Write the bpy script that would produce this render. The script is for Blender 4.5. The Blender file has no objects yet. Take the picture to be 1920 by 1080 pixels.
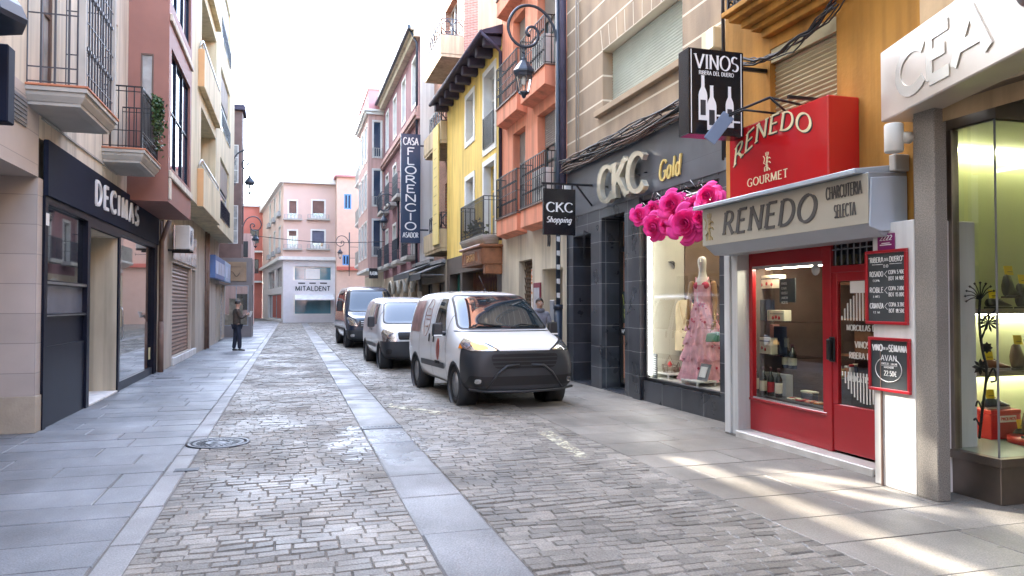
import bpy, bmesh, math, random
from mathutils import Vector, Matrix
random.seed(7)
R = math.radians
SC = bpy.context.scene
COL = SC.collection
PSI, PIT, FPX, CAMH = R(16.5), R(1.27), 1400.0, 1.6
# ---------------------------------------------------------------- camera survey helpers (photo survey -> metres)
_rt = Vector((math.cos(PSI), -math.sin(PSI), 0))
_fw = Vector((math.sin(PSI)*math.cos(PIT), math.cos(PSI)*math.cos(PIT), math.sin(PIT)))
_up = Vector((-math.sin(PSI)*math.sin(PIT), -math.cos(PSI)*math.sin(PIT), math.cos(PIT)))
def ray(px, py): return _fw + _rt*((px-960)/FPX) + _up*(-(py-540)/FPX)
def onx(px, py, X):                     # -> (Y, Z) on the wall plane x = X
    d = ray(px, py); t = X/d.x
    return t*d.y, CAMH+t*d.z
def ony(px, py, Y):                     # -> (X, Z) on the plane y = Y
    d = ray(px, py); t = Y/d.y
    return t*d.x, CAMH+t*d.z
def yy(px, X, py=540): return onx(px, py, X)[0]
def zz(px, py, X): return onx(px, py, X)[1]
def gnd(px, py):
    d = ray(px, py); t = -CAMH/d.z
    return t*d.x, t*d.y
# ---------------------------------------------------------------- materials
MATS = {}
def mat(name, col, rough=0.6, var=0.12, vscale=3.0, bump=0.0, bscale=40.0, metal=0.0, spec=0.5, grime=0.0,
        speck=0.0, sscale=120.0, island=0.0, coat=0.0, rvar=0.0, rscale=2.0, streak=False, emit=0.0, trans=0.0):
    if name in MATS: return MATS[name]
    m = bpy.data.materials.new(name); m.use_nodes = True
    nt = m.node_tree; N = nt.nodes; L = nt.links
    b = N['Principled BSDF']
    b.inputs['Roughness'].default_value = rough; b.inputs['Metallic'].default_value = metal
    b.inputs['Specular IOR Level'].default_value = spec
    b.inputs['Coat Weight'].default_value = coat; b.inputs['Coat Roughness'].default_value = 0.04
    c4 = (*col, 1)
    tc = N.new('ShaderNodeTexCoord'); vec = tc.outputs['Object']
    out = None
    def mixc(fac, a, bcol, mode='MULTIPLY'):
        x = N.new('ShaderNodeMix'); x.data_type = 'RGBA'; x.blend_type = mode
        if isinstance(fac, float): x.inputs[0].default_value = fac
        else: L.new(fac, x.inputs[0])
        if isinstance(a, tuple): x.inputs[6].default_value = a
        else: L.new(a, x.inputs[6])
        if isinstance(bcol, tuple): x.inputs[7].default_value = bcol
        else: L.new(bcol, x.inputs[7])
        return x.outputs[2]
    def noise(scale, detail=4, mapping=None):
        n = N.new('ShaderNodeTexNoise'); n.inputs['Scale'].default_value = scale; n.inputs['Detail'].default_value = detail
        if mapping:
            mp = N.new('ShaderNodeMapping'); mp.inputs['Scale'].default_value = mapping
            L.new(vec, mp.inputs[0]); L.new(mp.outputs[0], n.inputs['Vector'])
        else: L.new(vec, n.inputs['Vector'])
        return n.outputs['Fac']
    def ramp(s, a, b2, lo=0.0, hi=1.0):
        r = N.new('ShaderNodeMapRange'); L.new(s, r.inputs[0])
        r.inputs[1].default_value = a; r.inputs[2].default_value = b2; r.inputs[3].default_value = lo; r.inputs[4].default_value = hi
        return r.outputs[0]
    cur = c4
    if var:
        v = ramp(noise(vscale, 5, (1, 1, .35) if streak else None), .3, .7, 1-var, 1+var)
        cx = N.new('ShaderNodeCombineColor')
        for i in range(3): L.new(v, cx.inputs[i])
        cur = mixc(1.0, cur, cx.outputs[0])
    if island:
        g = N.new('ShaderNodeNewGeometry'); v = ramp(g.outputs['Random Per Island'], 0, 1, 1-island, 1+island)
        cx = N.new('ShaderNodeCombineColor')
        for i in range(3): L.new(v, cx.inputs[i])
        cur = mixc(1.0, cur, cx.outputs[0])
    if speck:
        v = ramp(noise(sscale, 2), .36, .64, 1-speck, 1+speck)
        cx = N.new('ShaderNodeCombineColor')
        for i in range(3): L.new(v, cx.inputs[i])
        cur = mixc(1.0, cur, cx.outputs[0])
    if grime:
        f = ramp(noise(1.7, 7, (1.6, 1.6, .3) if streak else None), .47, .68, 0.0, grime)
        cur = mixc(f, cur, (.22, .19, .165, 1))
    if streak:       # rain streaks running down the render
        v = ramp(noise(1.0, 6, (7, 7, .22)), .48, .74, 1.0, .74)
        cx = N.new('ShaderNodeCombineColor')
        for i in range(3): L.new(v, cx.inputs[i])
        cur = mixc(1.0, cur, cx.outputs[0])
    if isinstance(cur, tuple): b.inputs['Base Color'].default_value = cur
    else: L.new(cur, b.inputs['Base Color'])
    if rvar:
        L.new(ramp(noise(rscale, 4), .35, .65, max(.03, rough-rvar), min(1, rough+rvar)), b.inputs['Roughness'])
    if bump:
        bp = N.new('ShaderNodeBump'); bp.inputs['Strength'].default_value = bump; bp.inputs['Distance'].default_value = 0.02
        L.new(noise(bscale, 5), bp.inputs['Height']); L.new(bp.outputs[0], b.inputs['Normal'])
    if emit:
        b.inputs['Emission Color'].default_value = c4; b.inputs['Emission Strength'].default_value = emit
    MATS[name] = m
    return m
def tile_mat(name, col, joint, tw, th, jw=0.006, rough=0.4, var=0.12, offset=0.0, spec=.5, bump=.3, tvar=.08, speck=0.0, sscale=150):
    """rectangular tiles / bricks on any upright wall: u = x+y, v = z"""
    if name in MATS: return MATS[name]
    m = mat(name, col, rough, var=0, spec=spec); nt = m.node_tree; N = nt.nodes; L = nt.links; b = N['Principled BSDF']
    tc = N.new('ShaderNodeTexCoord'); sp = N.new('ShaderNodeSeparateXYZ'); L.new(tc.outputs['Object'], sp.inputs[0])
    ad = N.new('ShaderNodeMath'); ad.operation = 'ADD'; L.new(sp.outputs[0], ad.inputs[0]); L.new(sp.outputs[1], ad.inputs[1])
    cb = N.new('ShaderNodeCombineXYZ'); L.new(ad.outputs[0], cb.inputs[0]); L.new(sp.outputs[2], cb.inputs[1])
    br = N.new('ShaderNodeTexBrick'); L.new(cb.outputs[0], br.inputs['Vector'])
    br.offset = offset; br.inputs['Scale'].default_value = 1.0
    br.inputs['Brick Width'].default_value = tw; br.inputs['Row Height'].default_value = th
    br.inputs['Mortar Size'].default_value = jw; br.inputs['Mortar Smooth'].default_value = 0.2
    br.inputs['Color1'].default_value = tuple(c*(1-tvar) for c in col)+(1,); br.inputs['Color2'].default_value = tuple(c*(1+tvar) for c in col)+(1,)
    br.inputs['Mortar'].default_value = (*joint, 1)
    nz = N.new('ShaderNodeTexNoise'); nz.inputs['Scale'].default_value = 2.2; nz.inputs['Detail'].default_value = 8
    L.new(tc.outputs['Object'], nz.inputs['Vector'])
    mr = N.new('ShaderNodeMapRange'); L.new(nz.outputs['Fac'], mr.inputs[0]); mr.inputs[1].default_value = .3; mr.inputs[2].default_value = .7
    mr.inputs[3].default_value = 1-var; mr.inputs[4].default_value = 1+var
    mx = N.new('ShaderNodeMix'); mx.data_type = 'RGBA'; mx.blend_type = 'MULTIPLY'; mx.inputs[0].default_value = 1
    L.new(br.outputs['Color'], mx.inputs[6]); L.new(mr.outputs[0], mx.inputs[7]); cur = mx.outputs[2]
    if speck:
        n2 = N.new('ShaderNodeTexNoise'); n2.inputs['Scale'].default_value = sscale; n2.inputs['Detail'].default_value = 2
        L.new(tc.outputs['Object'], n2.inputs['Vector'])
        m2 = N.new('ShaderNodeMapRange'); L.new(n2.outputs['Fac'], m2.inputs[0]); m2.inputs[1].default_value = .36; m2.inputs[2].default_value = .64
        m2.inputs[3].default_value = 1-speck; m2.inputs[4].default_value = 1+speck
        mx2 = N.new('ShaderNodeMix'); mx2.data_type = 'RGBA'; mx2.blend_type = 'MULTIPLY'; mx2.inputs[0].default_value = 1
        L.new(cur, mx2.inputs[6]); L.new(m2.outputs[0], mx2.inputs[7]); cur = mx2.outputs[2]
    L.new(cur, b.inputs['Base Color'])
    rr = N.new('ShaderNodeMapRange'); L.new(nz.outputs['Fac'], rr.inputs[0]); rr.inputs[3].default_value = rough-.12; rr.inputs[4].default_value = rough+.12
    L.new(rr.outputs[0], b.inputs['Roughness'])
    bp = N.new('ShaderNodeBump'); bp.inputs['Strength'].default_value = bump; bp.inputs['Distance'].default_value = .006; bp.invert = True
    L.new(br.outputs['Fac'], bp.inputs['Height']); L.new(bp.outputs[0], b.inputs['Normal'])
    return m
def glass_mat(name, tint=(.9, .93, .92), refl=1.0):
    if name in MATS: return MATS[name]
    m = bpy.data.materials.new(name); m.use_nodes = True; nt = m.node_tree; N = nt.nodes; L = nt.links
    N.remove(N['Principled BSDF'])
    t = N.new('ShaderNodeBsdfTransparent'); t.inputs[0].default_value = (*tint, 1)
    g = N.new('ShaderNodeBsdfGlossy'); g.inputs['Roughness'].default_value = 0.008
    f = N.new('ShaderNodeFresnel'); ge = N.new('ShaderNodeNewGeometry'); io = N.new('ShaderNodeMath'); io.operation = 'MULTIPLY_ADD'
    L.new(ge.outputs['Backfacing'], io.inputs[0]); io.inputs[1].default_value = -.83333; io.inputs[2].default_value = 1.5; L.new(io.outputs[0], f.inputs[0])
    # both faces of a pane reflect: about twice one surface
    mu = N.new('ShaderNodeMath'); mu.operation = 'MULTIPLY'; mu.inputs[1].default_value = 1.7*refl; mu.use_clamp = True
    L.new(f.outputs[0], mu.inputs[0])
    x = N.new('ShaderNodeMixShader'); L.new(mu.outputs[0], x.inputs[0]); L.new(t.outputs[0], x.inputs[1]); L.new(g.outputs[0], x.inputs[2])
    L.new(x.outputs[0], N['Material Output'].inputs[0])
    MATS[name] = m
    return m
# ---------------------------------------------------------------- mesh builder
LOC = {}
class Fr:                               # wall frame: a along the wall, d outwards, c up
    def __init__(s, O, u, n): s.O = Vector(O); s.u = Vector(u).normalized(); s.n = Vector(n).normalized()
    def __call__(s, a, d, c): return s.O + s.u*a + s.n*d + Vector((0, 0, c))
def FR(X): return Fr((X, 0, 0), (0, 1, 0), (-1, 0, 0))      # right-hand wall (faces -x)
def FL(X): return Fr((X, 0, 0), (0, 1, 0), (1, 0, 0))       # left-hand wall (faces +x)
def FS(Y): return Fr((0, Y, 0), (1, 0, 0), (0, -1, 0))      # wall facing back down the street
class MB:
    def __init__(s): s.v = []; s.f = []; s.mi = []; s.sm = []; s.cm = 0; s.smooth = False
    def add(s, vs, fs):
        o = len(s.v); s.v += [tuple(p) for p in vs]
        for f in fs: s.f.append([i+o for i in f]); s.mi.append(s.cm); s.sm.append(s.smooth)
        return s
    def hexa(s, p):
        return s.add(p, [(0, 3, 2, 1), (4, 5, 6, 7), (0, 1, 5, 4), (1, 2, 6, 5), (2, 3, 7, 6), (3, 0, 4, 7)])
    def box(s, x0, x1, y0, y1, z0, z1):
        return s.hexa([(x0, y0, z0), (x1, y0, z0), (x1, y1, z0), (x0, y1, z0), (x0, y0, z1), (x1, y0, z1), (x1, y1, z1), (x0, y1, z1)])
    def fbox(s, F, a0, a1, d0, d1, c0, c1):
        return s.hexa([F(a0, d0, c0), F(a1, d0, c0), F(a1, d1, c0), F(a0, d1, c0), F(a0, d0, c1), F(a1, d0, c1), F(a1, d1, c1), F(a0, d1, c1)])
    def quad(s, *p): return s.add(p, [tuple(range(len(p)))])
    def bar(s, p, q, w, h=None):
        p = Vector(p); q = Vector(q); h = h or w; t = (q-p)
        if t.length < 1e-6: return s
        t.normalize(); a = Vector((0, 0, 1)) if abs(t.z) < .9 else Vector((1, 0, 0))
        u = t.cross(a).normalized()*w/2; v = u.cross(t).normalized()*h/2
        return s.hexa([p-u-v, p+u-v, p+u+v, p-u+v, q-u-v, q+u-v, q+u+v, q-u+v])
    def tube(s, pts, r, n=8, cap=True):
        pts = [Vector(p) for p in pts]; rs = r if isinstance(r, (list, tuple)) else [r]*len(pts)
        vs = []; m = len(pts); ref = None
        for i, p in enumerate(pts):
            t = (pts[min(i+1, m-1)]-pts[max(i-1, 0)])
            t = t.normalized() if t.length > 1e-9 else Vector((0, 0, 1))
            if ref is None: ref = Vector((0, 0, 1)) if abs(t.z) < .9 else Vector((1, 0, 0))
            u = t.cross(ref)
            if u.length < 1e-4: u = t.cross(Vector((0, 1, 0)))
            u.normalize(); v = u.cross(t); ref = v.copy() if abs(t.dot(v)) < .99 else ref
            for k in range(n):
                a = 2*math.pi*k/n; vs.append(p+(u*math.cos(a)+v*math.sin(a))*rs[i])
        fs = [(i*n+k, i*n+(k+1) % n, (i+1)*n+(k+1) % n, (i+1)*n+k) for i in range(m-1) for k in range(n)]
        if cap: fs += [tuple(range(n))[::-1], tuple((m-1)*n+k for k in range(n))]
        o = s.smooth; s.smooth = True; s.add(vs, fs); s.smooth = o
        return s
    def lathe(s, prof, O=(0, 0, 0), ax=(0, 0, 1), n=20, cap=True):
        O = Vector(O); ax = Vector(ax).normalized(); a = Vector((1, 0, 0)) if abs(ax.x) < .9 else Vector((0, 1, 0))
        u = ax.cross(a).normalized(); v = ax.cross(u); vs = []; m = len(prof)
        for r, h in prof:
            for k in range(n):
                t = 2*math.pi*k/n; vs.append(O+ax*h+(u*math.cos(t)+v*math.sin(t))*max(r, 1e-4))
        fs = [(i*n+k, i*n+(k+1) % n, (i+1)*n+(k+1) % n, (i+1)*n+k) for i in range(m-1) for k in range(n)]
        if cap: fs += [tuple(range(n))[::-1], tuple((m-1)*n+k for k in range(n))]
        o = s.smooth; s.smooth = n > 8; s.add(vs, fs); s.smooth = o
        return s
    def prism(s, pts, off):             # closed outline (3-d points) pushed along off
        pts = [Vector(p) for p in pts]; off = Vector(off); n = len(pts)
        return s.add(pts+[p+off for p in pts], [tuple(range(n))[::-1], tuple(range(n, 2*n))]+[(i, (i+1) % n, n+(i+1) % n, n+i) for i in range(n)])
    def build(s, name, mats, parent=None, bevel=0.0, segs=1, label=None):
        if not isinstance(mats, (list, tuple)): mats = [mats]
        me = bpy.data.meshes.new(name)
        o = LOC.get(parent.name, Vector((0, 0, 0))) if parent else Vector((0, 0, 0))
        me.from_pydata([(v[0]-o[0], v[1]-o[1], v[2]-o[2]) for v in s.v], [], s.f)
        for m in mats: me.materials.append(m)
        me.polygons.foreach_set('material_index', s.mi); me.polygons.foreach_set('use_smooth', s.sm)
        bm = bmesh.new(); bm.from_mesh(me)
        bmesh.ops.recalc_face_normals(bm, faces=bm.faces)
        if bevel:
            bmesh.ops.bevel(bm, geom=[e for e in bm.edges if len(e.link_faces) == 2 and e.calc_face_angle(0) > .6], offset=bevel, segments=segs, profile=.6, affect='EDGES', clamp_overlap=True)
        bm.to_mesh(me); bm.free(); me.update()
        ob = bpy.data.objects.new(name, me); COL.objects.link(ob)
        if parent: ob.parent = parent; LOC[ob.name] = o
        if label: ob['label'] = label
        return ob
def thing(name, label, cat, loc=(0, 0, 0), group=None):
    o = bpy.data.objects.new(name, None); COL.objects.link(o); o.location = loc; o.empty_display_size = .2
    o['label'] = label; o['category'] = cat
    if group: o['group'] = group
    LOC[o.name] = Vector(loc)
    return o
def tag(o, label, cat, group=None):
    o['label'] = label; o['category'] = cat
    if group: o['group'] = group
    return o
def struct(o, kind='structure'): o['kind'] = kind; return o
def kids(o): return [c for c in COL.objects if c.parent == o]
def wall(mb, F, a0, a1, c0, c1, holes=(), depth=.25):
    """wall sheet with real openings and their reveals"""
    A = sorted({a0, a1, *[h[0] for h in holes], *[h[1] for h in holes]}); C = sorted({c0, c1, *[h[2] for h in holes], *[h[3] for h in holes]})
    A = [a for a in A if a0-1e-6 <= a <= a1+1e-6]; C = [c for c in C if c0-1e-6 <= c <= c1+1e-6]
    for i in range(len(A)-1):
        for j in range(len(C)-1):
            am = (A[i]+A[i+1])/2; cm = (C[j]+C[j+1])/2
            if any(h[0] < am < h[1] and h[2] < cm < h[3] for h in holes): continue
            mb.quad(F(A[i], 0, C[j]), F(A[i+1], 0, C[j]), F(A[i+1], 0, C[j+1]), F(A[i], 0, C[j+1]))
    for h in holes:
        dp = h[4] if len(h) > 4 else depth
        a, b, c, d = h[:4]
        mb.quad(F(a, 0, c), F(a, -dp, c), F(a, -dp, d), F(a, 0, d)); mb.quad(F(b, 0, c), F(b, -dp, c), F(b, -dp, d), F(b, 0, d))
        mb.quad(F(a, 0, d), F(b, 0, d), F(b, -dp, d), F(a, -dp, d)); mb.quad(F(a, 0, c), F(b, 0, c), F(b, -dp, c), F(a, -dp, c))
def window(parent, F, h, frame, glass, dep=.2, mull=1, trans=0, fw=.05, blind=None, blindm=None, sill=None, surround=None, sw=.12, shut=None, name='window'):
    """sash frame with its pane (and roller blind, sill, surround) in an opening h=(a0,a1,c0,c1)"""
    a, b, c, d = h[:4]; m = MB(); e = .004
    a += e; b -= e; c += e; d -= e
    for q in ((a, a+fw, c, d), (b-fw, b, c, d)): m.fbox(F, q[0], q[1], -dep, -dep+.05, q[2], q[3])
    m.fbox(F, a+fw, b-fw, -dep, -dep+.05, c, c+fw); m.fbox(F, a+fw, b-fw, -dep, -dep+.05, d-fw, d)
    for k in range(1, mull+1):
        x = a+(b-a)*k/(mull+1); m.fbox(F, x-fw*.55, x+fw*.55, -dep, -dep+.056, c+fw, d-fw)
    for k in range(trans):
        z = c+(d-c)*(k+1)/(trans+1); m.fbox(F, a+fw, b-fw, -dep, -dep+.044, z-fw*.35, z+fw*.35)
    w = m.build(name, frame, parent)
    g = MB(); g.quad(F(a+fw, -dep+.02, c+fw), F(b-fw, -dep+.02, c+fw), F(b-fw, -dep+.02, d-fw), F(a+fw, -dep+.02, d-fw)); g.build('pane', glass, w)
    if blind:
        s = MB(); z1 = d; z0 = d-(d-c)*blind; n = max(3, int((z1-z0)/.05)); hh = (z1-z0)/n
        for k in range(n):
            s.quad(F(a, -dep+.062, z0+k*hh), F(b, -dep+.062, z0+k*hh), F(b, -dep+.080, z0+(k+.55)*hh), F(a, -dep+.080, z0+(k+.55)*hh))
            s.quad(F(a, -dep+.080, z0+(k+.55)*hh), F(b, -dep+.080, z0+(k+.55)*hh), F(b, -dep+.062, z0+(k+1)*hh), F(a, -dep+.062, z0+(k+1)*hh))
        s.build('blind', blindm, w)
    if sill: s = MB(); s.fbox(F, a-.08, b+.08, -.02, .08, c-.09, c-.012); s.build('sill', sill, w, bevel=.01)
    if surround:
        s = MB(); rv = .003
        s.quad(F(a-e+rv, -dep+.05, c), F(a-e+rv, .001, c), F(a-e+rv, .001, d), F(a-e+rv, -dep+.05, d)); s.quad(F(b+e-rv, -dep+.05, c), F(b+e-rv, .001, c), F(b+e-rv, .001, d), F(b+e-rv, -dep+.05, d)); s.quad(F(a, -dep+.05, d+e-rv), F(b, -dep+.05, d+e-rv), F(b, .001, d+e-rv), F(a, .001, d+e-rv)); s.build('reveal', surround, w)
        s = MB(); t = .025
        for q in ((a-sw, a-.002, c-sw, d+sw), (b+.002, b+sw, c-sw, d+sw), (a-.002, b+.002, d+.002, d+sw), (a-.002, b+.002, c-sw, c-.002)): s.fbox(F, q[0], q[1], .002, t, q[2], q[3])
        s.build('surround', surround, w)
    return w
def railing(parent, F, a0, a1, dout, c0, c1, m, step=.11, r=.008, mid=(), sides=True, post=.014, knob=False, scroll=False, name='railing'):
    b = MB(); d = dout
    for z in (c0+.03, c1)+tuple(c0+(c1-c0)*t for t in mid):
        h = .022 if z == c1 else .014
        b.bar(F(a0, d, z), F(a1, d, z), h, h)
        if sides: b.bar(F(a0, 0, z), F(a0, d, z), h, h); b.bar(F(a1, 0, z), F(a1, d, z), h, h)
    n = max(2, int((a1-a0)/step))
    for k in range(n+1):
        a = a0+(a1-a0)*k/n; rr = post if k in (0, n) else r
        b.bar(F(a, d, c0), F(a, d, c1), rr*2)
        if knob and k not in (0, n):
            for t in (.3, .72): b.bar(F(a, d, c0+(c1-c0)*t-.02), F(a, d, c0+(c1-c0)*t+.02), rr*4.5)
    if sides:
        n2 = max(1, int(d/step))
        for e in (a0, a1):
            for k in range(0, n2):
                b.bar(F(e, d*k/n2, c0), F(e, d*k/n2, c1), r*2)
    if scroll:
        for k in range(n):
            am = a0+(a1-a0)*(k+.5)/n; rad = (a1-a0)/n*.42
            for zc in (c0+.03+rad*1.15, c0+.03+rad*3.2):
                b.tube([F(am+rad*math.cos(t*.7), d, zc+rad*math.sin(t*.7)) for t in range(10)], .007, 4)
    return b.build(name, m, parent)
def skin(verts, edges, radii, sub=2, mat_=None, name='body', parent=None, root=0):
    me = bpy.data.meshes.new('t'); me.from_pydata(verts, edges, []); ob = bpy.data.objects.new('t', me); COL.objects.link(ob)
    md = ob.modifiers.new('s', 'SKIN'); md.use_smooth_shade = True
    sv = me.skin_vertices[0].data
    for i, r in enumerate(radii): sv[i].radius = r if isinstance(r, tuple) else (r, r); sv[i].use_root = (i == root)
    sb = ob.modifiers.new('u', 'SUBSURF'); sb.levels = sub; sb.render_levels = sub
    dg = bpy.context.evaluated_depsgraph_get(); ev = ob.evaluated_get(dg)
    m2 = bpy.data.meshes.new_from_object(ev); bpy.data.objects.remove(ob); bpy.data.meshes.remove(me)
    m2.materials.clear(); m2.materials.append(mat_)
    for p in m2.polygons: p.use_smooth = True
    if parent:
        o = LOC[parent.name]; m2.transform(Matrix.Translation(-o))
    ob = bpy.data.objects.new(name, m2); COL.objects.link(ob)
    if parent: ob.parent = parent; LOC[ob.name] = LOC[parent.name]
    return ob
# ---------------------------------------------------------------- lettering: strokes drawn with a broad or a round pen
def _a(cx, cy, rx, ry, a0, a1, n=14): return [(cx+rx*math.cos(R(a0+(a1-a0)*k/n)), cy+ry*math.sin(R(a0+(a1-a0)*k/n))) for k in range(n+1)]
G = {
 'A': (.78, [[(.39, 1), (0, 0)], [(.39, 1), (.78, 0)], [(.13, .34), (.65, .34)]]),
 'B': (.6, [[(.06, 0), (.06, 1)], [(.06, 1)]+_a(.28, .76, .26, .24, 90, -90)+[(.06, .52)], [(.06, .52)]+_a(.3, .26, .3, .26, 90, -90)+[(.06, 0)]]),
 'C': (.76, [_a(.44, .5, .42, .5, 42, 318, 20)]),
 'D': (.74, [[(.06, 0), (.06, 1)], [(.06, 1)]+_a(.26, .5, .46, .5, 90, -90, 18)+[(.06, 0)]]),
 'E': (.56, [[(.06, 0), (.06, 1)], [(.06, 1), (.54, 1)], [(.06, .53), (.46, .53)], [(.06, 0), (.56, 0)]]),
 'F': (.54, [[(.06, 0), (.06, 1)], [(.06, 1), (.54, 1)], [(.06, .53), (.44, .53)]]),
 'G': (.8, [_a(.44, .5, .42, .5, 42, 300, 20)+[(.74, .1), (.74, .44)], [(.5, .44), (.78, .44)]]),
 'H': (.74, [[(.06, 0), (.06, 1)], [(.68, 0), (.68, 1)], [(.06, .53), (.68, .53)]]),
 'I': (.2, [[(.1, 0), (.1, 1)]]),
 'J': (.4, [[(.3, 1), (.3, .22)]+_a(.14, .2, .16, .2, 0, -150)]),
 'K': (.7, [[(.06, 0), (.06, 1)], [(.64, 1), (.08, .44)], [(.24, .6), (.7, 0)]]),
 'L': (.54, [[(.06, 0), (.06, 1)], [(.06, 0), (.54, 0)]]),
 'M': (.92, [[(.06, 0), (.1, 1)], [(.1, 1), (.46, .05)], [(.82, 1), (.46, .05)], [(.86, 0), (.82, 1)]]),
 'N': (.76, [[(.06, 0), (.06, 1)], [(.06, 1), (.7, 0)], [(.7, 0), (.7, 1)]]),
 'O': (.86, [_a(.43, .5, .42, .5, 90, 450, 26)]),
 'P': (.58, [[(.06, 0), (.06, 1)], [(.06, 1)]+_a(.28, .74, .28, .26, 90, -90)+[(.06, .48)]]),
 'Q': (.86, [_a(.43, .5, .42, .5, 90, 450, 26), [(.5, .2), (.84, -.1)]]),
 'R': (.66, [[(.06, 0), (.06, 1)], [(.06, 1)]+_a(.28, .75, .26, .25, 90, -90)+[(.06, .5)], [(.28, .5), (.66, 0)]]),
 'S': (.56, [_a(.28, .75, .25, .25, 40, 250, 12)[:-1]+_a(.28, .26, .27, .26, 80, -140, 14)]),
 'T': (.66, [[(.33, 0), (.33, 1)], [(.02, 1), (.64, 1)]]),
 'U': (.74, [[(.07, 1), (.07, .34)]+_a(.37, .32, .3, .32, 180, 360)+[(.67, .34), (.67, 1)]]),
 'V': (.76, [[(0, 1), (.38, 0)], [(.76, 1), (.38, 0)]]),
 'W': (1.04, [[(0, 1), (.27, 0)], [(.52, 1), (.27, 0)], [(.52, 1), (.78, 0)], [(1.04, 1), (.78, 0)]]),
 'X': (.72, [[(0, 1), (.7, 0)], [(.68, 1), (.02, 0)]]),
 'Y': (.72, [[(0, 1), (.36, .5)], [(.72, 1), (.36, .5)], [(.36, .5), (.36, 0)]]),
 'Z': (.62, [[(.04, 1), (.6, 1)], [(.6, 1), (.02, 0)], [(.02, 0), (.62, 0)]]),
 '0': (.56, [_a(.28, .5, .25, .5, 90, 450, 22)]), '1': (.36, [[(.04, .8), (.2, 1), (.2, 0)]]),
 '2': (.54, [_a(.27, .73, .24, .27, 160, -40)+[(.03, 0), (.54, 0)]]),
 '3': (.52, [_a(.24, .75, .22, .25, 150, -90)+_a(.24, .26, .25, .26, 90, -150)]),
 '4': (.56, [[(.42, 0), (.42, 1), (.02, .3), (.56, .3)]]), '5': (.52, [[(.48, 1), (.1, 1), (.07, .56)]+_a(.24, .32, .26, .32, 110, -140)]),
 '6': (.54, [[(.42, 1)]+_a(.28, .3, .25, .3, 160, 520, 18)]), '7': (.52, [[(.02, 1), (.5, 1), (.16, 0)]]),
 '8': (.52, [_a(.26, .75, .2, .25, 0, 360, 16), _a(.26, .26, .25, .26, 0, 360, 16)]),
 '9': (.54, [_a(.26, .7, .24, .3, 0, 360, 16), [(.5, .7), (.4, 0)]]),
 '.': (.16, [[(.06, 0), (.06, .07)]]), '-': (.4, [[(.06, .45), (.34, .45)]]), "'": (.16, [[(.08, 1), (.06, .8)]]), '"': (.26, [[(.08, 1), (.06, .8)], [(.2, 1), (.18, .8)]]),
 '<': (.5, [[(.46, .9), (.04, .5), (.46, .1)]]), '/': (.5, [[(.04, 0), (.46, 1)]]), ' ': (.36, []), '€': (.6, [_a(.36, .5, .28, .5, 50, 310), [(0, .58), (.44, .58)], [(0, .42), (.4, .42)]]),
 'h': (.52, [[(.06, 0), (.06, 1)], [(.06, .4)]+_a(.26, .4, .2, .22, 180, 0, 8)+[(.46, 0)]]), 'o': (.54, [_a(.27, .31, .24, .31, 90, 450, 18)]),
 'p': (.56, [[(.07, -.36), (.07, .62)], _a(.28, .31, .22, .31, 140, -140, 14)]), 'i': (.2, [[(.1, 0), (.1, .62)], [(.1, .84), (.1, .92)]]),
 'n': (.54, [[(.06, 0), (.06, .62)], [(.06, .4)]+_a(.26, .4, .2, .22, 180, 0, 8)+[(.46, 0)]]),
 'g': (.54, [_a(.26, .31, .22, .31, 40, 320, 14), [(.46, .62), (.46, -.14)]+_a(.26, -.16, .2, .2, 0, -160, 8)]), 'l': (.2, [[(.1, 0), (.1, 1)]]),
 'd': (.56, [_a(.26, .31, .22, .31, 40, 320, 14), [(.48, 0), (.48, 1)]]),
}
def twidth(s, sp=.18): return sum(G[ch][0]+sp for ch in s)-sp
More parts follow.
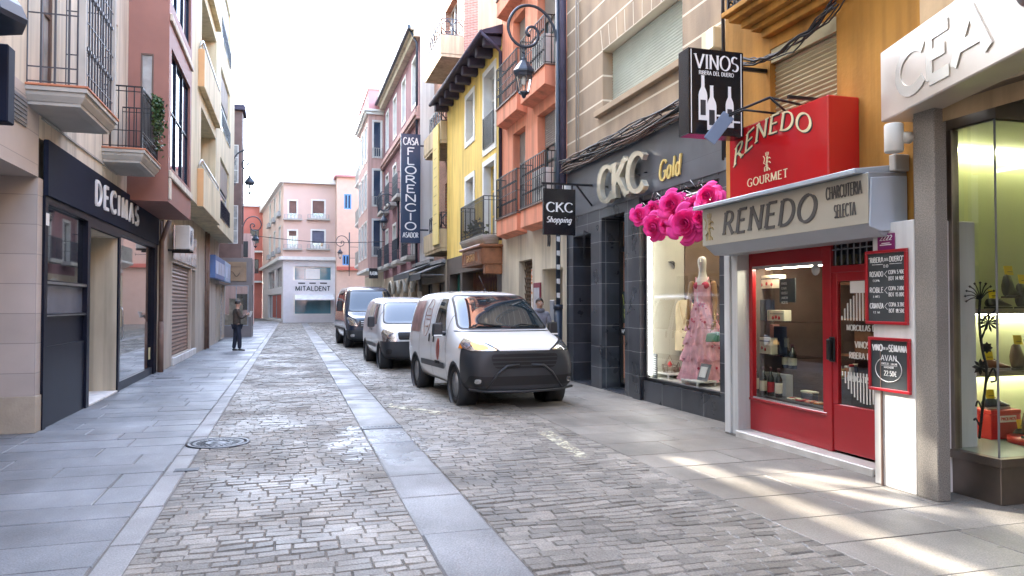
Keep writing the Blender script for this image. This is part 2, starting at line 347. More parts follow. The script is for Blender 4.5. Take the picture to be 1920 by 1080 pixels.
def letters(mb, s, O, u, v, h, thick=.14, thin=.14, depth=.004, sp=.18, sx=1.0, shear=0.0, serif=0.0, nib=15, lay=None, eps=.0003, wob=0.0, fit=None):
    """letters of s from O along u, up v; strokes get a broad-pen width; lay(x)->(x,y,angle) bends the line"""
    O = Vector(O); u = Vector(u).normalized(); v = Vector(v).normalized(); n = u.cross(v).normalized()
    if fit: sx = fit/(twidth(s, sp)*h)
    x = 0.0; k = 0
    for ch in s:
        w, st = G[ch]
        strokes = list(st)
        if serif:
            for q in st:
                if len(q) == 2 or ch in 'BDPRUYJ':
                    for e, o_ in ((q[0], q[1]), (q[-1], q[-2])):
                        if e[1] in (0, 1) and abs(e[1]-o_[1]) > .2 and not (ch in 'NM' and (e[0] in (.7,) and e[1] == 0 or e == (.46, .05))) and not (ch == 'V' and e[1] == 0) and not (ch == 'A' and e[1] == 1):
                            strokes.append(('s', e[0], e[1]))
        ja, jy = (random.uniform(-wob, wob), random.uniform(-wob, wob)*.5) if wob else (0, 0)
        for q in strokes:
            if isinstance(q, tuple): pts = [(q[1]-serif, q[2]+(.5*thin if q[2] == 0 else -.5*thin)), (q[1]+serif, q[2]+(.5*thin if q[2] == 0 else -.5*thin))]; fixed = thin
            else: pts = q; fixed = None
            m = len(pts); left = []; right = []
            for i, (px, py) in enumerate(pts):
                p0 = pts[max(i-1, 0)]; p1 = pts[min(i+1, m-1)]
                tx, ty = (p1[0]-p0[0])*sx, p1[1]-p0[1]; l = math.hypot(tx, ty) or 1; tx /= l; ty /= l
                wd = fixed if fixed else thin+(thick-thin)*abs(math.sin(math.atan2(ty, tx)-R(nib)*(-1)))
                gx, gy = px*sx+x, py+jy+ja*px
                left.append((gx-ty*wd/2, gy+tx*wd/2)); right.append((gx+ty*wd/2, gy-tx*wd/2))
            def P(g, d):
                gx, gy = g; gx += shear*gy
                if lay: gx, gy = lay(gx*h, gy*h)
                else: gx, gy = gx*h, gy*h
                return O+u*gx+v*gy+n*d
            k += 1; dz = depth+eps*(k % 9)
            vs = []
            for a, b in zip(left, right): vs += [P(a, 0), P(b, 0), P(b, dz), P(a, dz)]
            fs = []
            for i in range(m-1):
                o = i*4
                for j in range(4): fs.append((o+j, o+(j+1) % 4, o+4+(j+1) % 4, o+4+j))
            fs += [(0, 1, 2, 3), ((m-1)*4+3, (m-1)*4+2, (m-1)*4+1, (m-1)*4)]
            mb.add(vs, fs)
        x += (w+sp)*sx
    return x*h
# ---------------------------------------------------------------- camera, world, sun
cd = bpy.data.cameras.new('camera'); cam = bpy.data.objects.new('camera', cd); COL.objects.link(cam)
cam.location = (0, 0, CAMH); cam.rotation_euler = (R(90)+PIT, 0, -PSI)
cd.sensor_width = 36; cd.lens = 36*FPX/1920; cd.clip_end = 900; cd.clip_start = .05
SC.camera = cam
SUN_AZ, SUN_EL = R(-38), R(38)          # sun ahead and to the left of the street
wd_ = bpy.data.worlds.new('World'); SC.world = wd_; wd_.use_nodes = True
nt = wd_.node_tree; bg = nt.nodes['Background']
sky = nt.nodes.new('ShaderNodeTexSky'); sky.sky_type = 'NISHITA'; sky.sun_disc = False
sky.sun_elevation = SUN_EL; sky.sun_rotation = SUN_AZ; sky.dust_density = 1.6; sky.air_density = 1.0; sky.ozone_density = 1.0
hs = nt.nodes.new('ShaderNodeHueSaturation'); hs.inputs['Saturation'].default_value = .84
nt.links.new(sky.outputs[0], hs.inputs['Color']); nt.links.new(hs.outputs[0], bg.inputs[0]); bg.inputs[1].default_value = .15
sd = bpy.data.lights.new('sun', 'SUN'); sd.energy = 2.3; sd.angle = R(.85); sd.color = (1, .94, .84)
so = bpy.data.objects.new('sun', sd); COL.objects.link(so); so.location = (-20, 30, 40)
sdir = Vector((math.sin(SUN_AZ)*math.cos(SUN_EL), math.cos(SUN_AZ)*math.cos(SUN_EL), math.sin(SUN_EL)))
so.rotation_euler = (-sdir).to_track_quat('-Z', 'Y').to_euler()
SC.view_settings.view_transform = 'Standard'; SC.view_settings.look = 'None'; SC.view_settings.exposure = 3.95; SC.view_settings.gamma = 1
SC.render.engine = 'CYCLES'; SC.cycles.use_denoising = True; SC.cycles.max_bounces = 7; SC.cycles.diffuse_bounces = 4; SC.cycles.glossy_bounces = 4
SC.cycles.transparent_max_bounces = 12; SC.cycles.sample_clamp_indirect = 6; SC.cycles.caustics_reflective = False; SC.cycles.caustics_refractive = False
# ================================================================ materials of the place
M_grout = mat('grout', (.13, .122, .11), .9, .25, 6, .3, 60)
M_sett = mat('sett_granite', (.192, .178, .157), .60, .22, 1.1, .35, 55, speck=.22, sscale=70, island=.30, rvar=.14, rscale=.8)
M_slab2 = mat('warm_slab_granite', (.215, .20, .18), .52, .16, .9, .22, 70, speck=.2, sscale=90, island=.14, rvar=.14, rscale=.7)
M_slab = mat('slab_granite', (.185, .199, .222), .50, .16, .9, .22, 70, speck=.2, sscale=90, island=.13, rvar=.14, rscale=.7)  # blue cast of the sky on the left pavement put into the stone colour
M_kerb = mat('kerb_granite', (.22, .22, .222), .55, .14, 1.2, .22, 70, speck=.18, sscale=90, island=.1, rvar=.1)
M_gut = mat('gutter_granite', (.155, .158, .165), .58, .22, .9, .2, 70, speck=.24, sscale=80, island=.1, rvar=.17, rscale=1.3)
M_iron = mat('cast_iron', (.05, .055, .065), .45, .2, 8, .2, 60, metal=.6)
M_black = mat('black_paint', (.012, .012, .014), .4, .2, 6, spec=.35)
M_lampblue = mat('lamp_paint', (.022, .032, .05), .38, .2, 6)
M_steel = mat('steel', (.45, .46, .47), .3, .1, 5, metal=1)
M_white = mat('white_paint', (.72, .72, .70), .5, .1, 2, grime=.25, streak=True)
M_cream = mat('cream_stucco', (.66, .56, .36), .85, .1, 1.4, .15, 30, grime=.3, streak=True)
M_cream2 = mat('pale_cream_stucco', (.68, .61, .49), .85, .09, 1.2, .12, 30, grime=.3, streak=True)
M_stonetile = tile_mat('beige_stone_tiles', (.47, .41, .37), (.30, .27, .25), 1.3, .372, .006, .55, .07)
M_plinth = mat('plinth_stone', (.42, .36, .28), .7, .18, 2, .2, 40, grime=.3)
M_brownbay = mat('red_brown_render', (.27, .115, .085), .6, .1, 2)
M_creamshade = mat('shaded_cream_render', (.62, .36, .17), .85, .1, 1.5, grime=.12)  # cream render as it looks in warm shade, put into the colour
M_navy = mat('navy_metal', (.008, .010, .020), .35, .15, 2, spec=.12)
M_navyfascia = mat('navy_fascia', (.014, .018, .036), .6, .1, 1, spec=.08)
M_dglass = mat('dark_window_glass', (.012, .015, .02), .015, 0, spec=1.0, coat=.6)
M_bglass = mat('blue_window_glass', (.03, .06, .11), .03, 0, spec=1.0, metal=.25)
M_cglass = mat('curtained_glass', (.34, .34, .33), .06, .35, 3, spec=1.0)
M_glass = glass_mat('clear_glass')
M_glassr = glass_mat('shop_glass', (.86, .9, .89), 1.5)
M_wframe = mat('white_frame', (.68, .67, .64), .45, .08, 3)
M_bframe = mat('brown_frame', (.12, .07, .05), .5, .15, 4)
M_gframe = mat('dark_green_frame', (.02, .055, .06), .5, .15, 4)
M_terra = mat('terracotta', (.50, .19, .10), .7, .15, 6)
M_moulding = mat('grey_moulding', (.44, .42, .38), .7, .1, 2, grime=.25)
M_galv = mat('galvanised', (.30, .31, .33), .45, .15, 4, metal=.5)
M_rust = mat('weathered_brown_steel', (.19, .12, .09), .55, .2, 6)
M_ochre = mat('ochre_stucco', (.52, .255, .045), .85, .2, 1.6, .2, 18, grime=.5, streak=True)
M_salmon = mat('salmon_stucco', (.78, .30, .175), .85, .1, 1.2, .12, 30, grime=.35, streak=True)
M_yellow = mat('yellow_stucco', (.92, .66, .18), .85, .08, 1.2, .12, 30, grime=.3, streak=True)
M_purple = mat('mauve_render', (.27, .13, .145), .85, .12, 1.2, .1, 30, grime=.12, streak=True)
M_pink = mat('pink_render', (.52, .33, .29), .85, .08, 1, .1, 30, grime=.1, streak=True)
M_pinkd = mat('deep_pink_render', (.52, .25, .25), .85, .08, 1)
M_endpink = mat('pale_pink_render', (.64, .465, .40), .85, .05, .6, .08, 20)
M_white2 = mat('white_stucco', (.78, .76, .71), .85, .05, 1, .1, 25, grime=.12, streak=True)
M_redbr = tile_mat('red_brick', (.34, .15, .10), (.42, .36, .30), .24, .065, .009, .8, .1, .5, bump=.4, tvar=.2)
M_redren = mat('red_render', (.55, .17, .13), .8, .08, 1)
M_conc = mat('tan_concrete_panel', (.52, .41, .26), .8, .14, 2, .15, 30, grime=.35, streak=True)
M_wood = mat('varnished_wood', (.26, .105, .045), .4, .3, 5, .15, 20)
M_tileblk = tile_mat('black_slate_tiles', (.046, .051, .061), (.24, .24, .24), .62, .40, .005, .30, .3, tvar=.25)
M_fascia = tile_mat('grey_slate_fascia', (.088, .094, .107), (.045, .047, .05), 1.25, .62, .003, .36, .22, .5, tvar=.12)
M_granite = mat('grey_granite', (.225, .205, .18), .55, .1, 2, .08, 60, speck=.3, sscale=110)
M_bronze = mat('bronze_metal', (.23, .19, .16), .35, .15, 3, metal=.8)
M_alu = mat('silver_metal', (.62, .62, .62), .3, .06, 3, metal=.75)
M_alugrey = mat('grey_alu', (.50, .53, .57), .4, .06, 3, metal=.3)
M_gold = mat('gold_metal', (.85, .62, .27), .16, 0, metal=1)
M_lightcream = mat('light_cream_wall', (.66, .58, .44), .85, .08, 1, .1, 30, grime=.3, streak=True)
M_eave = mat('dark_violet_timber', (.055, .045, .075), .7, .2, 5)
M_tileroof = mat('clay_roof', (.38, .2, .13), .85, .25, 6, .4, 20)
M_blindg = mat('green_white_blind', (.55, .60, .52), .5, .08, 2)
M_blindo = mat('olive_blind', (.48, .44, .27), .55, .1, 2)
M_blindgrey = mat('grey_blind', (.36, .34, .31), .55, .1, 2)
M_ac = mat('aircon_casing', (.66, .65, .60), .45, .06, 3, grime=.15)
M_red = mat('red_lacquer', (.36, .012, .018), .28, .1, 2, coat=.3)
M_redsign = mat('red_sign_panel', (.50, .012, .014), .14, .06, 1, coat=.6)
M_maroon = mat('maroon_sheet', (.20, .03, .05), .6)
M_paper = mat('paper_white', (.78, .77, .73), .6, .05)
M_letterw = mat('white_lettering', (.82, .82, .80), .45, 0)
M_chalk = mat('chalk', (.74, .74, .72), .9, .2, 30)
M_board = mat('blackboard', (.035, .042, .045), .6, .3, 3)
M_cable = mat('black_cable', (.03, .03, .033), .6, .3, 9)
M_lcable = mat('grey_cable', (.14, .135, .13), .6, .3, 9)
M_rubber = mat('tyre_rubber', (.022, .022, .023), .8, .2, 10)
def stripe_mat():
    m = mat('striped_tan_stucco', (.36, .27, .185), .85, 0); nt = m.node_tree; N = nt.nodes; L = nt.links; b = N['Principled BSDF']
    tc = N.new('ShaderNodeTexCoord'); sp = N.new('ShaderNodeSeparateXYZ'); L.new(tc.outputs['Object'], sp.inputs[0])
    mu = N.new('ShaderNodeMath'); mu.operation = 'MULTIPLY_ADD'; L.new(sp.outputs[2], mu.inputs[0]); mu.inputs[1].default_value = 1/.47; mu.inputs[2].default_value = -.62
    fr = N.new('ShaderNodeMath'); fr.operation = 'FRACT'; L.new(mu.outputs[0], fr.inputs[0])
    lt = N.new('ShaderNodeMath'); lt.operation = 'LESS_THAN'; L.new(fr.outputs[0], lt.inputs[0]); lt.inputs[1].default_value = .075
    nz = N.new('ShaderNodeTexNoise'); nz.inputs['Scale'].default_value = 1.3; nz.inputs['Detail'].default_value = 8
    mp = N.new('ShaderNodeMapping'); mp.inputs['Scale'].default_value = (1, 1.6, .5); L.new(tc.outputs['Object'], mp.inputs[0]); L.new(mp.outputs[0], nz.inputs['Vector'])
    cr = N.new('ShaderNodeValToRGB'); L.new(nz.outputs['Fac'], cr.inputs[0]); cr.color_ramp.elements[0].position = .3; cr.color_ramp.elements[1].position = .72
    cr.color_ramp.elements[0].color = (.27, .205, .145, 1); cr.color_ramp.elements[1].color = (.47, .35, .23, 1)
    mx = N.new('ShaderNodeMix'); mx.data_type = 'RGBA'; L.new(lt.outputs[0], mx.inputs[0]); L.new(cr.outputs[0], mx.inputs[6]); mx.inputs[7].default_value = (.72, .64, .50, 1)
    L.new(mx.outputs[2], b.inputs['Base Color'])
    n2 = N.new('ShaderNodeTexNoise'); n2.inputs['Scale'].default_value = 40; L.new(tc.outputs['Object'], n2.inputs['Vector'])
    bp = N.new('ShaderNodeBump'); bp.inputs['Strength'].default_value = .25; bp.inputs['Distance'].default_value = .02; L.new(n2.outputs['Fac'], bp.inputs['Height']); L.new(bp.outputs[0], b.inputs['Normal'])
    return m
M_stripe = stripe_mat()
# ================================================================ ground
g = MB(); g.quad((-400, -60, -.0085), (400, -60, -.0085), (400, 700, -.0085), (-400, 700, -.0085)); struct(g.build('ground', M_grout))
def pave(name, m, x0, x1, y0, y1, row, ln, gap, bev, jit, along=False, zj=.002, wave=0.0, holes=()):
    """real stones laid in rows; rows run across the street (or along it)"""
    vs = []; fs = []; rnd = random.Random(len(name)*7+int(x0*100))
    A0, A1, B0, B1 = (x0, x1, y0, y1) if not along else (y0, y1, x0, x1)
    b = B0
    ri = 0
    while b < B1-1e-3:
        rh = row*(1+rnd.uniform(-.12, .12)); b2 = min(B1, b+rh)
        if B1-b2 < row*.35: b2 = B1
        a = A0-rnd.uniform(0, ln*.5); ph = rnd.uniform(0, 6)
        while a < A1:
            l = ln*(1+rnd.uniform(-jit, jit)); a2 = a+l
            if A1-a2 < ln*.3: a2 = A1
            s0, s1 = max(a, A0), min(a2, A1)
            if s1-s0 > .004:
                z = rnd.uniform(-zj, zj); tx, ty = rnd.uniform(-zj, zj)*.8, rnd.uniform(-zj, zj)*.8
                def W(t): return wave*math.sin(t*1.9+ri*.35+ph*.06)+wave*.5*math.sin(t*4.1+ri*.7)
                q = [(s0+gap, b+gap), (s1-gap, b+gap), (s1-gap, b2-gap), (s0+gap, b2-gap)]
                q = [(u+rnd.uniform(-1, 1)*gap*.8, v+rnd.uniform(-1, 1)*gap*.8+W(u)) for u, v in q]
                cx = sum(p[0] for p in q)/4; cy = sum(p[1] for p in q)/4
                hx, hy = (cx, cy) if not along else (cy, cx)
                if not any((hx-h[0])**2+(hy-h[1])**2 < h[2]**2 for h in holes):
                    o = len(vs)
                    for i, (u, v) in enumerate(q):
                        du = bev if u < cx else -bev; dv = bev if v < cy else -bev
                        zt = z+(tx if u < cx else -tx)+(ty if v < cy else -ty)
                        t = (u+du, v+dv, zt); e = (u, v, -.008)
                        if along: t = (t[1], t[0], t[2]); e = (e[1], e[0], e[2])
                        vs += [t, e]
                    fs.append((o, o+2, o+4, o+6) if not along else (o+6, o+4, o+2, o))
                    for i in range(4):
                        j = (i+1) % 4; f = (o+2*i, o+2*i+1, o+2*j+1, o+2*j); fs.append(f if not along else f[::-1])
            a = a2
        b = b2; ri += 1
    me = bpy.data.meshes.new(name); me.from_pydata(vs, [], fs); me.materials.append(m); me.update()
    bm = bmesh.new(); bm.from_mesh(me); bmesh.ops.recalc_face_normals(bm, faces=bm.faces)
    up = sum(1 for f in bm.faces if f.normal.z > 0)
    if up < len(bm.faces)/2: bmesh.ops.reverse_faces(bm, faces=bm.faces)
    bm.to_mesh(me); bm.free()
    ob = bpy.data.objects.new(name, me); COL.objects.link(ob); return struct(ob)
XK0, XK1, XG0, XG1, XS = -1.15, -.95, .88, 1.40, 3.42
mh = gnd(409, 831); mhr = .30
pave('road', M_sett, XK1, XG0, 1.5, 76, .098, .178, .0022, .008, .38, zj=.0034, wave=.018)
pave('parking_strip', M_sett, XG1, XS, 1.5, 76, .100, .185, .0020, .008, .4, zj=.0034, wave=.024)
pave('pavement', M_slab, -5.9, XK0, .5, 76, .52, .92, .0045, .007, .35, zj=.0022, wave=.006)
pave('pavement_by_shops', M_slab2, XS, 7.6, .5, 76, .62, 1.0, .0035, .006, .3, zj=.0015, wave=.004)
pave('kerb', M_kerb, XK0, XK1, .5, 76, .21, 1.05, .006, .008, .2, along=True, zj=.002)
pave('gutter', M_gut, XG0, XG1, .5, 76, .54, .98, .006, .012, .22, along=True, zj=.003)
def wet(m, cx, cy, rx, ry, th):
    nt = m.node_tree; N = nt.nodes; L = nt.links; b = N['Principled BSDF']
    tc = N.new('ShaderNodeTexCoord'); mp = N.new('ShaderNodeMapping'); mp.inputs['Location'].default_value = (-cx/rx, -cy/ry, 0); mp.inputs['Scale'].default_value = (1/rx, 1/ry, 0)
    L.new(tc.outputs['Object'], mp.inputs[0]); ln = N.new('ShaderNodeVectorMath'); ln.operation = 'LENGTH'; L.new(mp.outputs[0], ln.inputs[0])
    nz = N.new('ShaderNodeTexNoise'); nz.inputs['Scale'].default_value = 3.2; nz.inputs['Detail'].default_value = 9; L.new(tc.outputs['Object'], nz.inputs['Vector'])
    ad = N.new('ShaderNodeMath'); ad.operation = 'MULTIPLY_ADD'; L.new(nz.outputs['Fac'], ad.inputs[0]); ad.inputs[1].default_value = -2.4; L.new(ln.outputs['Value'], ad.inputs[2])
    mr = N.new('ShaderNodeMapRange'); L.new(ad.outputs[0], mr.inputs[0]); mr.inputs[1].default_value = -.45; mr.inputs[2].default_value = -.75
    if b.inputs['Roughness'].is_linked: old = b.inputs['Roughness'].links[0].from_socket
    mx = N.new('ShaderNodeMix'); L.new(mr.outputs[0], mx.inputs[0]); L.new(old, mx.inputs[2]); mx.inputs[3].default_value = .27; L.new(mx.outputs[0], b.inputs['Roughness'])
    oc = b.inputs['Base Color'].links[0].from_socket; mc = N.new('ShaderNodeMix'); mc.data_type = 'RGBA'; mc.blend_type = 'MULTIPLY'; L.new(mr.outputs[0], mc.inputs[0]); L.new(oc, mc.inputs[6]); mc.inputs[7].default_value = (.82, .82, .84, 1); L.new(mc.outputs[2], b.inputs['Base Color'])
def gum(m):
    nt = m.node_tree; N = nt.nodes; L = nt.links; b = N['Principled BSDF']; tc = N.new('ShaderNodeTexCoord'); vo = N.new('ShaderNodeTexVoronoi'); vo.inputs['Scale'].default_value = 3.1; L.new(tc.outputs['Object'], vo.inputs['Vector'])
    sp = N.new('ShaderNodeSeparateColor'); L.new(vo.outputs['Color'], sp.inputs[0]); th = N.new('ShaderNodeMapRange'); L.new(sp.outputs[0], th.inputs[0]); th.inputs[1].default_value = .45; th.inputs[2].default_value = 1; th.inputs[3].default_value = 0; th.inputs[4].default_value = .075
    lt = N.new('ShaderNodeMath'); lt.operation = 'LESS_THAN'; L.new(vo.outputs['Distance'], lt.inputs[0]); L.new(th.outputs[0], lt.inputs[1])
    oc = b.inputs['Base Color'].links[0].from_socket; mc = N.new('ShaderNodeMix'); mc.data_type = 'RGBA'; mc.blend_type = 'MULTIPLY'; L.new(lt.outputs[0], mc.inputs[0]); L.new(oc, mc.inputs[6]); mc.inputs[7].default_value = (.62, .61, .6, 1); L.new(mc.outputs[2], b.inputs['Base Color'])
wx, wy_ = gnd(735, 835)
wet(M_gut, wx, wy_, .5, 1.5, 0); wet(M_sett, wx-.1, wy_+.2, .75, 1.9, 0)
def dirty(m, sc, amt):
    nt = m.node_tree; N = nt.nodes; L = nt.links; b = N['Principled BSDF']; tc = N.new('ShaderNodeTexCoord'); mp = N.new('ShaderNodeMapping'); mp.inputs['Scale'].default_value = (1, .45, 1); L.new(tc.outputs['Object'], mp.inputs[0])
    nz = N.new('ShaderNodeTexNoise'); nz.inputs['Scale'].default_value = sc; nz.inputs['Detail'].default_value = 7; nz.inputs['Roughness'].default_value = .62; L.new(mp.outputs[0], nz.inputs['Vector'])
    cr = N.new('ShaderNodeValToRGB'); L.new(nz.outputs['Fac'], cr.inputs[0]); e = cr.color_ramp.elements; e[0].position = .34; e[1].position = .66; e[0].color = (1-amt, 1-amt*1.05, 1-amt*1.15, 1); e[1].color = (1+amt*.6, 1+amt*.52, 1+amt*.42, 1)
    oc = b.inputs['Base Color'].links[0].from_socket; mc = N.new('ShaderNodeMix'); mc.data_type = 'RGBA'; mc.blend_type = 'MULTIPLY'; mc.inputs[0].default_value = 1; L.new(oc, mc.inputs[6]); L.new(cr.outputs[0], mc.inputs[7]); L.new(mc.outputs[2], b.inputs['Base Color'])
dirty(M_sett, .55, .30); dirty(M_slab, .8, .36); dirty(M_slab2, .7, .34); dirty(M_slab, 3.0, .14); dirty(M_slab2, 3.4, .14); dirty(M_sett, 2.2, .16); gum(M_slab); gum(M_slab2); dirty(M_gut, 1.1, .36); dirty(M_kerb, 1.2, .2)
# remains of pale road paint
def worn_paint():
    m = mat('worn_road_paint', (.66, .62, .46), .8, .1); nt = m.node_tree; N = nt.nodes; L = nt.links; b = N['Principled BSDF']; tc = N.new('ShaderNodeTexCoord'); nz = N.new('ShaderNodeTexNoise'); nz.inputs['Scale'].default_value = 7; nz.inputs['Detail'].default_value = 9; nz.inputs['Roughness'].default_value = .7; L.new(tc.outputs['Object'], nz.inputs['Vector'])
    mr = N.new('ShaderNodeMapRange'); L.new(nz.outputs['Fac'], mr.inputs[0]); mr.inputs[1].default_value = .44; mr.inputs[2].default_value = .58; mr.inputs[4].default_value = .75; L.new(mr.outputs[0], b.inputs['Alpha']); return m
M_worn = worn_paint()
for q_ in (((1010, 812), (1030, 806), (1104, 856), (1086, 862)), ((724, 763), (732, 757), (828, 772), (822, 779))):
    m = MB(); m.quad(*[(*gnd(*p), .006) for p in q_]); struct(m.build('road_marking', M_worn))
# manhole, drain, small covers
t = thing('manhole_cover', 'round ribbed iron manhole cover set between the kerb stones and the setts', 'manhole', (mh[0], mh[1], 0))
m = MB(); m.lathe([(mhr+.05, -.014), (mhr+.05, .004), (mhr, .006), (mhr, -.004)], (mh[0], mh[1], 0), n=40, cap=False); m.build('ring', M_iron, t); t.location.z = .006
m = MB(); m.lathe([(mhr-.012, -.014), (mhr-.012, .003), (mhr-.03, .006), (mhr-.05, .002), (.15, .002), (.145, .007), (.12, .007), (.115, .002), (.06, .002), (.055, .006), (0.001, .006)], (mh[0], mh[1], 0), n=40)
for k in range(24):
    a = k*math.pi/12
    m.bar((mh[0]+.165*math.cos(a), mh[1]+.165*math.sin(a), .003), (mh[0]+.235*math.cos(a), mh[1]+.235*math.sin(a), .003), .022, .008)
m.build('lid', M_iron, t)
dx, dy = gnd(713, 802)
t = thing('drain_grate', 'slotted iron drain grate across the pale stone gutter strip', 'drain', (dx, dy, 0))
m = MB(); m.box(XG0+.01, XG1-.01, dy-.09, dy+.09, -.012, .0045); m.build('pit', M_black, t)
m = MB(); m.box(XG0+.005, XG1-.005, dy-.105, dy-.075, -.012, .008); m.box(XG0+.005, XG1-.005, dy+.075, dy+.105, -.012, .008)
for k in range(11): x = XG0+.02+k*.048; m.box(x-.011, x+.011, dy-.074, dy+.074, .0046, .0095)
m.build('grille', M_iron, t)
for (px, py, w, l, lb) in ((316, 709, .5, .28, 'flat grey utility cover near the foot of the downpipe on the left pavement'), (350, 881, .22, .14, 'tiny rectangular iron valve cover in the left pavement slabs beside the kerb line')):
    x, y = gnd(px, py); m = MB(); m.box(x-w/2, x+w/2, y-l/2, y+l/2, -.01, .004); m.box(x-w/2+.02, x+w/2-.02, y-l/2+.02, y+l/2-.02, .004, .006)
    tag(m.build('utility_cover', M_iron, bevel=.002), lb, 'utility cover')
# ================================================================ left side
XL = -3.05; F = FL(XL)
def shell(root, mtl, X, y0, y1, z1, back, z0=0, roof=M_tileroof, rise=.6, eave=.25, sgn=1, name='side_wall'):
    """the rest of a house behind its front: end walls, rear wall, roof.  sgn=+1: the house lies towards +x"""
    m = MB(); xb = X+sgn*back
    for y in (y0, y1): m.quad((X, y, z0), (xb, y, z0), (xb, y, z1), (X, y, z1))
    m.quad((xb, y0, z0), (xb, y1, z0), (xb, y1, z1), (xb, y0, z1)); m.build(name, mtl, root)
    r = MB(); xm = X+sgn*back*.5; xe = X-sgn*eave
    r.prism([(xe, y0, z1-.02), (xe, y0, z1+.12), (xm, y0, z1+rise), (xb, y0, z1+.12), (xb, y0, z1-.02)], (0, y1-y0, 0)); r.build('roof', roof, root)
Y0L, Y1L = 1.0, yy(300, XL); YP = yy(68, XL)
h1 = thing('cream_house', 'cream house with stone pillar, two balconies and red-brown bay above navy sports shop', 'house', (XL, YP, 0))
shopY0, shopY1 = yy(78, XL), yy(292, XL)
yw = [yy(p, XL) for p in (84, 165, 200, 219, 222, 287)]
floor_z = 4.22
m = MB()
wall(m, F, Y0L, YP+.02, 3.2, floor_z, [], .2)
m.quad((XL, Y0L, 3.2), (XL, YP, 3.2), (XL-2.6, YP, 3.2), (XL-2.6, Y0L, 3.2))
m.build('arcade_wall', M_stonetile, h1)
m = MB(); m.box(XL-2.6, XL-.002, YP, YP+.35, .46, 3.2); m.quad((XL-2.6, Y0L, 0), (XL-2.6, YP, 0), (XL-2.6, YP, 3.2), (XL-2.6, Y0L, 3.2)); m.build('pillar', M_stonetile, h1)
m = MB(); m.box(XL-2.6, XL+.012, YP-.012, YP+.34, 0, .458); m.build('pillar_base', M_plinth, h1, bevel=.006)
m = MB(); wall(m, F, YP+.02, Y1L, 3.70, floor_z, [], .2); m.build('band_wall', M_cream2, h1)
b1 = (yy(40, XL)+.02, yy(216, -2.40)); b2 = (yy(187, XL), yy(299, -2.39))
dw1 = (b1[0]+.55, b1[1]-.35, floor_z+.05, floor_z+2.45); dw2 = (b2[0]+.5, b2[1]-.5, floor_z+.05, floor_z+2.45)
up1 = tuple(x+3.3 if i > 1 else x for i, x in enumerate(dw1)); up2 = tuple(x+3.3 if i > 1 else x for i, x in enumerate(dw2))
dw0 = (5.0, 6.4, floor_z+.05, floor_z+2.45); up0 = (5.0, 6.4, floor_z+3.35, floor_z+5.75)
m = MB(); wall(m, F, Y0L, Y1L, floor_z, 8.7, [dw0, dw1, dw2], .2); m.build('upper_wall', M_cream2, h1)
for h in (dw0, dw1, dw2): window(h1, F, h, M_bframe, M_cglass, .14, 1, 1, .06, name='french_window')
shell(h1, M_cream2, XL-.001, Y0L, Y1L, 8.7, 4, z0=0, sgn=-1, eave=-.1, rise=.2)
m = MB(); m.fbox(F, YP+.1, 15, .0, .025, 3.95, 3.975); m.build('string_course', M_moulding, h1)
m = MB(); m.fbox(F, 9.6, 10.15, .002, .02, zz(50, 240, XL)-.0, zz(50, 240, XL)+.33)
for k in range(6): m.fbox(F, 9.63, 10.12, .02, .03, zz(50, 240, XL)+.03+k*.05, zz(50, 240, XL)+.055+k*.05)
m.build('vent_grille', M_galv, h1)
def stone_balcony(root, F, a0, a1, dout, z, m, mr, rail_h, tilem=M_terra, big=False):
    s = MB(); prof = [(0.0, 0.0), (.02, .05), (.05, .06), (.07, .11), (.13, .16), (.15, .20)]   # inset, drop
    top = z
    steps = [(0, 0), (0, .05), (.025, .05), (.03, .10), (.075, .17), (.085, .17), (.09, .21), (.17, .23)]
    for (i0, d0), (i1, d1) in zip(steps, steps[1:]):
        A = [F(a0+i0, -.02, top-d0), F(a0+i0, dout-i0, top-d0), F(a1-i0, dout-i0, top-d0), F(a1-i0, -.02, top-d0)]
        B = [F(a0+i1, -.02, top-d1), F(a0+i1, dout-i1, top-d1), F(a1-i1, dout-i1, top-d1), F(a1-i1, -.02, top-d1)]
        for k in range(3): s.quad(A[k], A[k+1], B[k+1], B[k])
    i, d = steps[-1]; s.quad(F(a0+i, -.02, top-d), F(a0+i, dout-i, top-d), F(a1-i, dout-i, top-d), F(a1-i, -.02, top-d))
    sl = s.build('balcony', m, root)
    t = MB(); t.fbox(F, a0-.015, a1+.015, 0, dout+.015, top+.002, top+.03); t.build('tile_edge', tilem, sl, bevel=.005)
    return sl
sl = stone_balcony(h1, F, b1[0], b1[1], .66, floor_z, M_moulding, None, 1.05)
r = railing(sl, F, b1[0]+.05, b1[1]-.05, .60, floor_z+.035, floor_z+1.75, mat('dark_grey_iron', (.05, .05, .058), .45, .15, 6), .135, .011, (.12, .5, .86), knob=True)
m = MB(); m.fbox(F, b1[0]+.02, b1[0]+.09, .56, .63, floor_z+.03, floor_z+2.9); m.build('corner_post', M_moulding, sl); m = MB(); m.fbox(F, b1[1]-.09, b1[1]-.02, .56, .63, floor_z+.03, floor_z+1.8); m.build('corner_post', M_moulding, sl)
sl = stone_balcony(h1, F, b2[0], b2[1], .66, floor_z, M_moulding, None, 1.05)
railing(sl, F, b2[0]+.05, b2[1]-.05, .60, floor_z+.035, floor_z+1.08, M_black, .12, .008, (.28, .92), knob=False, scroll=True)
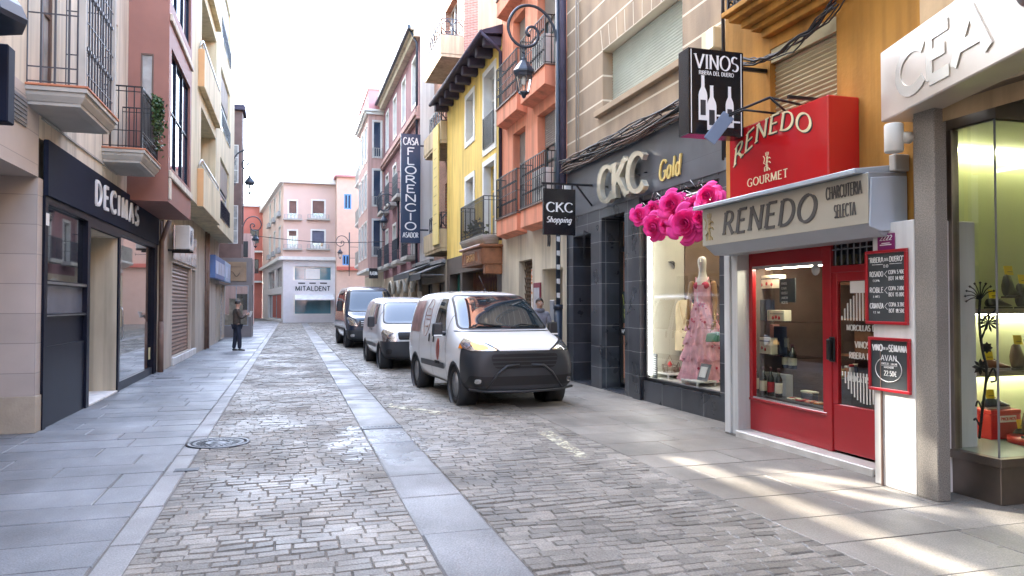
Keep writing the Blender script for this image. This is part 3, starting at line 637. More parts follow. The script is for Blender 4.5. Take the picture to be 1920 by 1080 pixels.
# ivy hanging on the balcony rail
m = MB(); rnd = random.Random(3)
ya, yb = b2[0]+.75, b2[1]-.15
for k in range(900):
    a = rnd.gauss((ya+yb)/2, .30); z = floor_z+1.15-abs(rnd.gauss(0, .40))*(1.0 if rnd.random() < .8 else .6)+rnd.uniform(-.05, .05); d = .63+abs(rnd.gauss(0, .05))+.02
    if not (ya-.1 < a < yb+.1) or z < floor_z+.05: continue
    p = F(a, d, z); u = Vector((rnd.gauss(0, 1), rnd.gauss(0, 1), rnd.gauss(0, 1))).normalized()*rnd.uniform(.025, .05); v = u.cross(Vector((rnd.gauss(0, 1), rnd.gauss(0, 1), rnd.gauss(0, 1)))).normalized()*rnd.uniform(.018, .035)
    m.quad(p-u, p-v*.8, p+u, p+v*.8)
M_leaf = mat('ivy_leaf', (.035, .075, .02), .5, 0, island=.6)
tag(m.build('ivy_plant', M_leaf), 'dark green ivy trailing over the black rail of the second balcony on the left', 'plant')
# red-brown bay
XB = -2.32; yb0 = yy(313, XB)-.0; yb1 = yy(356, XB); zb0 = 3.62
FB = FL(XB); FBs = FS(yb0)
m = MB(); hb = [(yb0+.30, yb1-.25, 4.35, 6.75), (yb0+.30, yb1-.25, 7.65, 10.0)]
wall(m, FB, yb0, yb1, zb0, 12.4, hb, .12)
hs_ = [(XL+.22, XL+.45, 4.5, 6.5), (XL+.22, XL+.45, 7.8, 9.9)]
wall(m, FBs, XL+.001, XB, zb0, 12.4, hs_, .06); wall(m, FS(yb1), XL+.001, XB, zb0, 12.4)
m.quad((XL, yb0, zb0), (XB, yb0, zb0), (XB, yb1, zb0), (XL, yb1, zb0)); m.quad((XL, yb0, 12.4), (XB, yb0, 12.4), (XB, yb1, 12.4), (XL, yb1, 12.4))
bay = m.build('bay', M_brownbay, h1)
for h in hb: window(bay, FB, h, M_navy, M_bglass, .1, 2, 1, .05)
for h in hs_: window(bay, FBs, h, M_bframe, M_cglass, .05, 0, 0, .025)
m = MB()
for z in (4.1, 7.2, 10.35): m.fbox(FB, yb0+.03, yb1-.03, .002, .05, z, z+.14); m.build('bay_trim', M_cream2, bay, bevel=.01); m = MB()
m.fbox(FB, yb0+.03, yb0+.2, .002, .04, zb0+.05, 4.09); m.build('bay_trim', M_cream2, bay, bevel=.01)
# navy shop front
m = MB(); hz = 3.0
m.fbox(F, shopY0, shopY1, .0, .06, hz, 3.72); sg = thing('shop_sign', 'long navy fascia board with white block letters over the sports shop on the left', 'shop sign', (XL, shopY0, 3)); m.build('board', M_navyfascia, sg, bevel=.006)
m = MB(); ya, yb_ = yy(177, XL+.07), yy(257, XL+.07); za = zz(177, 390, XL+.07); 
letters(m, 'DECIMAS', (XL+.0605, ya, 3.20), (0, 1, 0), (0, 0, 1), .36, .15, .15, .03, sp=.46, nib=0, fit=yb_-ya); m.build('lettering', M_letterw, sg)
m = MB()
def col(a0, a1, z0=0, z1=hz, d0=-.12, d1=.03): m.fbox(F, a0, a1, d0, d1, z0, z1)
col(shopY0, yw[0]); col(yw[1]-.16, yw[1]); col(yw[4]-.12, yw[4]+.02, 0, hz, -.5, .03); col(yw[5], shopY1)
m.fbox(F, yw[0], yw[1]-.16, -.12, .0, 0, 1.02); m.fbox(F, yw[0], yw[1]-.16, -.12, .005, 1.02, 1.05); m.fbox(F, yw[0], yw[1]-.16, -.12, .01, 1.43, 1.48)
m.fbox(F, yw[0], yw[1]-.16, -.12, .015, 1.86, 1.92); m.fbox(F, yw[4]+.02, yw[5], -.12, .0, 0, .16); m.fbox(F, yw[4]+.02, yw[5], -.12, .03, 2.9, hz); m.fbox(F, yw[0], yw[1]-.16, -.12, .03, 2.9, hz)
m.fbox(F, yw[1], yw[4]-.12, -.12, .03, 2.82, hz)
sf = m.build('shopfront', M_navy, h1)
m = MB(); m.fbox(F, yw[0], yw[1]-.16, .016, .022, 1.873, 1.905); m.fbox(F, yw[0], yw[1]-.16, .011, .016, 1.445, 1.46); m.build('trim_strip', M_steel, sf)
m = MB(); m.quad(F(yw[0], -.04, 1.92), F(yw[1]-.16, -.04, 1.92), F(yw[1]-.16, -.04, 2.9), F(yw[0], -.04, 2.9)); m.build('display_glass', M_dglass, sf); m = MB(); m.quad(F(yw[4]+.02, -.04, .16), F(yw[5], -.04, .16), F(yw[5], -.04, 2.9), F(yw[4]+.02, -.04, 2.9)); m.build('display_glass', M_dglass, sf)
m = MB(); m.quad(F(yw[0], -.04, 1.48), F(yw[1]-.16, -.04, 1.48), F(yw[1]-.16, -.04, 1.86), F(yw[0], -.04, 1.86)); m.build('frosted_panel', mat('frosted_navy', (.12, .13, .16), .25, .15, 2), sf)
m = MB(); m.quad(F(yw[0], -.03, 1.05), F(yw[1]-.16, -.03, 1.05), F(yw[1]-.16, -.03, 1.43), F(yw[0], -.03, 1.43)); m.build('lower_panel', M_navy, sf)
# recessed doorway with pale lining
m = MB(); a0, a1 = yw[1], yw[4]-.12
m.quad(F(a1-.001, -1.5, 0), F(a1-.001, 0, 0), F(a1-.001, 0, 2.82), F(a1-.001, -1.5, 2.82)); m.quad(F(a0, -1.5, 0), F(a1, -1.5, 0), F(a1, -1.5, 2.82), F(a0, -1.5, 2.82))
m.quad(F(a0, -1.5, 2.81), F(a1, -1.5, 2.81), F(a1, 0, 2.81), F(a0, 0, 2.81)); m.quad(F(a0+.001, -1.5, 0), F(a0+.001, 0, 0), F(a0+.001, 0, 2.82), F(a0+.001, -1.5, 2.82)); m.build('doorway_lining', M_lightcream, sf)
m = MB(); m.fbox(F, a1-.55, a1-.5, -1.4, -.35, 0, 2.8); m.fbox(F, a0+.3, a1-.1, -1.45, -1.4, .0, 2.3); m.build('door', M_navy, sf)
m = MB(); m.fbox(F, a0, a1, -1.5, .03, .0, .035); m.build('doorstep', M_white2, sf, bevel=.006)
# downpipe at the shop end
m = MB(); m.tube([F(shopY1+.12, .1, 0.05), F(shopY1+.12, .1, 3.1), F(shopY1+.2, .25, 3.6)], .055, 10); m.tube([F(shopY1+.12, .1, 0), F(shopY1+.12, .1, 1.2)], .068, 10); m.tube([F(shopY1+.3, .06, 0), F(shopY1+.3, .06, 3.6)], .025, 8); m.build('downpipe', M_rust, h1)
# ---------------- cream apartment house beyond
XC = -2.40; FC = FL(XC); y2a, y2b = Y1L+.01, yy(437, XC)
h2 = thing('apartment_house', 'tall cream apartment house with box balconies over a brown roller shutter', 'house', (XL, y2a, 0))
fz_ = [4.3, 7.5, 10.7]; top2 = 20  # front wall carried up out of view to shade the facades opposite
lg = (yy(374, XC), yy(402, XC)); wn = (yy(411, XC), yy(428, XC))
holes = [(lg[0], lg[1], z+.95 if 0 else z+.12, z+2.75, .62) for z in fz_]+[(wn[0], wn[1], z+.35, z+2.5, .18) for z in fz_]
m = MB(); wall(m, FC, y2a+.0, y2b, fz_[0]-.05, top2, holes, .18)
m.quad((XL-.2, y2a, 4.25), (XC, y2a, 4.25), (XC, y2b, 4.25), (XL-.2, y2b, 4.25)); wall(m, FS(y2b), XL, XC, 4.25, top2)
m.build('upper_wall', M_cream, h2)
gw = [(XL+.16, XC-.22, z+1.3, z+2.5, .08) for z in fz_]; m = MB(); wall(m, FS(y2a), XL, XC, 4.25, top2, gw); m.build('gable_return', M_creamshade, h2)  # side facing the camera coloured as shaded cream
for g_ in gw: window(h2, FS(y2a), g_, M_wframe, M_cglass, .07, 0, 3, .03)
for z in fz_:
    b = MB(); b.fbox(FC, lg[0]-.75, lg[1]+.02, .002, .16, z-.10, z+.92); bb = b.build('balcony', M_cream, h2, bevel=.01)
    b = MB(); b.fbox(FC, lg[0]-.754, lg[0]-.75, .004, .158, z-.09, z+.91); b.build('end_shade', M_creamshade, bb)  # thin panel added to carry the shade colour on the balcony end
    b = MB(); b.tube([FC(lg[0]-.7, .02, z+.92), FC(lg[0]-.7, .08, z+1.12), FC(lg[0]-.6, .10, z+1.16), FC(lg[1]-.1, .10, z+1.16), FC(lg[1]-.0, .08, z+1.1), FC(lg[1], .05, z+.92)], .028, 8); b.tube([FC(lg[0]-.6, .10, z+1.03), FC(lg[1]-.1, .10, z+1.03)], .02, 8); b.build('handrail', M_alu, bb)
    window(h2, FC, (lg[0]+.2, lg[1]-.2, z+.13, z+2.6), M_wframe, M_cglass, .60, 1, 1, .06)
    window(h2, FC, (wn[0], wn[1], z+.35, z+2.5), M_wframe, M_bglass, .15, 0, 1, .06, blind=.45, blindm=M_white)
    railing(h2, FC, wn[0]+.05, wn[1]-.05, .03, z+.36, z+.95, M_navy, .14, .008, sides=False)
shell(h2, M_cream, XL, y2a, y2b, 11.4, 8, z0=0, sgn=-1, eave=-.1, rise=.05)
XG = -2.98; FG = FL(XG); q = lambda p: yy(p, XG)
shut = (q(323), q(358), .22, 2.72); dr = (q(359.5), q(366), .02, 2.7)
m = MB(); wall(m, FG, y2a, y2b, 0, 4.25, [shut+(.12,), dr+(.2,), (q(404), q(410), .05, 2.5, .2), (q(414), q(421), .05, 2.5, .2)]); m.build('ground_floor_wall', M_plinth if 0 else mat('beige_render', (.50, .43, .35), .8, .1, 1.5, .1, 30, grime=.25, streak=True), h2)
m = MB(); n = 24; hh = (shut[3]-shut[2])/n
for k in range(n):
    z = shut[2]+k*hh
    m.quad(FG(shut[0], -.1, z), FG(shut[1], -.1, z), FG(shut[1], -.07, z+hh*.45), FG(shut[0], -.07, z+hh*.45)); m.quad(FG(shut[0], -.07, z+hh*.45), FG(shut[1], -.07, z+hh*.45), FG(shut[1], -.1, z+hh), FG(shut[0], -.1, z+hh))
m.build('roller_shutter', mat('brown_shutter', (.21, .125, .085), .45, .1, 2), h2)
m = MB(); m.fbox(FG, shut[0]-.05, dr[1]+.05, -.05, .05, .0, .2); m.build('shutter_sill', M_white, h2, bevel=.01)
m = MB(); m.fbox(FG, dr[0], dr[1], -.18, -.12, .02, 2.7); m.build('side_door', M_navy, h2)
m = MB(); m.fbox(FG, shut[0]-.05, dr[1]+.05, .01, .03, 2.8, 3.7); m.build('sign_panel', mat('smoked_panel', (.42, .36, .32), .1, .15, 2, spec=.8), h2)
for (p0, p1) in ((404, 410), (414, 421)):
    s = MB(); s.fbox(FG, q(p0), q(p1), -.18, -.14, .05, 2.5)
    for k in range(14): s.fbox(FG, q(p0)+.05, q(p1)-.05, -.139, -.12, .2+k*.16, .3+k*.16)
    s.build('shop_shutter', mat('pale_shutter', (.5, .5, .52), .5, .1, 2), h2)
m = MB()
for p in (382, 386): m.tube([FG(q(p), .07, 0), FG(q(p), .07, 4.2)], .06 if p == 386 else .04, 8)
m.build('downpipe', M_rust, h2)
for i, (p0, p1, lb) in enumerate(((392, 411, 'blue and white box sign over the first pale shop door beyond the roller shutter'), (412.5, 423, 'paler blue box sign farther along, over the second pale shop door'))):
    s = MB(); s.fbox(FG, q(p0), q(p1), .02, .22, 2.62, 3.5); sg = thing('shop_sign', lb, 'shop sign', tuple(FG(q(p0), 0, 2.6))); s.build('box', mat('sign_blue', (.10, .19, .42), .4, .1, 2) if i == 0 else mat('sign_paleblue', (.42, .52, .66), .4, .1, 2), sg, bevel=.01)
    s = MB(); s.fbox(FG, q(p0)+.1, q(p1)-.1, .221, .226, 2.8, 3.3); s.build('face_panel', mat('sign_face', (.5, .58, .72), .35, .4, 1.5), sg)
# air conditioner under the bay
def aircon(F, a0, d0, z0, label, w=.8, h=.56, dp=.3, group=None):
    t = thing('air_conditioner', label, 'air conditioner', tuple(F(a0, d0, z0)), group)
    m = MB(); m.fbox(F, a0, a0+w, d0, d0+dp, z0, z0+h); m.build('casing', M_ac, t, bevel=.012)
    m = MB(); c = F(a0+w*.4, d0+dp+.003, z0+h/2)
    for r in (.05, .1, .15, .2): m.tube([c+F.u*r*math.cos(k*.5236)+Vector((0, 0, r*math.sin(k*.5236))) for k in range(13)], .006, 4)
    for k in range(4): m.bar(c-F.u*.2*math.cos(k*.785)-Vector((0, 0, .2*math.sin(k*.785))), c+F.u*.2*math.cos(k*.785)+Vector((0, 0, .2*math.sin(k*.785))), .006)
    m.build('fan_guard', M_galv, t)
    m = MB(); m.fbox(F, a0+.05, a0+.09, 0, d0+dp, z0-.05, z0-.003); m.build('bracket', M_black, t); m = MB(); m.fbox(F, a0+w-.09, a0+w-.05, 0, d0+dp, z0-.05, z0-.003); m.build('bracket', M_black, t)
    return t
aircon(FL(XL), yy(352, -2.5), .25, 3.0, 'boxy air conditioner hung under the jetty above the brown roller shutter', .85, .6, .33)
# ---------------- brown glazed house with corner shop farther down
y3a = gnd(450, 632)[1]; y3b = y3a+1.7; XD = -2.36; FD = FL(XD); FDs = FS(y3a)
h3 = thing('brown_house', 'narrow brown timber-glazed house rising above the small corner shop on the left', 'house', (XL, y3a, 0))
m = MB(); hh_ = [(XD-.62, XD-.16, z, z+1.9) for z in (4.6, 7.6)]; wall(m, FDs, XL-1, XD, 3.9, 11.2, hh_, .08)
h2_ = [(y3a+.3+k*1.2, y3a+1.3+k*1.2, z, z+2) for k in range(1) for z in (4.6, 7.6)]; wall(m, FD, y3a, y3b, 3.9, 11.2, h2_, .08)
m.quad((XL-1, y3a, 3.9), (XD, y3a, 3.9), (XD, y3b, 3.9), (XL-1, y3b, 3.9)); m.build('glazed_gallery', mat('brown_timber', (.16, .095, .08), .6, .15, 3), h3)
for h in hh_: window(h3, FDs, h, M_wframe, M_cglass, .06, 0, 2, .04)
for h in h2_: window(h3, FD, h, M_bframe, M_bglass, .06, 0, 1, .04)
m = MB(); m.box(XL-1.2, XD+.13, y3a-.25, y3b, 11.2, 11.45); m.build('cornice', M_eave, h3)
shell(h3, M_cream, XL-.5, y3a+.3, y3b, 11.4, 6, sgn=-1, eave=0)
XE = gnd(471, 632)[0]
m = MB(); hw = (XL-.1, XE-.15, .55, 2.55); wall(m, FDs, XL-.6, XE, 0, 3.9, [(hw[0], hw[1], hw[2], hw[3])], .1); wall(m, FL(XE), y3a, y3b, 0, 3.9, [(y3a+.4, y3a+1.4, .5, 2.6)], .15); m.quad((XL, y3a, 3.9), (XE, y3a, 3.9), (XE, y3b, 3.9), (XL, y3b, 3.9))
m.build('shop_wall', mat('grey_brown_panel', (.20, .17, .16), .5, .1, 2), h3)
window(h3, FDs, hw, M_galv, M_glassr, .06, 1, 0, .04, name='shop_window')
window(h3, FL(XE), (y3a+.4, y3a+1.4, .5, 2.6), M_galv, M_dglass, .1, 1, 0, .05, name='shop_window')
m = MB(); m.box(hw[0], hw[1], y3a+.5, y3a+.9, .55, 1.1); m.box(hw[0]+.2, hw[1]-.3, y3a+.6, y3a+.8, 1.1, 1.9); m.build('display', mat('shop_display', (.45, .36, .28), .7, .5, 3), h3)
s = thing('shop_sign', 'tan wooden sign board above the corner shop window behind the standing man', 'shop sign', (XL, y3a, 2.7)); m = MB(); m.box(XL-.05, XE-.25, y3a-.06, y3a-.002, 2.75, 3.7); m.build('board', mat('tan_board', (.30, .20, .12), .6, .2, 2), s, bevel=.01)
m = MB(); m.tube([(XL+.15+.5*t_, y3a-.065, 3.1+.12*math.sin(t_*7)) for t_ in [k/12 for k in range(13)]], .018, 5); m.bar((XL+.15, y3a-.065, 3.45), (XL+.7, y3a-.065, 3.45), .04, .02); m.build('emblem', M_bframe, s)

h3b = thing('sun_blocker', 'tall unseen block added behind the brown glazed house to keep sun off the street', 'house', (-9, 44, 0))
m = MB(); m.box(-18, -7.8, 52.6, 100, 0, 32); m.build('far_sun_block', M_cream2, h3b); m = MB(); m.box(-14, -4.1, 32.2, 52, 0, 22); m.build('wall', M_cream2, h3b); m = MB(); m.box(-14.2, -4.0, 32.1, 52.2, 22, 22.4); m.build('roof', M_tileroof, h3b)  # unseen blocks added to keep the sun off the far street
for (nm_, lb_, x0_, x1_, ya9, yb9, zz9, mt9) in (('rear_house', 'cream house on the left behind the viewpoint', -11, XL, -26, Y0L-.02, 8.5, M_cream2), ('rear_house', 'beige house on the right behind the viewpoint', 5.3, 13, -26, -2.05, 9, mat('rear_beige', (.36, .34, .31), .85, .1)), ('rear_house', 'pale house closing the street far behind the viewpoint', -12, 14, -40, -32, 13, M_pink)):
    hr = thing(nm_, lb_, 'house', (x0_, ya9, 0)); m = MB(); m.box(x0_, x1_, ya9, yb9, 0, zz9); m.build('wall', mt9, hr); m = MB(); m.box(x0_-.3, x1_+.3, ya9-.0, yb9+.0, zz9+.003, zz9+.4); m.build('roof', M_tileroof, hr)
    for k in range(5):
        for z in (.3, 3.9, 7.2):
            m = MB()
            if lb_.startswith('pale'): m.box(-9+k*4.4, -7.4+k*4.4, yb9, yb9+.06, z, z+2.3)
            else:
                xs = x1_ if x1_ < 0 else x0_; yk = ya9+2.5+k*4.6
                m.box(xs-.05, xs+.05, yk, yk+1.5, z, z+2.3)
            m.build('window', M_dglass, hr)
# added unseen screen over the cream house for shade, slots shaped to cast sun slips
def to_wall(p, X=XL):
    t = (X-p[0])/sdir.x; return (X, p[1]+sdir.y*t, p[2]+sdir.z*t)
def streak(s0, s1, s2, s3): return [(*gnd(*q), 0.0) for q in (s0, s1, s2, s3)]
slips = [streak((1243, 825), (1330, 834), (1540, 880), (1400, 864)), streak((1312, 853), (1420, 866), (1700, 922), (1540, 905)),
         streak((1392, 884), (1500, 900), (1830, 972), (1640, 940)), streak((1830, 940), (1890, 960), (1990, 1020), (1930, 1000)),
         [(5.04, 5.12, .02), (5.04, 5.36, .02), (5.04, 5.36, .75), (5.04, 5.12, .98)]]
def inside(p, poly):
    c = False; n = len(poly)
    for i in range(n):
        (x0, y0), (x1, y1) = poly[i], poly[(i+1) % n]
        if (y0 > p[1]) != (y1 > p[1]) and p[0] < (x1-x0)*(p[1]-y0)/(y1-y0)+x0: c = not c
    return c
XSC = XL-.05; polys = [[to_wall(p, XSC)[1:] for p in q_] for q_ in slips]
ya_, yb_, za_, zb_ = 13.0, 18.4, 8.95, 11.6
m = MB()
for a0, a1, c0, c1 in ((Y0L-22, ya_, za_, 16.8), (yb_, Y1L, za_, 17.5), (ya_, yb_, zb_, 17.2)): m.quad((XSC, a0, c0), (XSC, a1, c0), (XSC, a1, c1), (XSC, a0, c1))
st = .045; ny, nz = int((yb_-ya_)/st), int((zb_-za_)/st); sy, sz = (yb_-ya_)/ny, (zb_-za_)/nz
for j in range(nz):
    run = None
    for i in range(ny+1):
        hole = i < ny and any(inside((ya_+(i+.5)*sy, za_+(j+.5)*sz), P) for P in polys)
        if run is None and not hole and i < ny: run = i
        if run is not None and (hole or i == ny):
            m.quad((XSC, ya_+run*sy, za_+j*sz), (XSC, ya_+i*sy, za_+j*sz), (XSC, ya_+i*sy, za_+(j+1)*sz), (XSC, ya_+run*sy, za_+(j+1)*sz)); run = None
m.build('sun_slot_screen', M_cream2, h1)
# small things on the navy shop front
m = MB(); m.fbox(F, shopY0+.03, shopY0+.16, .031, .034, 2.62, 2.78); m.build('white_sticker', M_paper, sf)
m = MB(); m.tube([F(yw[4]-.06, .06, .95), F(yw[4]-.06, .09, 1.0), F(yw[4]-.06, .09, 1.5), F(yw[4]-.06, .06, 1.55)], .014, 6); m.build('pull_handle', M_steel, sf)
m = MB(); m.fbox(F, yw[5]-.28, yw[5]-.06, -.036, -.034, .35, .62); m.build('window_notice', mat('notice_yellow', (.6, .55, .3), .6), sf)
# ================================================================ right side
# ---------------- shoe shop house (nearest)
XP = 5.03; XW = 5.44; FP = FR(XP); FW = FR(XW)
yp0, yp1 = yy(1755, XP), yy(1713, XP); yc = yy(1869, XW); YB = 8.22      # boundary to the slate shop
h4 = thing('shoe_shop_house', 'cream plastered house whose ground floor is a granite and bronze shoe shop', 'house', (XW, yp0, 0))
m = MB(); wall(m, FR(5.12), -2.0, yp1-.01, 3.1, 12.5); m.quad((5.12, yp1-.01, 3.27), (12, yp1-.01, 3.27), (12, yp1-.01, 12.5), (5.12, yp1-.01, 12.5)); m.quad((5.12, -2, 12.5), (12, -2, 12.5), (12, yp1, 12.5), (5.12, yp1, 12.5)); m.build('upper_wall', mat('sand_stucco', (.58, .42, .24), .85, .12, 1.5, .2, 16, grime=.25, streak=True), h4)
m = MB(); XPe = ony(1779, 540, yp0)[0]; m.box(XP, XPe, yp0, yp1-.012, 0, 3.25); m.build('pilaster', M_granite, h4, bevel=.008)
m = MB(); ys = yy(1781, XW)
m.box(XW-.02, 8.2, yc-.03, ys, .0, .30); m.build('plinth', M_bronze, h4, bevel=.004)
m = MB(); m.box(XW-.045, 8.2, yc-.055, ys+.02, .302, .372); m.box(XW-.03, XW+.05, ys-.06, ys, .372, 3.1); m.box(XW-.02, 8.2, yc-.03, ys, 3.1, 3.25)
m.build('window_frame', M_bronze, h4, bevel=.004)
m = MB(); m.box(XPe+.003, XW+.1, ys+.022, ys+.10, 0, 3.25); m.build('jamb', M_bronze, h4)
m = MB(); m.quad((XW, yc, .372), (XW, ys-.06, .372), (XW, ys-.06, 3.1), (XW, yc, 3.1)); pane = m.build('display_glass', M_glassr, h4)
m = MB(); m.quad((XW, yc, .372), (8.2, yc, .372), (8.2, yc, 3.1), (XW, yc, 3.1)); m.build('display_glass', M_glassr, h4)
m = MB(); m.box(XW-.006, XW+.006, yc-.006, yc+.006, .372, 3.1); m.build('glass_joint', M_galv, h4)
M_shopwall = mat('pale_green_wall', (.57, .60, .34), .6, .04, 1)
YK = 5.62; m = MB()
for Q in (((XW+.01, YK, .372), (8.2, YK, .372), (8.2, YK, 3.09), (XW+.01, YK, 3.09)), ((8.2, yc, .372), (8.2, YK, .372), (8.2, YK, 3.09), (8.2, yc, 3.09)), ((XW+.06, ys, .372), (XW+.06, YK, .372), (XW+.06, YK, 3.09), (XW+.06, ys, 3.09)), ((XW, yc, 3.09), (8.2, yc, 3.09), (8.2, YK, 3.09), (XW, YK, 3.09))): m.quad(*Q)
m.build('display_lining', M_shopwall, h4)
m = MB(); m.quad((XW, yc, .376), (8.2, yc, .376), (8.2, YK, .376), (XW, YK, .376)); m.build('display_floor', mat('display_floor', (.32, .40, .34), .3, .05), h4)
m = MB(); m.box(5.2, 8.3, YK+.01, 8.2, 0, .02); m.build('back_floor', M_grout, h4)
M_led = mat('led_strip', (1, .95, .70), .5, 0, emit=3.6)
m = MB(); m.box(5.6, 8.1, YK-.06, YK-.02, 3.05, 3.085); m.build('ceiling_lamp', M_led, h4)
shz = [1.56, 1.0]
for z in shz:
    m = MB(); m.prism([(XW+.17, YK, z), (XW+.17, YK-.22, z), (XW+.42, YK-.42, z), (8.1, YK-.42, z), (8.1, YK, z)], (0, 0, -.045)); sh = m.build('shelf', M_bronze, h4, bevel=.003)
    m = MB(); m.box(XW+.25, 8.1, YK-.09, YK-.06, z-.062, z-.048); m.build('shelf_lamp', M_led, sh)
# CEA board: angled metal fascia
P0 = Vector((*[4.99], yy(1655, 4.99), 0)); dirn = Vector((math.sin(R(17.6)), math.cos(R(17.6)), 0)); nn = Vector((-math.cos(R(17.6)), math.sin(R(17.6)), 0))
FC_ = Fr((P0.x, P0.y, 0), -dirn, nn); zb_, zt_ = zz(1657, 228, 4.99), zz(1655, 97, 4.99)
def onp(px, py):
    d = ray(px, py); s_ = (P0-Vector((0, 0, 0))).dot(nn_p)/d.dot(nn_p); q_ = d*s_; return (q_-P0).dot(-dirn), CAMH+q_.z
nn_p = nn.copy()
t = thing('shop_sign', 'large brushed metal fascia with raised mirror letters over the shoe shop', 'shop sign', tuple(P0)); t.location.z = zb_; LOC[t.name] = Vector(t.location)
m = MB(); m.fbox(FC_, 0, 4.2, -.30, 0, zb_, zt_); m.build('board', mat('brushed_metal', (.62, .55, .47), .36, .1, 1.2, metal=.45, rvar=.08), t, bevel=.01)
m = MB(); aL, zL = onp(1684, 176); aR, _z = onp(1856, 100); hL = .35
letters(m, 'CEA', FC_(aL, .001, zb_+.13), FC_.u, (0, 0, 1), hL, .25, .25, .007, sp=.10, nib=0, fit=aR-aL); m.build('lettering', mat('polished_steel', (.74, .70, .62), .22, .08, 3, metal=.45), t)
m = MB(); c = FC_(2.02, .003, zb_+.42); m.lathe([(.19, 0), (.19, .012), (0, .012)], c, FC_.n, 28); m.build('emblem', M_steel, t)
m = MB(); m.box(8.21, 8.4, -2, YK, 0, 3.2); m.build('entrance_wall', mat('entrance_beige', (.52, .50, .38), .6, .1, 1), h4)
m = MB(); m.quad((5.0, -1, 3.24), (8.2, -1, 3.24), (8.2, yp0, 3.24), (5.0, yp0, 3.24)); m.build('soffit', M_bronze, h4)
# wall lamp under the board
cx = onx(1683, 260, 4.93); t = thing('wall_lamp', 'grey cylindrical wall spotlight beside the metal shoe shop fascia', 'wall lamp', (4.93, cx[0], cx[1]))
m = MB(); z0, z1 = zz(1683, 285, 4.93), zz(1683, 232, 4.93); m.lathe([(.001, 0), (.07, 0), (.075, .01), (.075, z1-z0-.01), (.07, z1-z0), (.001, z1-z0)], (4.91, cx[0]+.02, z0), n=24); m.build('shade', M_ac, t)
m = MB(); m.tube([(4.95, cx[0]-.02, (z0+z1)/2), (5.03, cx[0]-.03, (z0+z1)/2)], .05, 14); m.build('arm', M_ac, t)
# ---------------- ochre house with the red delicatessen
XR = 5.25; F5 = FR(XR); y5a, y5b = yp1, YB
h5 = thing('ochre_house', 'ochre stucco house with an olive blind above the red delicatessen front', 'house', (XR, y5a, 0))
bw = (yy(1573, XR), yy(1447, XR), 2.95, 4.52)
m = MB(); wall(m, F5, y5a+.002, y5b, 2.32, 12.2, [bw+(.16,), (bw[0], bw[1], 5.3, 7.6, .2), (bw[0], bw[1], 8.6, 10.9, .2)])
m.build('upper_wall', M_ochre, h5)
window(h5, F5, bw, M_bframe, M_dglass, .14, 1, 0, .05, blind=1.0, blindm=M_blindo)
m = MB(); m.fbox(F5, bw[0]+.006, bw[1]-.006, -.05, -.01, 4.36, 4.515); m.build('blind_box', M_blindo, h5)
for z in (5.3, 8.6): window(h5, F5, (bw[0], bw[1], z, z+2.3), M_bframe, M_cglass, .15, 1, 1, .06)
shell(h5, M_ochre, XR, YK+.04, y5b-.005, 12.2, 9, z0=2.3)
# cornice balcony at the top edge
yb0_, yb1_ = 5.6, yy(1372, 4.95); zbk = zz(1395, 92, 4.9)+.16
m = MB()
for k, (o, z0, z1) in enumerate(((.10, -.0, .09), (.18, .09, .15), (.26, .15, .24), (.36, .24, .31), (.42, .31, .37))): m.fbox(F5, yb0_-o*.3, yb1_-.42+o, .0, o, zbk+z0, zbk+z1-.002)
bl = m.build('balcony', M_ochre, h5, bevel=.006)
railing(bl, F5, yb0_, yb1_-.06, .36, zbk+.38, zbk+1.4, M_black, .12, .011, (.1,), scroll=True)
# shop front (recessed red joinery)
XF = 5.40; FF = FR(XF); z2 = 2.32; ya_, yb_ = yy(1638, XF)-.2, yy(1405, XF)
M_jamb = mat('grey_white_enamel', (.60, .61, .60), .4, .08, 2, grime=.3, streak=True)
m = MB(); m.box(XR-.02, XF+.1, yb_+.002, yb_+.13, 0, z2); m.box(XR-.04, XR+.03, yb_+.14, yb_+.26, 0, z2); m.build('jamb', M_jamb, h5, bevel=.006)
m = MB(); m.box(XR-.06, XF+.02, ya_, yb_, -.01, .075); m.build('doorstep', mat('marble_step', (.62, .60, .56), .35, .12, 3, grime=.3), h5, bevel=.008)
m = MB(); m.box(5.04, XF+.3, yp1+.0, yy(1640, 5.06), 0.0, z2); pw = m.build('white_panel', M_white, h5, bevel=.006)
m = MB(); m.box(5.02, 5.04, yy(1650, 5.03), yy(1652, 5.03)+.004, 0, 1.25); m.build('panel_joint', M_rust, h5)
m = MB(); m.quad((XR, ya_, z2), (XR, yb_+.3, z2), (XF+.5, yb_+.3, z2), (XF+.5, ya_, z2)); m.build('lintel', M_jamb, h5)
yv = yy(1549, XF); yd0, yd1 = ya_, yy(1556, XF)
zs, zh = .47, 2.06
m = MB()
m.fbox(FF, yv, yb_, -.05, .0, .078, zs-.03); m.fbox(FF, yv-.02, yb_+.0, -.05, .02, zs-.03, zs); m.fbox(FF, yb_-.07, yb_, -.05, .01, zs, z2-.005); m.fbox(FF, yv-.02, yv+.05, -.05, .012, zs, z2-.005); m.fbox(FF, yv+.05, yb_-.07, -.05, .008, zh, z2-.005)
jn = m.build('shop_window', M_red, h5, bevel=.006)
m = MB(); m.fbox(FF, yv+.05, yb_-.07, -.012, .004, zh-.035, zh); m.build('bead', M_alu, jn); m = MB(); m.fbox(FF, yv+.05, yb_-.07, -.012, .006, zs, zs+.018); m.build('bead', M_alu, jn)
m = MB(); m.quad(FF(yv+.05, -.02, zs), FF(yb_-.07, -.02, zs), FF(yb_-.07, -.02, zh), FF(yv+.05, -.02, zh)); m.build('pane', M_glassr, jn)
dz0, dz1 = .10, 1.93
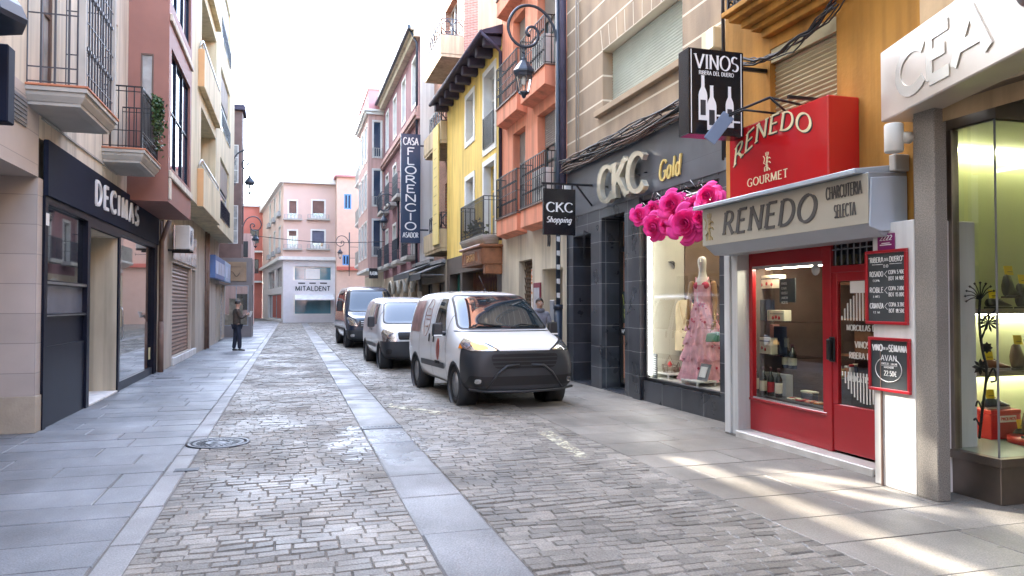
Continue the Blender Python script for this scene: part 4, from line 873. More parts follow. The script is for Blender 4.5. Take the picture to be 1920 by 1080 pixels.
m = MB(); m.fbox(FF, yd1-.03, yd1+.05, -.05, .015, .078, z2-.005); m.fbox(FF, yd0, yd1-.03, -.05, .01, z2-.1, z2-.005); m.fbox(FF, yd0, yd1-.03, -.05, .01, dz1, dz1+.07)
dfr = m.build('door_frame', M_red, h5, bevel=.005)
m = MB(); m.fbox(FF, yd0, yd1-.03, -.045, .0, dz0, .58); m.fbox(FF, yd1-.11, yd1-.03, -.045, .004, .58, dz1); m.fbox(FF, yd0, yd1-.11, -.045, .004, dz1-.09, dz1); m.fbox(FF, yd0, yd0+.1, -.045, .004, .58, dz1-.09)
door = m.build('door', M_red, h5, bevel=.005)
m = MB(); m.quad(FF(yd0+.1, -.02, .58), FF(yd1-.11, -.02, .58), FF(yd1-.11, -.02, dz1-.09), FF(yd0+.1, -.02, dz1-.09)); m.build('pane', M_glassr, door)
m = MB(); m.quad(FF(yd0, -.02, dz1+.07), FF(yd1-.03, -.02, dz1+.07), FF(yd1-.03, -.02, z2-.1), FF(yd0, -.02, z2-.1)); m.build('fanlight', M_dglass, dfr)
m = MB()
for k in range(8): a = yd0+.1+(yd1-yd0-.2)*k/7; m.fbox(FF, a-.006, a+.006, .003, .012, dz1+.075, z2-.105)
m.fbox(FF, yd0+.02, yd1-.05, .003, .011, z2-.16, z2-.15); m.build('fanlight_bars', M_galv, dfr)
hy, hz_ = onx(1557, 655, XF-.04); m = MB(); m.fbox(FF, yd1-.09, yd1+.0, .006, .03, hz_-.13, hz_+.13); m.fbox(FF, yd1-.075, yd1-.015, .03, .075, hz_-.11, hz_+.11); m.build('door_handle', M_black, door, bevel=.012)
# vertical white stripes and words on the door glass
M_vinyl = mat('white_vinyl', (.66, .66, .63), .5, 0)
ym = (yd0+.1+yd1-.11)/2-.08; zm = 1.18; ra, rz = .38, .56
for sg in (1, -1):
    m = MB()
    for k in range(-9, 10):
        a = ym+k*.042
        zo = rz*math.sqrt(max(0, 1-(k*.042/.40)**2))
        za_, zb2 = (zm+.26, zm+zo) if sg > 0 else (zm-zo, zm-.26)
        if zb2-za_ > .03 and yd0+.11 < a < yd1-.12: m.fbox(FF, a-.009, a+.009, -.0175, -.0155, za_, zb2)
    m.build('vinyl_stripes', M_vinyl, door)
for tx, z, h_ in (('MORCILLAS DE', 1.34, .055), ('VINOS', 1.17, .062), ('RIBERA DEL', 1.06, .06), ('DELICATESSEN', .83, .055)):
    m = MB(); w_ = min(twidth(tx)*h_*.8, .56); c_ = ym+.06; letters(m, tx, (XF+.0185, c_+w_/2, z), (0, -1, 0), (0, 0, 1), h_, .2, .1, .002, fit=w_, serif=.13); m.build('vinyl_words', M_vinyl, door)
m = MB(); y_, z_ = onx(1566, 527, XF); m.lathe([(.045, 0), (.045, .003), (0, .003)], FF(y_, -.016, z_), (-1, 0, 0), 20); m.build('red_round_sticker', mat('sticker_red', (.6, .05, .04), .5, 0), door)
m = MB(); y_, z_ = onx(1605, 538, XF); m.fbox(FF, y_-.1, y_+.1, -.017, -.014, z_-.06, z_+.06); m.build('notice', M_paper, door)
# interior of the delicatessen
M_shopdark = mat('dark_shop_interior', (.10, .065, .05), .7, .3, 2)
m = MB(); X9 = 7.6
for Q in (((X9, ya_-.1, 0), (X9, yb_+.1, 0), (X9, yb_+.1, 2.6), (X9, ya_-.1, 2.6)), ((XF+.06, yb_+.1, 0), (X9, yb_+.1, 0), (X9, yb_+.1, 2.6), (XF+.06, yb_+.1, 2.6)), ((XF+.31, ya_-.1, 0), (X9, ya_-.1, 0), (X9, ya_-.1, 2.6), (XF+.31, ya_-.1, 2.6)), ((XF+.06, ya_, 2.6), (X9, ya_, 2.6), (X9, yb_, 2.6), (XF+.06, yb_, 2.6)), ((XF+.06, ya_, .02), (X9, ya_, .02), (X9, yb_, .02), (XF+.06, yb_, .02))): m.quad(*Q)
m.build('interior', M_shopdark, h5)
# ---------------- slate dress shop
XT = 5.65; FT = FR(XT); y6a, y6b = YB, yy(1064, XT); z6 = 4.40
h6 = thing('slate_house', 'tan banded house over a black slate clad dress shop', 'house', (XT, y6a, 0))
wy = (yy(1349, XT), yy(1204, XT)); gd = (yy(1171, XT), yy(1128, XT)); bd = (yy(1108, XT), yy(1075, XT))
wz = (.33, 3.34)
gz, bz = zz(1150, 403, XT), zz(1091, 441, XT)
holes = [(wy[0], wy[1], wz[0], wz[1], .14), (gd[0], gd[1], .02, gz, .45), (bd[0], bd[1], .02, bz, .55)]
m = MB(); wall(m, FT, y6a+.003, y6b, 0, 3.42, holes)
m.quad((XT, y6a+.003, 0), (XT+.6, y6a+.003, 0), (XT+.6, y6a+.003, 3.42), (XT, y6a+.003, 3.42)); m.build('slate_cladding', M_tileblk, h6)
m = MB(); m.fbox(FT, y6a+.003, y6b, -.3, .012, 3.42, z6); m.build('fascia', M_fascia, h6, bevel=.004)
m = MB(); m.fbox(FT, wy[1]+.005, yy(1190, XT), .002, .05, .0, 3.4); m.build('pier', M_tileblk, h6, bevel=.004); m = MB(); m.fbox(FT, y6b-.03, y6b, .002, .02, 0, 3.4); m.build('pier', M_tileblk, h6, bevel=.004)
uw = (yy(1282, XT), yy(1131, XT), 5.3, 6.42)
uws = [uw]+[(uw[0], uw[1], z, z+1.3) for z in (8.3, 11.2)]
m = MB(); wall(m, FT, y6a+.003, y6b, z6, 13.2, uws, .3); m.build('upper_wall', M_stripe, h6)
for u in uws: window(h6, FT, u, M_blindg, M_bglass, .28, 1, 0, .07, blind=.97, blindm=M_blindg)
m = MB(); m.fbox(FT, uw[0]-.05, uw[1]+.22, -.1, .10, uw[2]-.12, uw[2]-.003); m.build('window_sill', mat('tan_sill', (.42, .31, .20), .8, .1, 2), h6, bevel=.01)
n = 9
for k in range(n+1):
    m = MB(); a = uw[0]+(uw[1]-uw[0])*k/n; lean = (k/n-.5)*.16; m.hexa([FT(a-.012, -.298, uw[3]+.004), FT(a+.012, -.298, uw[3]+.004), FT(a+.012, .004, uw[3]+.004), FT(a-.012, .004, uw[3]+.004), FT(a-.012+lean, -.01, uw[3]+.42), FT(a+.012+lean, -.01, uw[3]+.42), FT(a+.012+lean, .004, uw[3]+.42), FT(a-.012+lean, .004, uw[3]+.42)]); m.build('lintel_joint', mat('joint_cream', (.70, .62, .48), .85, .05), h6)
shell(h6, M_stripe, XT, y6a+.003, y6b, 13.2, 9, z0=3.4)
# glass door
w_ = thing
m = MB(); a, b = gd; d = -.42
for q in ((a+.004, a+.07), (b-.07, b-.004)): m.fbox(FT, q[0], q[1], d, d+.06, .03, gz-.004)
m.fbox(FT, a+.07, b-.07, d, d+.06, .03, .12); m.fbox(FT, a+.07, b-.07, d, d+.06, 2.6, 2.7); m.fbox(FT, a+.07, b-.07, d, d+.06, gz-.07, gz-.004); m.fbox(FT, a+.07, b-.07, d, d+.06, 1.02, 1.16)
gdo = m.build('glass_door', M_black, h6, bevel=.004)
m = MB(); m.quad(FT(a+.07, d+.03, .12), FT(b-.07, d+.03, .12), FT(b-.07, d+.03, gz-.07), FT(a+.07, d+.03, gz-.07)); m.build('pane', M_glassr, gdo)
m = MB(); letters(m, 'WWW.CKC', FT(b-.12, d+.065, 1.06), (0, -1, 0), (0, 0, 1), .07, .2, .2, .002, fit=(b-a)*.7); m.build('lettering', M_letterw, gdo)
rnd = random.Random(5); m = MB()
m.fbox(FT, a+.1, b-.1, d+.034, d+.036, 1.25, 1.85); ps = m.build('poster', mat('poster_dark', (.03, .04, .03), .5), gdo)
m = MB()
for k in range(26): y_ = rnd.uniform(a+.12, b-.14); z_ = rnd.uniform(1.28, 1.75); m.hexa([FT(y_, d+.037, z_), FT(y_+.02, d+.037, z_), FT(y_+.02, d+.038, z_), FT(y_, d+.038, z_), FT(y_+.03, d+.037, z_+.1), FT(y_+.05, d+.037, z_+.1), FT(y_+.05, d+.038, z_+.1), FT(y_+.03, d+.038, z_+.1)])
m.build('poster_flowers', mat('poster_yellow', (.55, .60, .10), .5, .4, 30), ps)
m = MB(); m.lathe([(.13, 0), (.13, .003), (0, .003)], FT(a+.2, d+.034, .78), (-1, 0, 0), 24); m.build('round_sticker', M_paper, gdo)
# brown front door
m = MB(); a, b = bd; d = -.5
m.fbox(FT, a+.004, b-.004, d, d+.05, .03, 2.18); M_door = mat('mahogany', (.145, .035, .018), .35, .25, 4)
pd = m.build('front_door', M_door, h6, bevel=.004)
m = MB()
for z0_, z1_ in ((.25, .75), (.85, 1.25), (1.35, 2.05)): m.fbox(FT, a+.15, b-.15, d+.052, d+.072, z0_, z1_)
m.build('door_panel', M_door, pd, bevel=.02)
m = MB(); m.fbox(FT, a+.004, b-.004, d, d+.08, 2.18, 2.27); m.fbox(FT, a+.004, b-.004, d, d+.08, 2.50, 2.58); m.quad(FT(a, d+.02, 2.27), FT(b, d+.02, 2.27), FT(b, d+.02, bz), FT(a, d+.02, bz)); m.build('transom', M_door, pd)
m = MB(); m.tube([FT(a+.16, d+.08, 1.0), FT(a+.16, d+.12, 1.02), FT(a+.16, d+.12, 1.14), FT(a+.16, d+.08, 1.16)], .014, 8); m.tube([FT(b-.16, d+.09, 1.05), FT(b-.16, d+.13, 1.05)], .03, 10); m.build('door_handle', M_gold, pd)
m = MB()
for k in range(4): m.tube([FT(a+.08+.1*k, d+.10, 2.28), FT(a+.08+.1*k, d+.10, 2.5)], .008, 5)
m.build('door_bars', M_black, pd); m = MB(); m.tube([FT(a+.05, .03, bz+.0), FT(a+.05, .12, bz+.05), FT(a+.05, .12, bz-.5)], .012, 6); m.build('lamp_bracket', M_black, pd)
# show window
m = MB(); a, b = wy; d = -.12
m.fbox(FT, a+.004, a+.05, d, d+.07, wz[0]+.004, wz[1]-.004); m.fbox(FT, b-.05, b-.004, d, d+.07, wz[0]+.004, wz[1]-.004); m.fbox(FT, a+.05, b-.05, d, d+.07, wz[0]+.004, wz[0]+.06); m.fbox(FT, a+.05, b-.05, d, d+.07, wz[1]-.06, wz[1]-.004)
sw = m.build('show_window', M_black, h6, bevel=.004)
m = MB(); m.quad(FT(a+.05, d+.03, wz[0]+.06), FT(b-.05, d+.03, wz[0]+.06), FT(b-.05, d+.03, wz[1]-.06), FT(a+.05, d+.03, wz[1]-.06)); m.build('pane', M_glass, sw)
m = MB(); X8 = 8.6; Xi = XT+.16
M_shopcream = mat('shop_cream_wall', (.45, .44, .37), .8, .06, 1)
for Q in (((X8, a-.3, .36), (X8, b+.15, .36), (X8, b+.15, 3.4), (X8, a-.3, 3.4)), ((Xi, b+.06, .36), (X8, b+.06, .36), (X8, b+.06, 3.4), (Xi, b+.06, 3.4)), ((Xi, a-.05, .36), (X8, a-.05, .36), (X8, a-.05, 3.4), (Xi, a-.05, 3.4)), ((Xi, a-.05, 3.39), (X8, a-.05, 3.39), (X8, b+.06, 3.39), (Xi, b+.06, 3.39))): m.quad(*Q)
m.build('shop_interior', M_shopcream, h6)
m = MB(); m.quad((Xi-.1, a-.05, .365), (X8, a-.05, .365), (X8, b+.06, .365), (Xi-.1, b+.06, .365)); m.build('display_floor', mat('white_display_floor', (.7, .69, .66), .3), h6)
xa0 = ony(1286, 500, b)[0]; M_alc = mat('alcove_brown', (.13, .085, .055), .7, .2, 2); m = MB(); m.box(xa0, 8.55, b+.02, b+.055, .37, 2.78); al = m.build('doorway_alcove', M_alc, h6)
xa1 = ony(1300, 500, b)[0]; xa2 = ony(1352, 500, b)[0]; m = MB(); xm_ = (xa1+xa2)/2; ra_ = (xa2-xa1)/2
m.tube([(xa1, b+.0, .4), (xa1, b, 1.75)]+[(xm_-ra_*math.cos(R(k*18)), b, 1.75+ra_*math.sin(R(k*18))) for k in range(11)]+[(xa2, b, 1.75), (xa2, b, .4)], .03, 6)
for z in (1.2, 1.75): m.bar((xa1, b, z), (xa2, b, z), .03)
m.bar((xm_, b, .4), (xm_, b, 1.75+ra_), .025); m.build('arched_frame', M_bframe, al)
m = MB(); m.box(Xi-.07, Xi-.03, b-.09, b-.052, wz[0]+.1, wz[1]-.5); m.build('light_strip', mat('led_white', (1, .99, .95), .5, 0, emit=1.6), h6)
m = MB(); m.box(XT+.7, XT+1.2, a+.4, b-.4, 3.35, 3.385); m.build('ceiling_lamp', mat('lamp_panel_warm', (1, .88, .68), .5, 0, emit=1.5), h6)
m = MB(); ac_, bc_ = a+.6, b-.6
m.box(Xi+.9, X8, b+.0, b+.055, 2.9, 3.38); m.build('bulkhead', M_shopcream, h6)
# cables along the top of the slate
t = thing('cable_bundle', 'sagging bundle of black cables along the top of the slate fascia', 'cables', (XT, y6a, z6))
rnd = random.Random(11)
for mm in (M_cable, M_lcable, M_rust):
    m = MB()
    for k in range(9):
        pts = []; n = 16; o1, o2 = rnd.uniform(-.10, .13), rnd.uniform(.03, .16); p = rnd.uniform(0, 6)
        for i in range(n+1):
            a = y6a-.1+(y6b+.2-y6a)*i/n; pts.append(FT(a, o2+.025*math.sin(i*.9+p), z6+.09+o1+.03*math.sin(i*1.3+p)+.03*math.sin(i*.5+k)))
        m.tube(pts, rnd.uniform(.009, .018), 5)
    m.build('cable', mm, t)
m = MB()
for k in range(14): a = y6a+(y6b-y6a)*(k+.5)/14; m.bar(FT(a, .0, z6-.02), FT(a+.06, .2, z6+.2), .015)
m.build('cable_tie', M_cable, t)
t = thing('wall_cables', 'loose black cables drooping below the ochre cornice balcony', 'cables', (XR, 6, 4.6)); m = MB()
for k in range(8):
    o1, o2, p = rnd.uniform(-.06, .06), rnd.uniform(.03, .2), rnd.uniform(0, 6)
    A_ = onx(1400, 118, XR-.1); B_ = onx(1580, 5, XR-.1)
    m.tube([F5(A_[0]+(B_[0]-A_[0])*i/12, o2+.03*math.sin(i+p), A_[1]+(B_[1]-A_[1])*i/12-.16*math.sin(math.pi*i/12)*(1+o1*6)+o1+.02*math.sin(i*1.7+p)) for i in range(13)], rnd.uniform(.007, .014), 5)
m.build('cable', M_cable, t); m = MB()
for k in range(5):
    a = yy(1362+3*k, XR-.05); m.tube([F5(a+.03*math.sin(i+k), .08+.02*k, 3.4+.45*i) for i in range(6)], .011, 5)
m.build('drop_cable', M_cable, t)
# pipes between the two houses, cream junction box
m = MB(); ypp = YB+.06; m.tube([FT(ypp, .12, 0), FT(ypp, .12, 7.5)], .055, 10); m.tube([FT(ypp, .12, 0.0), FT(ypp, .12, .55)], .07, 10); m.build('downpipe', M_bframe, h6)
m = MB(); y_, z_ = onx(1333, 78, XT-.1); m.fbox(FT, y_-.16, y_+.16, 0.002, .16, z_-.14, z_+.16); jb = m.build('junction_box', mat('cream_plastic', (.66, .58, .38), .5, .1, 3, grime=.2), h6, bevel=.015)
y_, z_ = onx(1100, 540, XT); ypx = yy(1077, XT-.1); m = MB(); m.tube([FT(ypx, .05, z6+.1), FT(ypx, .05, 12)], .018, 6); m.tube([FT(ypx-.12, .05, z6+.1), FT(ypx-.12, .05, 12)], .014, 6); m.build('conduit', M_moulding, h6)
m = MB(); m.fbox(FT, y6b-.25, y6b-.02, .01, .14, z6-.75, z6-.25); m.build('meter_box', M_wframe, h6, bevel=.01)
# ---------------- salmon house
y7a, y7b = y6b+.004, yy(941, XT)
h7 = thing('salmon_house', 'salmon pink house with black railed balconies over a cream ground floor numbered ten', 'house', (XT, y7a, 0))
zc = 3.48; gl = [3.88, 6.9, 9.9]
nc = (yy(1043, XT), yy(1008, XT)); fcn = (yy(985, XT), yy(962, XT))
holes = []
for z in gl: holes += [(nc[0], nc[1], z+.02, z+2.25, .3), (fcn[0], fcn[1], z+.02, z+2.25, .3)]
m = MB(); wall(m, FT, y7a, y7b, zc, 13.2, holes); m.build('upper_wall', M_salmon, h7)
for h in holes: window(h7, FT, h, M_gframe, M_cglass, .26, 1, 1, .07, blind=.35, blindm=M_blindgrey, name='french_window')
for i, z in enumerate(gl):
    for (p0, p1, Xb) in ((1022, 976, 5.34), (969, 931, 5.38)):
        a0, a1 = yy(p0, Xb), yy(p1, Xb); do = XT-Xb
        b = MB(); b.prism([FT(a0, 0, z), FT(a0, do, z), FT(a0, do, z-.42), FT(a0, 0, z-.5)], (0, a1-a0, 0)); bb = b.build('balcony', M_salmon, h7, bevel=.006)
        b = MB(); b.fbox(FT, a0-.03, a1+.03, 0, do+.03, z+.002, z+.03); b.build('balcony_floor', M_rust, bb)
        railing(bb, FT, a0, a1, do, z+.032, z+1.12, M_black, .125, .009, (.55,) if p0 > 1000 else (.5,), knob=True)
shell(h7, M_salmon, XT, y7a, y7b, 13.2, 9, z0=0)
aircon(FT, nc[0]+.12, .02, gl[0]+.05, 'white air conditioner standing on the lower near salmon balcony', .8, .75, .25)
aircon(FT, nc[0]+.12, .02, gl[1]+.05, 'white air conditioner standing on the upper near salmon balcony under the scroll lamp', .8, .75, .25)
g1 = (yy(1020, XT)-.0, yy(973, XT)+.0); zg = zz(1000, 470, XT)
gA = (yy(998, XT), yy(973, XT), .02, 2.72); gB = (yy(1055, XT), yy(1017, XT), .02, 2.42)
m = MB(); wall(m, FT, y7a, y7b, 0, zc, [gA+(.22,), gB+(.5,)]); m.build('ground_floor_wall', M_lightcream, h7)
m = MB(); d = -.16
for k in range(9):
    for j in range(26):
        a = gA[0]+(gA[1]-gA[0])*(k+.5*(j % 2))/9; z = .05+j*.102
        w1 = (gA[1]-gA[0])/9
        m.bar(FT(a, d, z), FT(a, d, z+.05), .02); m.bar(FT(a, d, z+.05), FT(a+w1/2, d, z+.102), .02); m.bar(FT(a, d, z+.05), FT(a-w1/2, d, z+.102), .02)
m.build('honeycomb_grille', mat('grille_brown', (.16, .10, .06), .5, .1), h7)
m = MB(); m.quad(FT(gA[0], -.21, 0), FT(gA[1], -.21, 0), FT(gA[1], -.21, 2.72), FT(gA[0], -.21, 2.72)); m.build('shop_glass', M_dglass, h7)
m = MB(); m.fbox(FT, gB[0], gB[1], -.49, -.45, 0, 2.42); m.build('recessed_door', mat('taupe_door', (.40, .36, .31), .7, .1), h7)
t = thing('notice_sheet', 'orange and white for sale notice on the honeycomb grille of the salmon house', 'notice', tuple(FT(gA[0]+.1, -.35, 1.5)))
m = MB(); c_ = gA[0]+.02; w9 = .46; m.fbox(FT, c_, c_+w9, -.135, -.13, 1.45, 2.5); m.build('sheet', M_paper, t)
m = MB(); m.fbox(FT, c_+.02, c_+w9-.02, -.128, -.126, 2.2, 2.48); m.fbox(FT, c_+.02, c_+w9-.02, -.128, -.126, 1.86, 2.17); m.build('orange_band', mat('notice_orange', (.75, .20, .03), .6, 0), t)
m = MB(); letters(m, 'SE', FT(c_+w9-.06, -.125, 2.24), (0, -1, 0), (0, 0, 1), .19, .2, .2, .003, fit=.3); letters(m, 'VENDE', FT(c_+w9-.04, -.125, 1.92), (0, -1, 0), (0, 0, 1), .19, .2, .2, .003, fit=w9-.08); m.build('lettering', M_letterw, t)
m = MB(); letters(m, 'NAVE', FT(c_+w9-.06, -.1295, 1.66), (0, -1, 0), (0, 0, 1), .10, .15, .15, .003, fit=.3); m.build('small_lettering', M_cable, t)
m = MB(); y_, z_ = onx(1030, 450, XT); letters(m, '10', FT(y_+.12, .002, z_-.14), (0, -1, 0), (0, 0, 1), .3, .14, .08, .012, fit=.2, serif=.1); m.build('house_number', M_cable, h7)
t = thing('notice_board', 'red framed notice board on the cream wall behind the white van', 'notice board', tuple(FT(yy(1005, XT), 0, 1.4))); m = MB(); y_ = yy(1006, XT-.03); m.fbox(FT, y_-.28, y_+.22, .005, .04, 1.25, 2.12); m.build('frame', M_maroon, t, bevel=.01); m = MB(); m.fbox(FT, y_-.24, y_+.18, .041, .046, 1.3, 2.0); m.build('sheet', mat('grey_sheet', (.42, .42, .44), .4, .3, 4), t)
m = MB(); y_ = yy(1036, XT-.03); m.fbox(FT, y_-.14, y_+.14, .004, .05, 1.25, 1.7); m.build('meter_cover', M_galv, h7, bevel=.01)
# ---------------- yellow house
y8a, y8b = y7b+.004, yy(838, XT)
h8 = thing('yellow_house', 'bright yellow house with cream window surrounds under a dark bracketed eave', 'house', (XT, y8a, 0))
ze = 9.15
nw = (yy(928, XT), yy(908, XT)); fw_ = (yy(888, XT), yy(874, XT))
holes = [(nw[0], nw[1], 6.3, 8.55, .3), (fw_[0], fw_[1], 7.05, 8.5, .3), (nw[0], nw[1], 3.5, 5.8, .3), (fw_[0], fw_[1], 4.2, 5.75, .3)]
m = MB(); wall(m, FT, y8a, y8b, 3.3, ze, holes); m.quad((XT, y8a, 3.3), (XT+9, y8a, 3.3), (XT+9, y8a, ze+1), (XT, y8a, ze)); m.build('upper_wall', M_yellow, h8)
for i, h in enumerate(holes):
    window(h8, FT, h, M_yellow if i == 2 else M_wframe, M_cglass, .26, 1 if i % 2 == 0 else 0, 2, .07, surround=M_wframe, sw=.17)
railing(h8, FT, nw[0]+.02, nw[1]-.02, .05, 6.32, 7.25, M_black, .12, .009, sides=False)
r = MB(); xe = XT-.58; r.prism([(xe, 0, ze+.0), (xe, 0, ze+.1), (XT+4, 0, ze+1.8), (XT+4, 0, ze+1.66), (XT, 0, ze+.05)], (0, y8b-y8a+.3, 0)); r.v = [(v[0], v[1]+y8a-.1, v[2]) for v in r.v]; r.build('roof', M_eave, h8)
m = MB()
for k in range(9): m = MB(); a = y8a+.15+(y8b-y8a-.3)*k/8; m.fbox(FT, a-.13, a+.13, .0, .5, ze-.28, ze-.005); m.build('eave_bracket', M_eave, h8, bevel=.02)
m = MB(); m.tube([(xe-.04, y8a-.12, ze+.02), (xe-.04, y8b+.2, ze+.02)], .07, 8); m.tube([(xe-.04, y8a-.1, ze), (XT-.2, y8a-.12, ze-.35), (XT-.05, y8a-.02, ze-.45), (XT-.05, y8a+.0, 3.4)], .05, 8); m.build('gutter', M_eave, h8)
Xb = 5.16; a0, a1 = yy(905, Xb), yy(862, Xb); do = XT-Xb; z = 3.55
bb = stone_balcony(h8, FT, a0, a1, do, z, M_moulding, None, 1, tilem=M_moulding); railing(bb, FT, a0+.02, a1-.02, do-.03, z+.032, z+1.12, M_black, .12, .009, (.9,), scroll=True)
m = MB(); rnd = random.Random(8)
for k in range(160):
    p = FT(rnd.gauss((a0+a1)/2+.2, .35), do*.5+rnd.gauss(0, .1), z+.1+abs(rnd.gauss(.2, .16))); u = Vector((rnd.gauss(0, 1), rnd.gauss(0, 1), rnd.gauss(0, 1))).normalized()*.07; v = u.cross(Vector((rnd.gauss(0, 1), rnd.gauss(0, 1), rnd.gauss(0, 1)))).normalized()*.05; m.quad(p-u, p-v, p+u, p+v)
tag(m.build('balcony_plant', mat('dusty_leaf', (.10, .10, .05), .6, 0, island=.6)), 'low leafy plants behind the rail of the yellow house balcony', 'plant')
m = MB(); wall(m, FT, y8a, y8b, 0, 3.3, [(y8a+.5, y8b-2.6, .02, 2.7, .5), (y8b-2.3, y8b-.5, .02, 2.7, .4)]); m.build('ground_floor_wall', mat('dark_shop_wall', (.10, .075, .06), .6, .1), h8)
m = MB(); d = -.4
for k in range(26):
    a = y8a+.5+(y8b-3.1-y8a)*k/25; m.bar(FT(a, d, 0), FT(a+.35, d, 2.7), .02); m.bar(FT(a, d, 2.7), FT(a+.35, d, 0), .02)
m.build('scissor_grille', mat('grille_red_brown', (.17, .07, .045), .5, .1), h8)
m = MB(); m.fbox(FT, y8b-2.3, y8b-.5, -.4, -.3, .02, 2.7); m.build('green_shutter', mat('green_paint', (.02, .15, .12), .4, .1), h8)
t = thing('shop_sign', 'carved varnished wood sign board under the yellow house balcony', 'shop sign', tuple(FT(a0, .5, 2.8)))
ws0, ws1 = yy(903, 5.05), yy(866, 5.05); m = MB(); m.fbox(FT, ws0, ws1, .0, .6, 2.72, 3.2); m.fbox(FT, ws0-.08, ws1+.05, .0, .68, 3.2, 3.28); m.fbox(FT, ws0, ws0+.25, .0, .5, 2.45, 2.72); m.build('board', M_wood, t, bevel=.02)
m = MB(); n = 3
for k, (p, q_) in enumerate(((.06, .26), (.29, .76), (.79, .95))):
    A1, B1 = ws0+(ws1-ws0)*p, ws0+(ws1-ws0)*q_
    m.fbox(FT, A1, B1, .601, .62, 2.79, 2.82); m.fbox(FT, A1, B1, .601, .62, 3.10, 3.13); m.fbox(FT, A1, A1+.04, .601, .62, 2.82, 3.10); m.fbox(FT, B1-.04, B1, .601, .62, 2.82, 3.10)
m.build('moulding', M_wood, t); m = MB(); c_ = ws0+(ws1-ws0)*.33; letters(m, 'GASTRO', FT(c_+(ws1-ws0)*.38, .602, 2.86), (0, -1, 0), (0, 0, 1), .19, .2, .1, .02, serif=.1, fit=(ws1-ws0)*.38); m.build('lettering', M_gold, t)
shell(h8, M_yellow, XT+.2, y8a+.01, y8b, ze-.1, 9, z0=0, rise=1.2, eave=-.4)
# ---------------- brick house with boxed concrete balconies, taller behind
X10 = 6.3; F10 = FR(X10); y9a, y9b = y8b+.01, yy(787, XT); F9s = FS(y9a)
h9 = thing('brick_house', 'tall brick apartment house with tan boxed balconies and a yellow vertical banner wall', 'house', (XT, y9a, 0))
bz_ = [3.75, 7.85, 11.15]
m = MB(); hl = [(y9a+1.2, y9a+3.6, z+.9, z+3.0, .3) for z in bz_]; wall(m, F10, y9a, y9b, 3.3, 14.6, hl); m.build('brick_front', M_redbr, h9)
for h in hl: window(h9, F10, h, M_wframe, M_dglass, .28, 2, 0, .06)
m = MB(); m.quad((X10, y9a, 0), (X10+.55, y9a, 0), (X10+.55, y9a, 14.6), (X10, y9a, 14.6)); m.build('brick_return', M_redbr, h9); m = MB(); m.quad((X10+.55, y9a, 0), (15, y9a, 0), (15, y9a, 14.6), (X10+.55, y9a, 14.6)); m.build('side_wall', mat('tan_gable', (.46, .34, .22), .85, .14, 1.2, grime=.3, streak=True), h9)
m = MB(); m.quad((X10, y9b, 0), (15, y9b, 0), (15, y9b, 14.6), (X10, y9b, 14.6)); m.quad((X10, y9a, 14.6), (15, y9a, 14.6), (15, y9b, 14.6), (X10, y9b, 14.6)); m.build('roof', M_conc, h9)
Xq = 5.40; ye = yy(795, Xq)
for z in bz_:
    b = MB(); y0_ = y9a+.005
    b.box(Xq, X10, y0_, y0_+.14, z, z+.72); b.box(Xq, Xq+.14, y0_+.141, ye, z, z+.72); b.box(Xq, X10, ye+.001, ye+.14, z, z+.72); b.box(Xq+.02, X10, y0_+.02, ye, z-.12, z-.002)
    bb = b.build('balcony', M_conc, h9, bevel=.008)
    m = MB()
    for (P, Q) in (((Xq+.05, y0_+.05, z+.73), (X10-.05, y0_+.05, z+.73)), ((Xq+.05, y0_+.05, z+.73), (Xq+.05, ye-1.0, z+.73))):
        P, Q = Vector(P), Vector(Q)
        for dz in (.02, .62): m.bar(P+Vector((0, 0, dz)), Q+Vector((0, 0, dz)), .03)
        n = max(1, round((Q-P).length/.42)); st = (Q-P)/n; u = st.normalized()
        for k in range(n+1): m.bar(P+st*k, P+st*k+Vector((0, 0, .62)), .025)
        for k in range(n):
            for r_ in (.2, .26): c_ = P+st*(k+.5)+Vector((0, 0, .32)); m.tube([c_+u*(r_*math.cos(j*.45)*(1 if r_ < .25 else .55))+Vector((0, 0, r_*math.sin(j*.45))) for j in range(15)], .016, 5)
    m.build('scroll_railing', M_lampblue, bb)
m = MB(); yq0, yq1 = y9a+.18, yy(812, 5.36); m.box(5.33, 5.385, yq0, yq1, 3.9, 8.5); m.build('banner_panel', mat('yellow_panel', (.78, .62, .22), .7, .06), h9, bevel=.01)
m = MB()
for k in range(9): m.box(5.324, 5.329, yq0+(yq1-yq0)*.25, yq0+(yq1-yq0)*(.75-.03*(k % 3)), 4.7+k*.36, 4.74+k*.36)
m.build('banner_writing', mat('faded_ochre', (.52, .40, .14), .7), h9)
m = MB(); wall(m, FT, y9a, y9b+.0, 0, 3.3, [(y9a+.4, y9a+3.0, .02, 2.5, .4), (y9b-3.2, y9b-.6, .02, 2.5, .4)]); m.quad((XT, y9a, 3.3), (X10, y9a, 3.3), (X10, y9b, 3.3), (XT, y9b, 3.3)); m.build('ground_floor_wall', mat('shop_beige', (.45, .38, .29), .8, .1), h9)
for q0, q1 in ((y9a+.4, y9a+3.0), (y9b-3.2, y9b-.6)): window(h9, FT, (q0, q1, .02, 2.5), M_black, M_cglass, .35, 1, 0, .08, name='shop_window')
